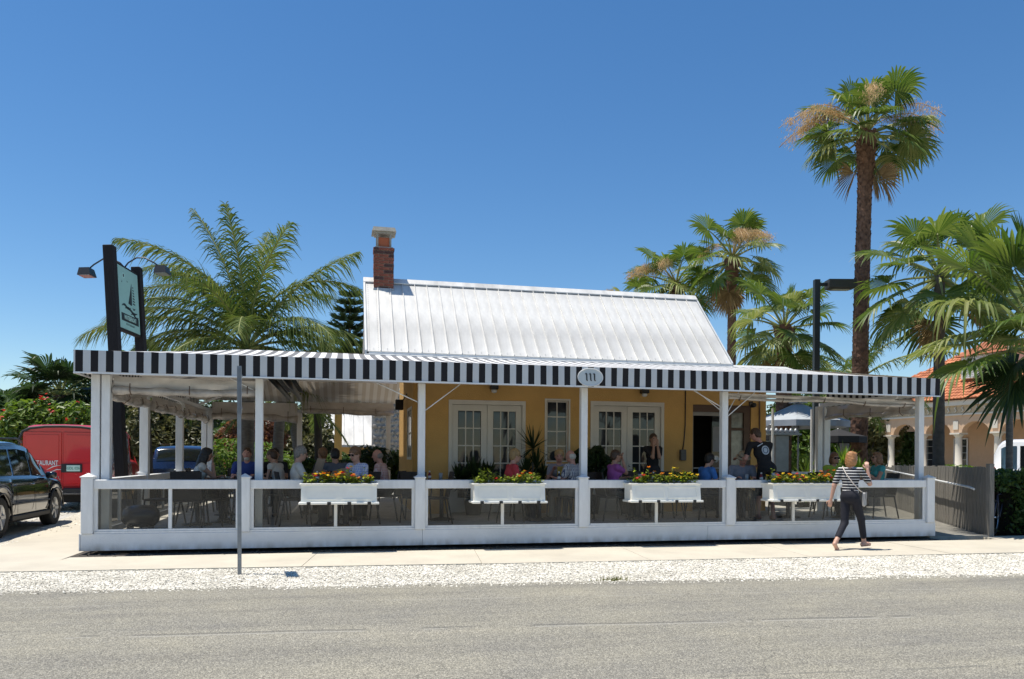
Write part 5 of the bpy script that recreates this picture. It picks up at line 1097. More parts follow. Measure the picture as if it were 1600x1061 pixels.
def bushy(name, label, u, v, zb, m, rad, z, n, seed, leaf=.07, **k):
    t = thing(name, label, 'potted plant', (u, v, zb)); pot(t); V, F = leaf_cloud(n, rad, seed, leaf); V = V+np.array([0, 0, z]); new_obj('leaves', cloud_mesh('leaves', V, F, MATS[m]), t); s = MB()
    for q in range(4): a = q*1.57+.4; s.tube([(0, 0, .34), (math.cos(a)*rad[0]*.5, math.sin(a)*rad[1]*.5, z+.1)], .012, 5)
    s.build('stem', MATS['bark_dark'], t); return t
spiky('fern_plant', 'low arching dark plant in a pot before the left french doors', 6.28, 2.95, .3, [(0, 0, .75, 1), (.15, 0, .65, 1), (-.18, 0, .65, 1), (.3, -.05, .8, .7), (-.3, 0, .7, .8)], 5, 'leaf_dark', .50, 46, .038)
bushy('croton_plant', 'dark red leaved potted plant beside the right french doors', 8.78, 3.0, .3, 'leaf_dark', (.42, .3, .48), 1.05, 330, 6, .13)
bushy('small_plant', 'small potted plant at the foot of the right french doors behind the purple shirt', 9.55, 2.9, .3, 'leaf_mid', (.2, .2, .2), .62, 220, 7, .05)
for k, (u, v, lab, hh) in enumerate([(15.6, 4.2, 'tall yellow green yucca in a dark pot behind the waiter', 1.35), (16.3, 4.6, 'bushy yucca with sunlit leaves to the right behind the waiter', 1.05), (15.0, 4.8, 'short yucca with pale blades nearest the yellow wall', .95)]):
    spiky('yucca', lab, u, v, 0, [(0, 0, hh, 1), (.2, .1, hh*.75, .9), (-.2, -.1, hh*.7, .9)], 30+k, 'leaf_bright', .55, 60, .03)
bush('vine_shrub', 'sunlit leafy shrub with pale new leaves between the yuccas and the back post', 8.7, 20.8, .85, (.9, .5, .7), 2200, 90, 'leaf_bright', .08)
# ================================================================ sign on two black posts
sg = thing('restaurant_sign', 'pale green sailboat sign with two lamps between two tall black posts', 'sign', (-.62, 4.68, 0))
sg.rotation_euler = (0, R(-3.3), R(-7))
SW = 1.40     # distance between the posts, along +Y
BWm = MATS['black_wood']
box_obj('post', BWm, sg, -.10, .10, -.10, .10, -.05, 5.72, .012); box_obj('post', BWm, sg, -.095, .095, SW-.095, SW+.095, -.05, 5.62, .012)
SB0, SB1 = 4.05, 5.45
bd = box_obj('board', MATS['black_wood'], sg, -.05, .05, .142, SW-.122, SB0, SB1, .008)
fc = box_obj('face', MATS['sage'], bd, .052, .060, .18, SW-.16, SB0+.05, SB1-.05)
box_obj('face', MATS['sage'], bd, -.060, -.052, .18, SW-.16, SB0+.05, SB1-.05)
W_ = SW-.34; K = M('sign_black', (.012, .016, .018), .5)
def flat(name, poly, parent=bd, off=.0635, m=K):      # poly in 0..1 board units, seen from the +X side: left = near post
    q = MB(); y0 = .18; z0 = SB0+.05; h = SB1-SB0-.10
    n = len(poly); vs = [(.0605, y0+a*W_, z0+b*h) for a, b in poly]+[(off, y0+a*W_, z0+b*h) for a, b in poly]
    q.add(vs, [tuple(range(n))[::-1], tuple(range(n, 2*n))]+[(i, (i+1) % n, n+(i+1) % n, n+i) for i in range(n)]); return q.build(name, m, parent)
flat('sail', [(.46, .44), (.66, .80), (.64, .44), (.60, .425)])
for k in range(7):
    a = k/7; z = .80-.045*(k+1)-.0; flat('jib_stripe', [(.70, z), (.72+.055*a**.6+.02, z-.006), (.74+.075*a**.6, z-.028), (.70-.01*a, z-.022)])
flat('hull', [(.66, .405), (.72, .385), (.80, .405), (.78, .375), (.70, .362)])
def wave(pts, w0): 
    n = 14; up = []; dn = []
    for i in range(n+1):
        t = i/n; x = pts[0]+(pts[2]-pts[0])*t; z = pts[1]+(pts[3]-pts[1])*t+.028*math.sin(t*6.28); th = w0*math.sin(math.pi*t)**.6+.001; up.append((x, z+th)); dn.append((x, z-th))
    flat('wave', up+dn[::-1])
wave((.12, .36, .58, .385), .020); wave((.26, .335, .90, .335), .022); wave((.56, .27, .95, .275), .020)
s_ = flat('sun_emblem', [(.27+.065*math.cos(a*.5236), .865+.045*math.sin(a*.5236)) for a in range(12)], m=M('sign_pale', (.42, .66, .58), .5)); flat('sun_mark', [(.27+.035*math.cos(a*.785)*(1 if a % 2 else .7), .865+.028*math.sin(a*.785)) for a in range(8)], off=.066)
for a, b in ((.15, .75), (.42, .79)): flat('bird', [(a, b+.02), (a+.03, b), (a+.06, b+.02), (a+.03, b-.012)])
flat('name_panel', [(.09, .125), (.94, .125), (.94, .25), (.09, .25)])
tm = text_mesh('WATERFRONT', .128, .0015, bold=True, sx=.74); tm.materials.clear(); tm.materials.append(MATS['sign_pale']); new_obj('lettering', tm, bd, (.0655, .18+.515*W_, SB0+.05+.19*(SB1-SB0-.1)), (R(90), 0, R(90)))
tm = text_mesh('R E S T A U R A N T', .062, .001, sx=.85); tm.materials.clear(); tm.materials.append(K); new_obj('lettering', tm, bd, (.0625, .18+.515*W_, SB0+.05+.085*(SB1-SB0-.1)), (R(90), 0, R(90)))
for sgn, lab in ((1, 'a'), (-1, 'b')):
    yy = .72; arm = [(sgn*.0, yy, SB1), (sgn*.08, yy, SB1+.10), (sgn*.25, yy, SB1+.20), (sgn*.42, yy, SB1+.20), (sgn*.62, yy, SB1+.08), (sgn*.74, yy, SB1-.02)]
    a_ = MB().tube(arm, .016, 6).build('lamp_arm', MATS['black_metal'], sg)
    hd_ = MB(); c = Vector((sgn*.77, yy, SB1-.10)); hd_.add([c+Vector(q) for q in ((-.10, -.13, .10), (.10, -.13, .10), (.10, .13, .10), (-.10, .13, .10), (-.13, -.17, -.06), (.13, -.17, -.06), (.13, .17, -.06), (-.13, .17, -.06))], [(0, 1, 2, 3), (7, 6, 5, 4), (0, 4, 5, 1), (1, 5, 6, 2), (2, 6, 7, 3), (3, 7, 4, 0)])
    h_ = hd_.build('lamp_head', MATS['black_metal'], a_); h_.matrix_parent_inverse = Matrix(); 
    box_obj('lamp_glass', MATS['alloy'], a_, c.x-.11, c.x+.11, yy-.15, yy+.15, c.z-.068, c.z-.061)
# galvanised roadside sign post, sign edge-on
t = thing('sign_post', 'thin galvanised street sign post in the gravel with its plate seen edge on', 'sign post', (2.47, -2.24, -.05)); q = MB(); q.box(-.024, .024, -.018, -.012, 0, 2.62); q.box(-.024, -.018, -.012, .022, 0, 2.62); q.box(.018, .024, -.012, .022, 0, 2.62); pst = q.build('post', MATS['galv'], t); t.rotation_euler = (0, R(-.5), R(7.5))
box_obj('sign_plate', MATS['galv'], t, .026, .029, -.22, .26, 2.02, 2.60)
q = MB()
for z in (2.1, 2.5): q.lathe([(.012, .0), (.012, .012)], 8, (.030, 0, z), 'X')
q.build('bolt', MATS['galv'], t)
# street lamp
p_ = CW(8.3, 21); lp = thing('street_lamp', 'black street lamp with flat box head left of the tall palm trunk', 'street lamp', (p_.x, p_.y, -.05), YAW)
box_obj('pole', MATS['black_metal'], lp, -.075, .075, -.075, .075, 0, 6.43, .006); box_obj('base', MATS['black_metal'], lp, -.16, .16, -.16, .16, 0, .06)
box_obj('arm', MATS['black_metal'], lp, .076, .30, -.04, .04, 6.26, 6.34); q = MB(); q.add([(.28, -.17, 6.42), (1.03, -.17, 6.42), (1.03, .17, 6.42), (.28, .17, 6.42), (.28, -.17, 6.20), (1.03, -.17, 6.20), (1.03, .17, 6.20), (.28, .17, 6.20), (.36, -.13, 6.16), (.90, -.13, 6.16), (.90, .13, 6.16), (.36, .13, 6.16)], [(0, 1, 2, 3), (0, 4, 5, 1), (1, 5, 6, 2), (2, 6, 7, 3), (3, 7, 4, 0), (4, 8, 9, 5), (5, 9, 10, 6), (6, 10, 11, 7), (7, 11, 8, 4), (11, 10, 9, 8)])
q.build('lamp_head', M('bronze_metal', (.045, .04, .038), .45), lp); box_obj('lens', M('lens_grey', (.35, .33, .30), .3), lp, .40, .86, -.11, .11, 6.150, 6.158)
# flower boxes hung on the rail
for k, (a, b, lab, mixx) in enumerate(((3.07, 4.26, 'white flower box hung on the railing leftmost of four, orange and red blooms', (.5, .3)), (5.70, 6.92, 'white flower box hung on the railing second from the left, mostly green foliage', (.12, .1)), (8.33, 9.62, 'white flower box hung on the railing third from the left, bright yellow blooms', (.25, .9)), (10.90, 12.28, 'white flower box hung on the railing rightmost of four, behind the walking woman', (.5, .35)))):
    rs = random.Random(k+50); t = thing('flower_box', lab, 'flower box', ((a+b)/2, -.025, 0), group='flower boxes along the railing'); w = (b-a)/2; q = MB(); zt, zb = 1.025, .765
    y0t, y0b = -.33, -.365
    def prof(x0, x1): q.add([(x0, -.0, zb), (x1, -.0, zb), (x1, y0b, zb), (x0, y0b, zb), (x0, -.0, zt), (x1, -.0, zt), (x1, y0t, zt), (x0, y0t, zt)], [(0, 1, 2, 3), (0, 3, 7, 4), (1, 5, 6, 2), (2, 6, 7, 3), (0, 4, 5, 1)])
    prof(-w+.035, w-.035)
    q.box(-w+.01, w-.01, y0t-.022, 0, zt-.001, zt+.022, .004); q.box(-w, w, y0b-.03, 0, zb-.035, zb-.001, .006)
    bx = q.build('box', MATS['planter_white'], t); box_obj('soil', MATS['soil'], t, -w+.04, w-.04, y0t+.01, -.02, zt+.012, zt+.026)
    for s0, s1 in ((-w+.10, -.03), (.03, w-.10)):
        tr = MB(); f = lambda z: y0b+(y0t-y0b)*(z-zb)/(zt-zb)-.009
        for (x0, x1, za, zc) in ((s0, s1, zb+.035, zb+.05), (s0, s1, zt-.05, zt-.035), (s0, s0+.014, zb+.05, zt-.05), (s1-.014, s1, zb+.05, zt-.05)): tr.add([(x0, f(za), za), (x1, f(za), za), (x1, f(zc), zc), (x0, f(zc), zc), (x0, f(za)+.012, za), (x1, f(za)+.012, za), (x1, f(zc)+.012, zc), (x0, f(zc)+.012, zc)], [(0, 1, 2, 3), (0, 4, 5, 1), (3, 2, 6, 7), (0, 3, 7, 4), (1, 5, 6, 2)])
        tr.build('panel_trim', MATS['planter_white'], t)
    for j in range(4): x = -w+2*w*(j+.5)/4; box_obj('foot_clip', MATS['black_plastic'], t, x-.028, x+.028, y0b-.034, y0b-.0305, zb-.035, zb+.006)
    lv = MB(); fl_ = {'flower_orange': MB(), 'flower_yellow': MB(), 'flower_red': MB()}; tall = MB()
    for c in range(95):
        cx = rs.uniform(-w+.08, w-.08); cy = rs.uniform(y0t+.02, -.10); ht = rs.uniform(.04, .15)*(1.7 if rs.random() < .15 else 1); base = Vector((cx, cy, zt+.02)); tip = base+Vector((rs.gauss(0, .02), rs.gauss(-.01, .02), ht)); lv.tube([base, tip], .003, 3, False)
        for j in range(15):
            q_ = rs.uniform(.2, 1); o = base.lerp(tip, q_)+Vector((rs.gauss(0, .022), rs.gauss(0, .022), rs.gauss(0, .012))); a_ = rs.uniform(0, 6.28); d = Vector((math.cos(a_), math.sin(a_), rs.uniform(-.2, .8))).normalized()*rs.uniform(.026, .048); tg = Vector((-math.sin(a_), math.cos(a_), 0))*.019; lv.add([o-d*.3, o+d*.3-tg, o+d, o+d*.3+tg], [(0, 1, 2), (0, 2, 3)])
        if rs.random() < mixx[0]+(.35 if (k == 2 and cx > .1) else 0):
            mm = 'flower_yellow' if (rs.random() < mixx[1] and (k != 2 or cx > 0)) else rs.choice(('flower_orange', 'flower_orange', 'flower_red')); B = fl_[mm]
            for j in range(11): a_ = j*.57; e_ = rs.uniform(0, .9); d = Vector((math.cos(a_)*math.cos(e_), math.sin(a_)*math.cos(e_), math.sin(e_)))*.034; tg = Vector((-math.sin(a_), math.cos(a_), 0))*.014; o = tip+Vector((0, -.008, .012)); B.add([o, o+d-tg, o+d*1.15, o+d+tg], [(0, 1, 2), (0, 2, 3)])
    new_obj('foliage', lv.mesh('foliage', MATS['planter_leaf'], fix=False), t)
    for m_, B in fl_.items():
        if B.v: new_obj('blooms', B.mesh('blooms', MATS[m_], fix=False), t, kind='stuff')
# grey plank fence with white handrail at the right
fn = thing('plank_fence', 'weathered grey board fence beside the ramp at the right end of the patio', 'fence'); P0, P1 = Vector((15.88, .22, 0)), Vector((17.75, 5.2, 0)); P2 = Vector((19.6, 9.0, 0)); rs = random.Random(8)
def fence_run(a, b, ht=1.36):
    d = (b-a); L_ = d.length; d.normalize(); nn = Vector((-d.y, d.x, 0)); n = int(L_/.145); ang = math.atan2(d.y, d.x)
    for i in range(n):
        c = a+d*(i+.5)*L_/n; h = ht+rs.uniform(-.015, .015); o = new_obj('board', random.choice(BOARDS), fn, (c.x+nn.x*rs.uniform(-.005, .005), c.y, -.03), (0, rs.uniform(-.008, .008), ang)); o.scale = (1, 1, h/1.36)
    r = MB()
    for z in (.3, 1.15): r.bar(a-nn*.045+Vector((0, 0, z)), b-nn*.045+Vector((0, 0, z)), .04, .09)
    r.build('fence_rail', MATS['grey_wood'], fn)
BOARDS = [MB().box(-.069+random.uniform(0, .004), .069, -.012, .012, 0, 1.36, .003).mesh('board', MATS['grey_wood']) for _ in range(4)]
fence_run(P0, P1); fence_run(P1, P2, 1.30)
box_obj('end_post', MATS['grey_wood'], fn, P0.x-.05, P0.x+.06, P0.y-.10, P0.y-.0, -.05, 1.40, .006)
d = (P1-P0).normalized(); nn = Vector((-d.y, d.x, 0)); hr = MB(); hr.tube([P0+nn*.14+d*.25+Vector((0, 0, .90)), P0+nn*.14+d*.45+Vector((0, 0, .93)), P1+nn*.14+Vector((0, 0, 1.20))], .022, 8)
for k in range(4): q_ = P0+d*(.6+k*1.4)+Vector((0, 0, .90+k*.07)); hr.tube([q_+nn*.02, q_+nn*.14+Vector((0, 0, .03))], .014, 6)
hr.build('handrail', MATS['white_paint'], fn)
# boardwalk ramp between patio and fence
rp = bpy.data.objects.new('ramp', None); col.objects.link(rp); rp['kind'] = 'structure'
for k in range(34):
    v = .25+k*.145; x1 = P0.x+(P1.x-P0.x)*(v-.22)/(P1.y-.22)-.04; z = .0+.05*v; MB().box(14.52, x1, v, v+.138, z-.04, z).build('plank', MATS['ramp_wood'], rp)
box_obj('ramp_kerb', MATS['ramp_wood'], rp, 14.5, 15.8, .12, .24, -.05, .03)
# bicycle leaning in the hedge
bi = thing('bicycle', 'dark bicycle with its wheel showing at the end of the grey fence', 'bicycle', (16.32, .52, 0), R(-58)); rr = .34
for y in (0, 1.02):
    w_ = MB(); w_.tube([(0, y+rr*math.cos(a*.3142), rr+rr*math.sin(a*.3142)) for a in range(21)], .017, 6, False); wh = w_.build('wheel', MATS['rubber'], bi)
    r_ = MB(); r_.tube([(0, y+(rr-.03)*math.cos(a*.3142), rr+(rr-.03)*math.sin(a*.3142)) for a in range(21)], .009, 5, False)
    for a in range(18): r_.tube([(0, y, rr), (0, y+(rr-.03)*math.cos(a*.349), rr+(rr-.03)*math.sin(a*.349))], .0015, 3, False)
    r_.lathe([(.02, -.04), (.02, .04)], 8, (0, y, rr), 'X'); r_.build('rim', MATS['chrome'], wh)
f = MB(); A_, B_, C_, D_, E_ = (0, 0, rr), (0, .40, .30), (0, .27, .78), (0, .82, .80), (0, 1.02, rr)
for a, b in ((A_, B_), (A_, C_), (B_, C_), (C_, D_), (B_, D_), (D_, E_)): f.tube([a, b], .014, 6)
f.build('frame', M('bike_paint', (.04, .05, .09), .3), bi); MB().tube([(-.26, .74, 1.0), (-.08, .82, .98), (.08, .82, .98), (.26, .74, 1.0)], .012, 6).build('handlebar', MATS['chrome'], bi); MB().tube([(0, .82, .8), (0, .81, .98)], .012, 6).build('stem', MATS['chrome'], bi)
sdl = MB(); sdl.box(-.07, .07, .12, .38, .90, .95, .02); sdl.tube([(0, .27, .78), (0, .25, .9)], .012, 6); sdl.build('saddle', MATS['rubber'], bi)
# grey market umbrella and black umbrella beyond the right end of the patio
def umbrella(lab, X, Y, zt, zr, R_, m, cap=True, n=8, grp=None):
    p = CW(X, Y, -.02); t = thing('umbrella', lab, 'umbrella', (p.x, p.y, 0), YAW); c = MB(); vs = [(0, 0, zt)]
    for k in range(n): a = 2*math.pi*(k+.5)/n; vs.append((R_*.5*math.cos(a), R_*.5*math.sin(a), zr+(zt-zr)*.42))
    for k in range(n): a = 2*math.pi*(k+.5)/n; vs.append((R_*math.cos(a), R_*math.sin(a), zr))
    for k in range(n): a = 2*math.pi*(k+.5)/n; vs.append((R_*math.cos(a), R_*math.sin(a), zr-.18))
    c.add(vs, [(0, k+1, (k+1) % n+1) for k in range(n)]+[(k+1, n+k+1, n+(k+1) % n+1, (k+1) % n+1) for k in range(n)]+[(n+k+1, 2*n+k+1, 2*n+(k+1) % n+1, n+(k+1) % n+1) for k in range(n)]); new_obj('canopy', c.mesh('canopy', MATS[m], fix=False), t)
    if cap: MB().add([(0, 0, zt+.12)]+[(R_*.2*math.cos(2*math.pi*k/n), R_*.2*math.sin(2*math.pi*k/n), zt-.03) for k in range(n)], [(0, k+1, (k+1) % n+1) for k in range(n)]).build('cap', MATS['white_paint'], t)
    MB().tube([(0, 0, 0), (0, 0, zt)], .03, 8).build('pole', MATS['galv'], t); b = MB(); b.lathe([(.25, 0), (.25, .05), (.05, .09)], 16); b.build('base', MATS['black_metal'], t)
    rb = MB()
    for k in range(n): a = 2*math.pi*(k+.5)/n; rb.tube([(0, 0, zt-.05), (R_*.98*math.cos(a), R_*.98*math.sin(a), zr-.02)], .01, 4, False)
    rb.build('ribs', MATS['galv'], t)
umbrella('wide grey market umbrella with a pale peak beyond the right end of the patio', 8.75, 23.5, 3.22, 2.62, 1.5, 'canvas_grey')
umbrella('folded down black umbrella under the grey one, right side', 9.25, 21.8, 2.35, 2.12, .75, 'black_fabric', False)
umbrella('small black umbrella under the grey one, left side near the yellow wall', 7.6, 22.6, 2.5, 2.2, .55, 'black_fabric', False)
t = thing('patio_heater', 'grey stainless column unit with rippled hood behind the waiter', 'heater', (14.9, 5.9, 0)); box_obj('column', M('steel', (.22, .24, .26), .4, var=.2, vs=3), t, -.2, .2, -.15, .15, 0, 2.1, .02); q = MB()
for k in range(7): q.lathe([(.10, 0), (.02, .14)], 8, (-.42+k*.14, -.1, 2.14))
q.box(-.5, .5, -.25, .25, 2.10, 2.14); q.build('hood', MATS['galv'], t)
# tables and chairs
def make_chair():
    t = thing('chair', 'x', 'chair'); s = MB(); s.box(-.22, .22, -.22, .22, .42, .455, .01); s.build('seat', MATS['rattan'], t)
    b = MB(); b.add([(-.22, -.20, .46), (.22, -.20, .46), (.23, -.29, .90), (-.23, -.29, .90), (-.22, -.225, .46), (.22, -.225, .46), (.23, -.315, .90), (-.23, -.315, .90)], [(0, 1, 2, 3), (7, 6, 5, 4), (0, 4, 5, 1), (2, 6, 7, 3), (0, 3, 7, 4), (1, 5, 6, 2)]); b.build('backrest', MATS['rattan'], t)
    for sx in (-1, 1):
        q = MB(); q.tube([(sx*.21, .20, .43), (sx*.235, .24, 0)], .014, 6); q.build('leg', MATS['black_metal'], t); q = MB(); q.tube([(sx*.21, -.2, .43), (sx*.235, -.28, 0)], .014, 6); q.build('leg', MATS['black_metal'], t)
        q = MB(); q.tube([(sx*.235, -.26, .68), (sx*.26, -.1, .67), (sx*.26, .1, .66), (sx*.25, .2, .62), (sx*.23, .22, .44)], .015, 6); q.build('arm', MATS['black_metal'], t)
    return t
def make_table():
    t = thing('table', 'x', 'table'); box_obj('table_top', MATS['table_dark'], t, -.38, .38, -.38, .38, .705, .74, .006); q = MB(); q.lathe([(.24, 0), (.24, .02), (.04, .05), (.035, .70), (.14, .703)], 16); q.build('pedestal', MATS['black_metal'], t); return t
chair0 = make_chair(); table0 = make_table(); used = {'c': 0, 't': 0}; ZF = .30
def put(kind, u, v, rz, lab, grp=None):
    p = chair0 if kind == 'c' else table0; o = p if not used[kind] else copy_tree(p); used[kind] += 1; o.location = (u, v, ZF); o.rotation_euler = (0, 0, R(rz)); o['label'] = lab; o['group'] = 'dark woven patio chairs' if kind == 'c' else 'dark square patio tables'; return o
# ================================================================ people: one continuous surface grown from a field of rounded limbs
t_frames = {}
def surface_nets(D, org, h):
    s = D < 0; nx, ny, nz = D.shape
    cs = [(0, 0, 0), (1, 0, 0), (0, 1, 0), (1, 1, 0), (0, 0, 1), (1, 0, 1), (0, 1, 1), (1, 1, 1)]
    cnt = sum(s[a:nx-1+a, b:ny-1+b, c:nz-1+c].astype(np.int8) for a, b, c in cs); act = (cnt > 0) & (cnt < 8); ids = np.argwhere(act)
    idx = -np.ones(act.shape, int); idx[act] = np.arange(len(ids)); V8 = np.stack([D[ids[:, 0]+a, ids[:, 1]+b, ids[:, 2]+c] for a, b, c in cs], 1)
    acc = np.zeros((len(ids), 3)); n = np.zeros(len(ids)); C = np.array(cs, float)
    for a, b in ((0, 1), (2, 3), (4, 5), (6, 7), (0, 2), (1, 3), (4, 6), (5, 7), (0, 4), (1, 5), (2, 6), (3, 7)):
        va, vb = V8[:, a], V8[:, b]; m = (va < 0) != (vb < 0); t = np.where(m, va/np.where(m, va-vb, 1), 0); acc += m[:, None]*(C[a]+(C[b]-C[a])*t[:, None]); n += m
    P = (ids+acc/n[:, None])*h+org; Q = []
    for ax in range(3):
        A = [slice(None)]*3; B = [slice(None)]*3; A[ax] = slice(0, -1); B[ax] = slice(1, None); ch = s[tuple(A)] != s[tuple(B)]; e = np.argwhere(ch); u, v = (ax+1) % 3, (ax+2) % 3
        e = e[(e[:, u] > 0) & (e[:, v] > 0) & (e[:, u] < D.shape[u]-1) & (e[:, v] < D.shape[v]-1)]; fl = s[e[:, 0], e[:, 1], e[:, 2]]
        def g(du, dv): q = e.copy(); q[:, u] += du; q[:, v] += dv; return idx[q[:, 0], q[:, 1], q[:, 2]]
        f = np.stack([g(-1, -1), g(0, -1), g(0, 0), g(-1, 0)], 1); f[~fl] = f[~fl][:, ::-1]; Q.append(f)
    Q = np.concatenate(Q); return P, Q[(Q >= 0).all(1)]
def field(prims, h, pad=.03, noise=0.):
    lo = np.min([p['lo'] for p in prims], 0)-pad; hi = np.max([p['hi'] for p in prims], 0)+pad; sh = np.ceil((hi-lo)/h).astype(int)+1; D = np.full(sh, 1., np.float32)
    ax = [lo[i]+np.arange(sh[i])*h for i in range(3)]
    for p in prims:
        k = p['k']; a = np.maximum(0, np.floor((p['lo']-lo-k-2.5*h)/h).astype(int)); b = np.minimum(sh, np.ceil((p['hi']-lo+k+2.5*h)/h).astype(int)+1); g = np.meshgrid(*[ax[i][a[i]:b[i]] for i in range(3)], indexing='ij'); X = np.stack(g, -1)
        d = pdist(p, X); sub = D[a[0]:b[0], a[1]:b[1], a[2]:b[2]]; hh = np.clip(.5+.5*(sub-d)/k, 0, 1); D[a[0]:b[0], a[1]:b[1], a[2]:b[2]] = sub*(1-hh)+d*hh-k*hh*(1-hh)
    if noise: g = np.meshgrid(*ax, indexing='ij'); D += noise*(np.sin(g[0]*95+g[2]*30)*np.sin(g[1]*88+g[2]*25)+.5*np.sin(g[2]*140+g[0]*60))
    return D, lo
def pdist(p, X):
    if p['t'] == 'c':
        a, b = p['a'], p['b']; ab = b-a; t = np.clip(((X-a)@ab)/max(1e-9, ab@ab), 0, 1); return np.linalg.norm(X-(a+t[..., None]*ab), axis=-1)-(p['ra']+(p['rb']-p['ra'])*t)
    q = (X-p['c'])@p['R']; k0 = np.linalg.norm(q/p['r'], axis=-1); k1 = np.linalg.norm(q/(p['r']**2), axis=-1); return k0*(k0-1)/np.maximum(k1, 1e-6)
def cap_(a, b, ra, rb, m, k=.02): a = np.array(a, float); b = np.array(b, float); r = max(ra, rb); return dict(t='c', a=a, b=b, ra=ra, rb=rb, m=m, k=k, lo=np.minimum(a, b)-r, hi=np.maximum(a, b)+r)
def ell(c, r, m, Rm=None, k=.02): c = np.array(c, float); r = np.array(r, float); Rm = np.eye(3) if Rm is None else Rm; e = np.sqrt(((Rm*r)**2).sum(1)); return dict(t='e', c=c, r=r, R=Rm, m=m, k=k, lo=c-e, hi=c+e)
def grow(name, prims, h, mats, parent, noise=0.):
    D, lo = field(prims, h, noise=noise); P, Q = surface_nets(D, lo, h); fc = P[Q].mean(1); best = np.full(len(Q), 9.); mi = np.zeros(len(Q), int)
    for p in prims:
        m = ((fc > p['lo']-.03) & (fc < p['hi']+.03)).all(1)
        if m.any(): d = pdist(p, fc[m]); b = best[m]; i = mi[m]; w_ = d < b; b[w_] = d[w_]; i[w_] = p['m']; best[m] = b; mi[m] = i
    me = bpy.data.meshes.new(name); me.from_pydata(P.tolist(), [], Q.tolist())
    for m in mats: me.materials.append(m)
    me.polygons.foreach_set('material_index', mi.tolist()); me.polygons.foreach_set('use_smooth', [True]*len(Q)); me.update(); return new_obj(name, me, parent)
def rotz(a): c, s = math.cos(a), math.sin(a); return np.array([[c, -s, 0], [s, c, 0], [0, 0, 1.]])
def rotx(a): c, s = math.cos(a), math.sin(a); return np.array([[1, 0, 0], [0, c, -s], [0, s, c]])
def roty(a): c, s = math.cos(a), math.sin(a); return np.array([[c, 0, s], [0, 1, 0], [-s, 0, c]])
def ik(a, b, l1, l2, hint):
    d = b-a; L_ = np.linalg.norm(d); mx = (l1+l2)*.995
    if L_ > mx: b = a+d/L_*mx; d = b-a; L_ = mx
    x = (l1*l1-l2*l2+L_*L_)/(2*L_); y = math.sqrt(max(0, l1*l1-x*x)); u = d/L_; hn = np.array(hint, float); hn = hn-u*(hn@u); hn /= max(1e-6, np.linalg.norm(hn)); return a+u*x+hn*y, b
def skin(i): return [M('skin_fair', (.52, .30, .22), .5, var=.05), M('skin_tan', (.40, .22, .15), .5, var=.05), M('skin_ruddy', (.50, .25, .19), .5, var=.05)][i]
EYE_M = M('eye_dark', (.03, .02, .02), .3); LIP = M('lips', (.38, .12, .10), .5)
HC = {'black': M('hair_black', (.012, .010, .009), .5, var=.3, vs=40), 'brown': M('hair_brown', (.06, .032, .018), .5, var=.3, vs=40), 'grey': M('hair_grey', (.22, .20, .18), .6, var=.3, vs=40), 'white': M('hair_white', (.50, .48, .44), .6, var=.15, vs=40), 'blond': M('hair_blond', (.34, .22, .10), .5, var=.3, vs=40), 'redblond': M('hair_copper', (.36, .17, .065), .45, var=.3, vs=30), 'light': M('hair_light_brown', (.17, .085, .04), .5, var=.3, vs=40)}
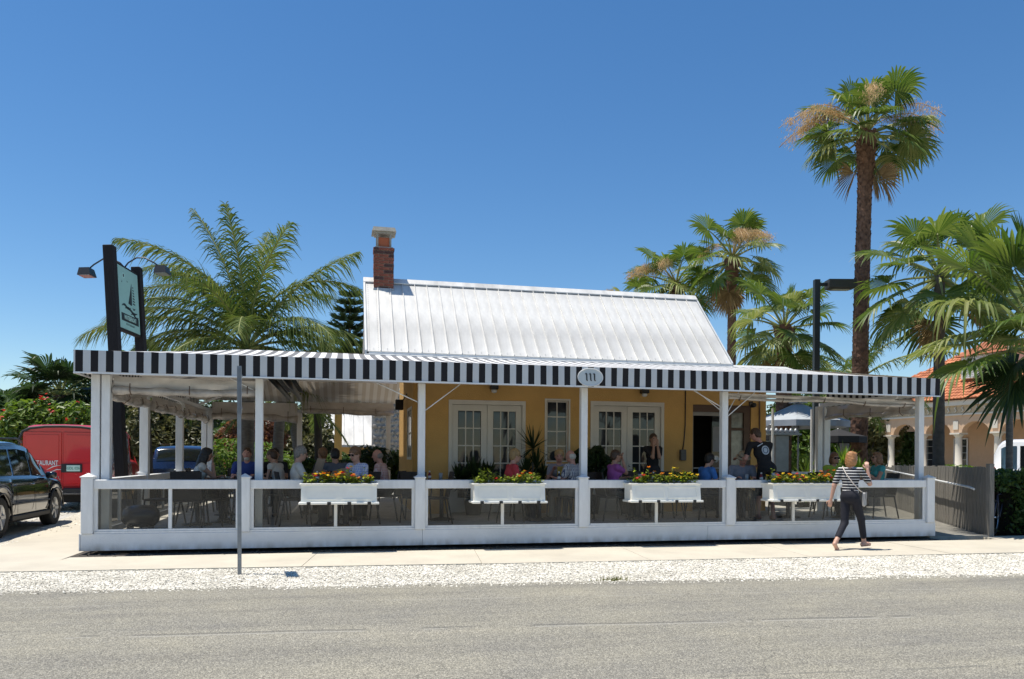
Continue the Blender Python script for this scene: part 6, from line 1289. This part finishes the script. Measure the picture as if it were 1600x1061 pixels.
def person(label, u, v, yaw, z=.30, sit=True, shirt=None, pants=None, hair='brown', style='short', sk=0, lean=6, hy=0, hp=-8, LH=None, RH=None, sleeve=.55, scale=1., female=True, glasses=False, hat=None, beard=None, tyaw=0, feet=None, pelvis=None, shorts=None, bulk=1., h=.0105, hintR=None, curl=.5, group=None, side_lean=0):
    t = thing('person', label, 'person', (u, v, z), R(yaw), group); t.scale = (scale,)*3
    SK, SH, PA, SHO, LI, EY = range(6); A = np.array; pr = []
    pel = A(pelvis) if pelvis is not None else A([0, 0, .535 if sit else .93]); ta = rotz(R(tyaw)); sd = ta@roty(R(side_lean))@rotx(R(-lean))@A([0, 0, 1.]); rt = ta@A([1., 0, 0]); fw = np.cross(A([0, 0, 1.]), rt)
    Rt = np.stack([rt, np.cross(sd, rt), sd], 1); b = bulk; wsh = (.165 if female else .19)*(.5+.5*b)
    pr += [ell(pel+A([0, -.01, .02]), (.165*b, .125*b, .125), PA, k=.04), ell(pel+sd*.17, (.135*b, .105*b, .14), SH, Rt, .04), ell(pel+sd*.34, (.155*b, .110*b, .16), SH, Rt, .04)]
    if b > 1.1: pr.append(ell(pel+sd*.14+fw*.06, (.13*b, .11*b, .13), SH, Rt, .04))
    if female: pr += [ell(pel+sd*.335+rt*s*.07+fw*.085, (.06, .05, .06), SH, Rt, .03) for s in (1, -1)]
    S = pel+sd*.455; N = pel+sd*.50; pr.append(cap_(S-rt*(wsh-.03), S+rt*(wsh-.03), .062, .062, SH, .04))
    Rh = ta@rotz(R(hy))@rotx(R(hp)); H = N+sd*.04+Rh@A([0, .025, .125]); hp_ = lambda x, y, z_: H+Rh@A([x, y, z_])
    pr.append(cap_(N-sd*.02, hp_(0, -.02, -.07), .055, .05, SK, .02))
    pr += [ell(H, (.074, .090, .110), SK, Rh, .01), ell(hp_(0, .018, -.060), (.056, .068, .058), SK, Rh, .02), cap_(hp_(0, .086, .018), hp_(0, .106, -.020), .009, .014, SK, .008), cap_(hp_(-.018, .080, -.054), hp_(.018, .080, -.054), .008, .008, LI, .004)]
    for s in (1, -1): pr += [ell(hp_(s*.076, -.005, -.005), (.012, .020, .032), SK, Rh, .006), ell(hp_(s*.030, .080, .016), (.013, .009, .008), EY, Rh, .003), cap_(hp_(s*.014, .086, .034), hp_(s*.046, .078, .034), .007, .006, SK, .008)]
    # arms
    for s, T in ((1, RH), (-1, LH)):
        sh = S+rt*s*wsh; T = A([s*.17, .36, (.79-z*0) if sit else .88]) if T is None else A(T, float); hint = rt*s*.35+A([0, -.25, -1.]); hint = A(hintR) if (hintR and s > 0) else hint; el, wr_ = ik(sh, T, .275, .245, hint); m1 = SH; f = sleeve
        mid = sh+(el-sh)*min(1, f/.5*.5 if f < .5 else 1); cut = sh+(el-sh)*min(1, f)
        pr += [cap_(sh, cut, .058*b, .054*b if f < 1 else .046, SH, .025)]
        if f < 1: pr.append(cap_(cut, el, .042, .037, SK, .01)); pr.append(cap_(el, wr_, .038, .024, SK, .012))
        elif f < 2: pr.append(cap_(el, el+(wr_-el)*(f-1), .046, .040, SH, .02)); pr.append(cap_(el+(wr_-el)*(f-1), wr_, .032, .024, SK, .01))
        else: pr.append(cap_(el, wr_, .046, .034, SH, .02))
        d = wr_-el; d /= np.linalg.norm(d); up = A([0, 0, 1.]) if abs(d[2]) < .8 else -fw; sdv = np.cross(d, up); sdv /= np.linalg.norm(sdv); nn = np.cross(sdv, d)   # palm frame
        Rp = np.stack([sdv, d, nn], 1); pc = wr_+d*.055; pr.append(ell(pc, (.038, .052, .016), SK, Rp, .012))
        for q in range(4):
            x = (-.027+.018*q); ll = (.062, .072, .068, .052)[q]; b0 = wr_+d*.085+sdv*x*s; b1 = b0+(d*math.cos(curl)-nn*math.sin(curl))*ll*.55; b2 = b1+(d*math.cos(curl*2)-nn*math.sin(curl*2))*ll*.5
            pr += [cap_(b0, b1, .0098, .009, SK, .003), cap_(b1, b2, .009, .008, SK, .003)]
        b0 = wr_+d*.03-sdv*s*.03; b1 = b0+(d*.7-sdv*s*.6-nn*.2)*.045; pr += [cap_(b0, b1, .012, .010, SK, .004), cap_(b1, b1+(d*.95-nn*.3)*.032, .010, .009, SK, .003)]
    # legs
    for s in (1, -1):
        hp0 = pel+A([s*.088*b, 0, -.01]); F = feet[0 if s > 0 else 1] if feet else (A([s*.11, .46, .075]) if sit else A([s*.10, 0, .08])); F = A(F, float); kn, an = ik(hp0, F, .43, .42, A([s*.12, 1, .25]))
        pr.append(cap_(hp0, kn, .088*b, .062, PA, .03))
        if shorts is not None: c = kn+(an-kn)*shorts; pr += [cap_(kn, c, .060, .052, PA, .02), cap_(c, an, .048 if shorts < .5 else .038, .034, SK, .008)]
        else: pr.append(cap_(kn, an+A([0, 0, .02]), .060, .050, PA, .02))
        fd = A([s*.08, 1, 0.])/1.003; hl = an-fd*.045-A([0, 0, .045]); pitch = (feet[2+(0 if s > 0 else 1)] if feet and len(feet) > 2 else 0); fd2 = A([fd[0], fd[1]*math.cos(pitch), -math.sin(pitch)])
        pr += [cap_(an, hl, .036, .030, SHO if not shorts else SK, .02), cap_(hl, hl+fd2*.13+A([0, 0, .006]), .032, .032, SHO if not shorts else SK, .02), cap_(hl+fd2*.13, hl+fd2*.195, .032, .022, SHO if not shorts else SK, .02)]
        if shorts: pr += [cap_(hl+fd2*-.02-A([0, 0, .028]), hl+fd2*.20-A([0, 0, .024]), .012, .012, SHO, .004)]
    mats = [skin(sk), shirt or MATS['shirt_white'], pants or MATS['pants_dark'], M('shoe', (.10, .07, .05), .6), LIP, EYE_M]
    grow('body', pr, h, mats, t)
    # hair
    hr = []
    if style == 'fringe': hr += [ell(hp_(0, -.035, -.01), (.080, .068, .065), 0, Rh, .01)]
    elif style != 'none': hr += [ell(hp_(0, -.016, .030), (.083, .094, .098), 0, Rh, .015), ell(hp_(0, -.05, -.02), (.076, .055, .07), 0, Rh, .02)]
    if style == 'full': hr += [ell(hp_(0, -.02, .05), (.092, .098, .095), 0, Rh, .02)]
    if style in ('bob', 'long'):
        hr += [ell(hp_(s*.066, -.015, -.045), (.028, .058, .085), 0, Rh, .02) for s in (1, -1)]+[ell(hp_(0, -.062, -.06), (.082, .05, .10), 0, Rh, .02), ell(hp_(.0, .045, .085), (.06, .035, .03), 0, Rh, .02)]
    if style == 'long': hr += [ell(hp_(0, -.085, -.16), (.095, .045, .15), 0, Rh, .03)]+[ell(hp_(s*.07, -.02, -.12), (.035, .05, .12), 0, Rh, .02) for s in (1, -1)]
    if style == 'tail': hr += [cap_(hp_(0, -.10, .0), hp_(0, -.14, -.14), .03, .015, 0, .02)]
    if hr: grow('hair', hr, .009, [HC[hair]], t, noise=.0035)
    if beard: grow('beard', [ell(hp_(0, .045, -.085), (.048, .045, .045), 0, Rh, .02)], .009, [HC[beard]], t, noise=.003)
    def rel(o): 
        m = Matrix([[Rh[i, j] for j in range(3)] for i in range(3)]).to_4x4(); m.translation = Vector(H); o.matrix_local = m; return o
    if glasses:
        g = MB(); 
        for s in (1, -1): g.box(s*.033-.026, s*.033+.026, .096, .101, -.004, .032, .002); g.box(s*.076-.002, s*.076+.002, -.01, .098, .018, .026)
        g.box(-.010, .010, .098, .103, .018, .026); rel(g.build('sunglasses', M('lens_black', (.01, .01, .012), .1), t))
    if hat:
        g = MB(); g.lathe([(.0, .135), (.06, .133), (.088, .115), (.098, .055), (.10, .045), (.145, .028), (.148, .022), (.10, .036), (.09, .036)], 24, (0, -.01, .012)); rel(g.build('hat', hat, t)); g = MB(); g.lathe([(.0995, .047), (.0985, .068), (.100, .068), (.101, .047)], 24, (0, -.01, .012)); rel(g.build('hat_band', M('hatband', (.12, .10, .08), .8), t))
    t_frames[t.name] = (pel, sd, Rt); return t, H, Rh
def cloth(name, c, **k): return M(name, c, .85, var=.12, vs=9, bump=.25, bs=25, **k)
cloth('shirt_white', (.58, .56, .52)); cloth('pants_dark', (.02, .022, .03)); cloth('jeans', (.05, .07, .12)); cloth('khaki', (.30, .24, .16)); cloth('shirt_blue', (.03, .06, .25)); cloth('shirt_black', (.012, .012, .014)); cloth('shirt_slate', (.10, .11, .14)); cloth('shirt_red', (.50, .05, .06)); cloth('shirt_purple', (.30, .08, .30)); cloth('shirt_sky', (.05, .18, .50)); cloth('shirt_grey', (.24, .24, .28)); cloth('shirt_lime', (.30, .42, .05)); cloth('shirt_teal', (.05, .30, .30)); cloth('shirt_pinkish', (.50, .26, .24)); cloth('straw', (.32, .26, .18))
def plaid(name, base, line, sc1, w_=.18, axis2=True):
    m = bpy.data.materials.new(name); m.use_nodes = True; N = m.node_tree.nodes; L = m.node_tree.links; p = N['Principled BSDF']; p.inputs['Roughness'].default_value = .85
    tc = N.new('ShaderNodeTexCoord'); sp = N.new('ShaderNodeSeparateXYZ'); L.new(tc.outputs['Object'], sp.inputs[0]); fac = None
    for ax in ((0, 2) if axis2 else (2,)):
        a = N.new('ShaderNodeMath'); a.operation = 'MULTIPLY'; a.inputs[1].default_value = sc1; L.new(sp.outputs[ax], a.inputs[0]); f = N.new('ShaderNodeMath'); f.operation = 'FRACT'; L.new(a.outputs[0], f.inputs[0]); g = N.new('ShaderNodeMath'); g.operation = 'LESS_THAN'; g.inputs[1].default_value = w_; L.new(f.outputs[0], g.inputs[0])
        if fac is None: fac = g.outputs[0]
        else: q = N.new('ShaderNodeMath'); q.operation = 'MAXIMUM'; L.new(fac, q.inputs[0]); L.new(g.outputs[0], q.inputs[1]); fac = q.outputs[0]
    mx = N.new('ShaderNodeMix'); mx.data_type = 'RGBA'; mx.inputs[6].default_value = (*base, 1); mx.inputs[7].default_value = (*line, 1); L.new(fac, mx.inputs[0]); L.new(mx.outputs[2], p.inputs['Base Color']); MATS[name] = m; return m
plaid('plaid_navy', (.60, .60, .60), (.06, .07, .14), 38, .30); plaid('plaid_lavender', (.34, .38, .62), (.62, .62, .70), 26, .3); plaid('plaid_pink', (.50, .24, .22), (.62, .50, .48), 34, .3); plaid('striped_top', (.012, .013, .02), (.72, .70, .68), 21, .26, False)
T_ = MATS; PE_ = []
def P(*a, **k): r_ = person(*a, **k); PE_.append(r_); return r_
# seated diners, left to right
P('woman with long black hair and pale top resting her head on her hand, far left', 1.22, 1.75, -80, shirt=T_['shirt_white'], hair='black', style='long', sk=1, sleeve=.12, lean=16, hp=-14, RH=(.08, .30, 1.02), LH=(-.1, .38, .78))
P('bearded man in a royal blue shirt facing the street behind the left white post', 1.95, 3.0, 180, shirt=T_['shirt_blue'], pants=T_['jeans'], hair='brown', beard='white', female=False, sk=2, bulk=1.1, hp=0)
P('man in black with dark hair just right of the bearded man', 2.42, 3.5, 170, shirt=T_['shirt_black'], hair='black', female=False, sk=1, hy=20)
P('woman in a white tank top with short dark hair seen from behind, leaning left', 2.62, 2.5, 62, shirt=T_['shirt_white'], hair='brown', style='short', sk=1, sleeve=.10, lean=18, hp=-15)
P('grey haired woman with dark glasses in a white blouse reading a tan menu', 2.94, .95, -78, shirt=T_['shirt_white'], hair='grey', style='full', glasses=True, lean=5, hp=-12, RH=(.12, .36, .86), LH=(-.1, .40, .88))
P('man in a slate shirt seen from behind with short black hair', 3.60, 1.95, 10, shirt=T_['shirt_slate'], hair='black', female=False, sk=1, lean=12, bulk=1.08)
P('dim figure with auburn hair sitting in shade behind the slate shirt', 3.38, 3.3, 40, shirt=T_['shirt_black'], hair='light', style='full', sk=1)
P('woman with short brown hair and sunglasses in a lavender plaid shirt', 3.98, .95, 140, shirt=T_['plaid_lavender'], hair='light', style='full', glasses=True, lean=6, hp=-14)
P('balding man in a pink plaid shirt beside the yellow side wall', 4.50, 2.0, 70, shirt=T_['plaid_pink'], hair='grey', style='fringe', female=False, sk=2, lean=14, hp=-8, RH=(.1, .36, .82))
P('woman with short blond hair and sunglasses in a coral red top', 6.62, 1.3, -82, shirt=T_['shirt_red'], hair='blond', style='full', sk=0, glasses=True, lean=12, hp=-10)
P('blond woman in a grey top holding up a yellow menu', 7.82, 2.1, 165, shirt=T_['shirt_grey'], hair='blond', style='full', sk=2, lean=8, RH=(.12, .30, .92), LH=(-.08, .30, .90), hp=-8)
P('white haired man in a blue and white checked shirt, his back half turned', 7.90, 1.25, 42, shirt=T_['plaid_navy'], pants=T_['khaki'], hair='white', style='fringe', female=False, sk=2, bulk=1.18, lean=8)
P('woman in a purple T shirt with her hand at her mouth', 8.62, 1.3, -85, shirt=T_['shirt_purple'], hair='brown', style='short', sk=1, glasses=True, lean=5, RH=(.04, .20, 1.12), hp=-4)
P('server in black standing before the right french doors with hands over the face', 10.12, 2.95, 180, sit=False, shirt=T_['shirt_black'], hair='brown', style='short', sk=1, sleeve=.7, LH=(-.045, .16, 1.44), RH=(.045, .16, 1.44), hp=-6, scale=.985, lean=0, curl=.15)
P('dark haired youth with sunglasses in a bright blue T shirt', 10.52, 1.4, -80, shirt=T_['shirt_sky'], hair='black', style='full', female=False, sk=0, glasses=True, lean=10, scale=.96, hp=-14)
P('man with a straw hat and grey shirt looking down at the table', 11.36, 1.5, 165, shirt=T_['shirt_grey'], hair='grey', female=False, sk=2, hat=T_['straw'], lean=12, hp=-28, bulk=1.1)
wt, wH, wR = P('waiter in a black T shirt with white emblem, leaning over a table, seen from behind', 11.66, 1.05, -6, sit=False, shirt=T_['shirt_black'], pants=T_['shirt_black'], hair='brown', style='short', female=False, sk=2, lean=12, side_lean=-12, hy=42, sleeve=.62, LH=(-.42, .30, 1.12), RH=(.02, .42, 1.0), shorts=.12, hp=-20, scale=1.05, feet=((.12, -.02, .08), (-.12, .08, .08)))
P('woman with brown hair and sunglasses in a lime top facing the street', 13.66, 1.9, 175, shirt=T_['shirt_lime'], hair='light', style='bob', sk=1, glasses=True, sleeve=.15)
P('woman with copper brown hair and sunglasses in a teal sleeveless top', 14.24, 1.2, 80, shirt=T_['shirt_teal'], hair='light', style='bob', sk=1, glasses=True, sleeve=.15, lean=2, LH=(-.1, .3, .9), hp=-2)
cloth('sandal', (.14, .09, .06))
ww, H_, R_ = P('woman in a black and white striped top and dark trousers walking along the sidewalk', 11.80, -1.24, -70, z=.0, sit=False, shirt=T_['striped_top'], pants=cloth('pants_navy', (.007, .008, .016)), hair='redblond', style='bob', sk=0, scale=.955, lean=4, sleeve=.75, tyaw=30, hy=-44, hp=-2,
  LH=(-.29, -.14, .78), RH=(.15, .26, 1.36), feet=((.03, .37, .085), (-.03, -.34, .15), 0, .85), shorts=.74, pelvis=(0, 0, .885), h=.0085, bulk=.96, hintR=(.25, .35, -1.))
# her shoulder bag
bg_ = thing('shoulder_bag', 'small grey shoulder bag on a thin pale strap at the hip of the walking woman', 'bag', (11.80, -1.24, 0), R(-40))
bm3 = MB().box(.175, .235, -.02, .20, .70, .93, .02).build('bag_body', M('bag_grey', (.34, .33, .32), .6), bg_); MB().box(.232, .240, -.02, .20, .82, .935, .003).build('flap', M('bag_flap', (.28, .27, .26), .6), bg_)
MB().tube([(-.115, .02, 1.35), (-.105, -.075, 1.325), (-.05, -.118, 1.22), (.05, -.128, 1.08), (.15, -.10, .96), (.20, .06, .92)], .008, 6).build('strap', M('strap_pale', (.62, .55, .48), .6), bg_)
# emblem on the waiter's back and towel, made as clothing pieces
def on_back(o, dx, dz, off=0.):
    pel, sd_, Rt_ = t_frames[wt.name]; c = pel+sd_*dz-Rt_[:, 1]*(.112+off)+Rt_[:, 0]*dx; m = Matrix([[Rt_[i, j] for j in range(3)] for i in range(3)]).to_4x4(); m.translation = Vector(c); o.matrix_local = m
em = MB(); n = 16; em.prism([(.07*math.cos(6.283*i/n), .085*math.sin(6.283*i/n)) for i in range(n)], -.003, .003, 'XZ'); e_ = em.build('shirt_emblem', M('emblem', (.50, .56, .62), .7), wt); on_back(e_, .02, .33)
em = MB(); em.prism([(-.11, .0), (.0, .05), (.0, .07), (-.11, .02)], -.003, .003, 'XZ'); e2 = em.build('shirt_lettering', MATS['emblem'], wt); on_back(e2, -.0, .40)
em = MB(); em.tube([(.045*math.cos(a*.52), 0, .055*math.sin(a*.52)) for a in range(13)], .008, 4); e3 = em.build('emblem_ring', M('emblem_dark', (.08, .12, .18), .7), wt); on_back(e3, .02, .33, .006)
tw = MB(); tw.box(.02, .15, -.165, -.14, .62, .86, .01); tw.build('towel', M('towel', (.48, .50, .52), .9), wt)
# ---------------------------------------------------------------- chairs under the diners
CH = [(1.22, 1.75, -80, 'dark patio chair of the woman with long black hair'), (1.95, 3.0, 180, 'dark patio chair of the bearded man in blue'), (2.42, 3.5, 170, 'dark patio chair of the man in black'), (2.62, 2.5, 62, 'dark patio chair of the woman in the white tank top'), (2.94, .95, -78, 'dark patio chair of the woman reading the tan menu'), (3.60, 1.95, 10, 'dark patio chair of the man in the slate shirt'), (3.38, 3.3, 40, 'dark patio chair of the auburn haired figure in the shade'), (3.98, .95, 140, 'dark patio chair of the woman in lavender plaid'), (4.50, 2.0, 70, 'dark patio chair of the man in pink plaid'), (6.62, 1.3, -82, 'dark patio chair of the woman in coral red'), (7.82, 2.1, 165, 'dark patio chair of the woman with the yellow menu'), (7.90, 1.25, 42, 'dark patio chair of the white haired man'), (8.62, 1.3, -85, 'dark patio chair of the woman in purple'), (10.52, 1.4, -80, 'dark patio chair of the youth in bright blue'), (11.36, 1.5, 165, 'dark patio chair of the man with the straw hat'), (13.66, 1.9, 175, 'dark patio chair of the woman in the lime top'), (14.24, 1.2, 80, 'dark patio chair of the woman in the teal top'),
 (.86, 1.15, 78, 'empty dark chair at the front left corner with its back nearest the side rail'), (1.30, .80, 5, 'empty dark chair seen squarely from behind at the front left'), (1.62, 1.15, -100, 'empty dark chair turned sideways before the black haired woman'), (2.2, 1.5, 95, 'empty dark chair between the black haired woman and the white blouse'), (1.6, 4.3, 180, 'empty dark chair in the middle row left of the bearded man'), (.9, 4.6, -90, 'empty dark chair by the side rail in the middle row'), (2.05, 5.6, 0, 'empty dark chair in the back row of the left patio'), (5.3, 1.2, 90, 'empty dark chair in front of the yellow house corner'), (5.0, 1.5, -15, 'empty dark chair beside the pink plaid diner'), (9.72, 1.35, 90, 'empty dark chair facing the woman in purple'), (9.45, 2.2, 170, 'empty dark chair left of the standing server'), (10.05, 1.9, 175, 'empty dark chair with its back before the standing server'), (12.6, 2.1, 150, 'empty dark chair behind the waiter'), (13.1, 1.2, -90, 'empty dark chair facing the woman in teal'), (7.15, 2.2, 175, 'empty dark chair near the dragon plant')]
for (u, v, y, lab) in CH: c_ = put('c', u, v, y, lab)
TB = [(1.72, 1.85, -78, 'patio table before the black haired woman'), (2.05, 2.35, 0, 'patio table before the bearded man in blue'), (3.46, 1.05, 0, 'patio table between the white blouse and the lavender plaid'), (3.62, 2.62, 0, 'patio table before the slate shirt'), (3.95, 2.1, 0, 'patio table before the pink plaid shirt'), (1.35, 1.35, 0, 'empty patio table at the front left corner'), (7.25, 1.4, 0, 'patio table before the coral red top'), (7.65, 1.55, 0, 'patio table below the yellow menu'), (9.18, 1.38, 0, 'patio table before the purple shirt'), (11.1, .92, 0, 'patio table in front of the bright blue shirt'), (13.45, 1.25, 0, 'patio table before the teal top'), (5.5, 1.85, 0, 'patio table by the yellow house corner'), (1.5, 3.6, 0, 'patio table in the middle row by the side rail'), (2.1, 6.3, 0, 'patio table in the back row of the left patio'), (12.4, 1.5, 0, 'patio table right of the waiter')]
for (u, v, y, lab) in TB: put('t', u, v, y, lab)
# table things
def bottle(lab, u, v, m, capm='cap_white', z=1.04, h=.16, r=.03):
    t = thing('bottle', lab, 'bottle', (u, v, z)); q = MB(); q.lathe([(r*.9, 0), (r, .01), (r, h*.62), (r*.45, h*.82), (r*.4, h*.9)], 12); q.build('glass_body', m, t); q = MB(); q.lathe([(r*.5, h*.88), (r*.52, h*1.05), (r*.2, h*1.08)], 10); q.build('cap', MATS[capm], t); b = MB(); b.lathe([(r*1.02, h*.2), (r*1.02, h*.5)], 12); b.build('label_band', MATS['cap_white'], t)
M('cap_white', (.7, .7, .68), .4); KR = M('ketchup', (.20, .01, .01), .2); WG = M('water_glass', (.35, .37, .38), .05)
bottle('ketchup bottle with white cap between the menu and the flowers', 3.30, .78, KR); bottle('ketchup bottle at the left end of the table by the house corner', 5.25, 1.62, KR); bottle('ketchup bottle before the coral red top', 7.55, 1.15, M('soy', (.03, .01, .01), .2)); bottle('ketchup bottle beside the standing server', 9.38, 1.15, KR); bottle('ketchup bottle near the hat wearing man', 11.35, .72, KR)
def tumbler(lab, u, v, z=1.04, h=.13):
    t = thing('drinking_glass', lab, 'glass', (u, v, z)); q = MB(); q.lathe([(.028, 0), (.036, h), (.033, h), (.026, .008)], 14); q.build('tumbler', WG, t); q = MB(); q.lathe([(.026, .01), (.032, h*.7)], 12); q.build('drink', M('cola', (.08, .04, .02), .1), t)
for lab, u, v in (('glass on the table before the black haired woman', 1.95, 1.75), ('glass of cola before the purple shirt', 9.1, 1.12), ('glass on the table in front of the hat wearing man', 11.18, .95), ('glass with a straw before the lime top', 13.3, 1.45), ('glass on the corner table by the house', 5.45, 1.6)): tumbler(lab, u, v)
def menu(lab, u, v, z, rx, rz, m, w_=.22, h=.30, fold=.3):
    t = thing('menu', lab, 'menu', (u, v, z), 0); t.rotation_euler = (R(rx), 0, R(rz)); q = MB(); q.add([(0, 0, 0), (w_, -fold*w_, 0), (w_, -fold*w_, h), (0, 0, h), (-w_, -fold*w_, 0), (-w_, -fold*w_, h), (0, .004, 0), (w_, .004-fold*w_, 0), (w_, .004-fold*w_, h), (0, .004, h), (-w_, .004-fold*w_, 0), (-w_, .004-fold*w_, h)], [(0, 1, 2, 3), (4, 0, 3, 5), (6, 9, 8, 7), (10, 11, 9, 6)]); q.build('cover', m, t)
MT = M('menu_tan', (.30, .22, .15), .6, var=.1, vs=4); menu('open tan menu held by the woman in the white blouse', 3.34, .98, 1.12, -18, -70, MT); menu('tan menu lying open before the lavender plaid woman', 3.66, .72, 1.07, 50, 160, MT); menu('yellow menu held up by the blond woman', 7.78, 1.74, 1.08, 8, 0, M('menu_yellow', (.60, .42, .08), .6), .11, .22)
# rolled dark bundle on the floor in the left corner
t = thing('barrel_grill', 'dark glossy rolled cover lying on the patio floor in the left corner', 'grill', (.62, .75, .30)); q = MB(); q.lathe([(.02, -.28), (.10, -.26), (.16, -.20), (.18, 0), (.16, .20), (.10, .26), (.02, .28)], 20, (0, 0, .20), 'X'); q.build('drum', M('grill_dark', (.025, .028, .035), .25), t); q = MB()
for sx in (-.15, .15): q.box(sx-.02, sx+.02, -.13, .13, 0, .05)
q.build('foot', MATS['black_metal'], t)
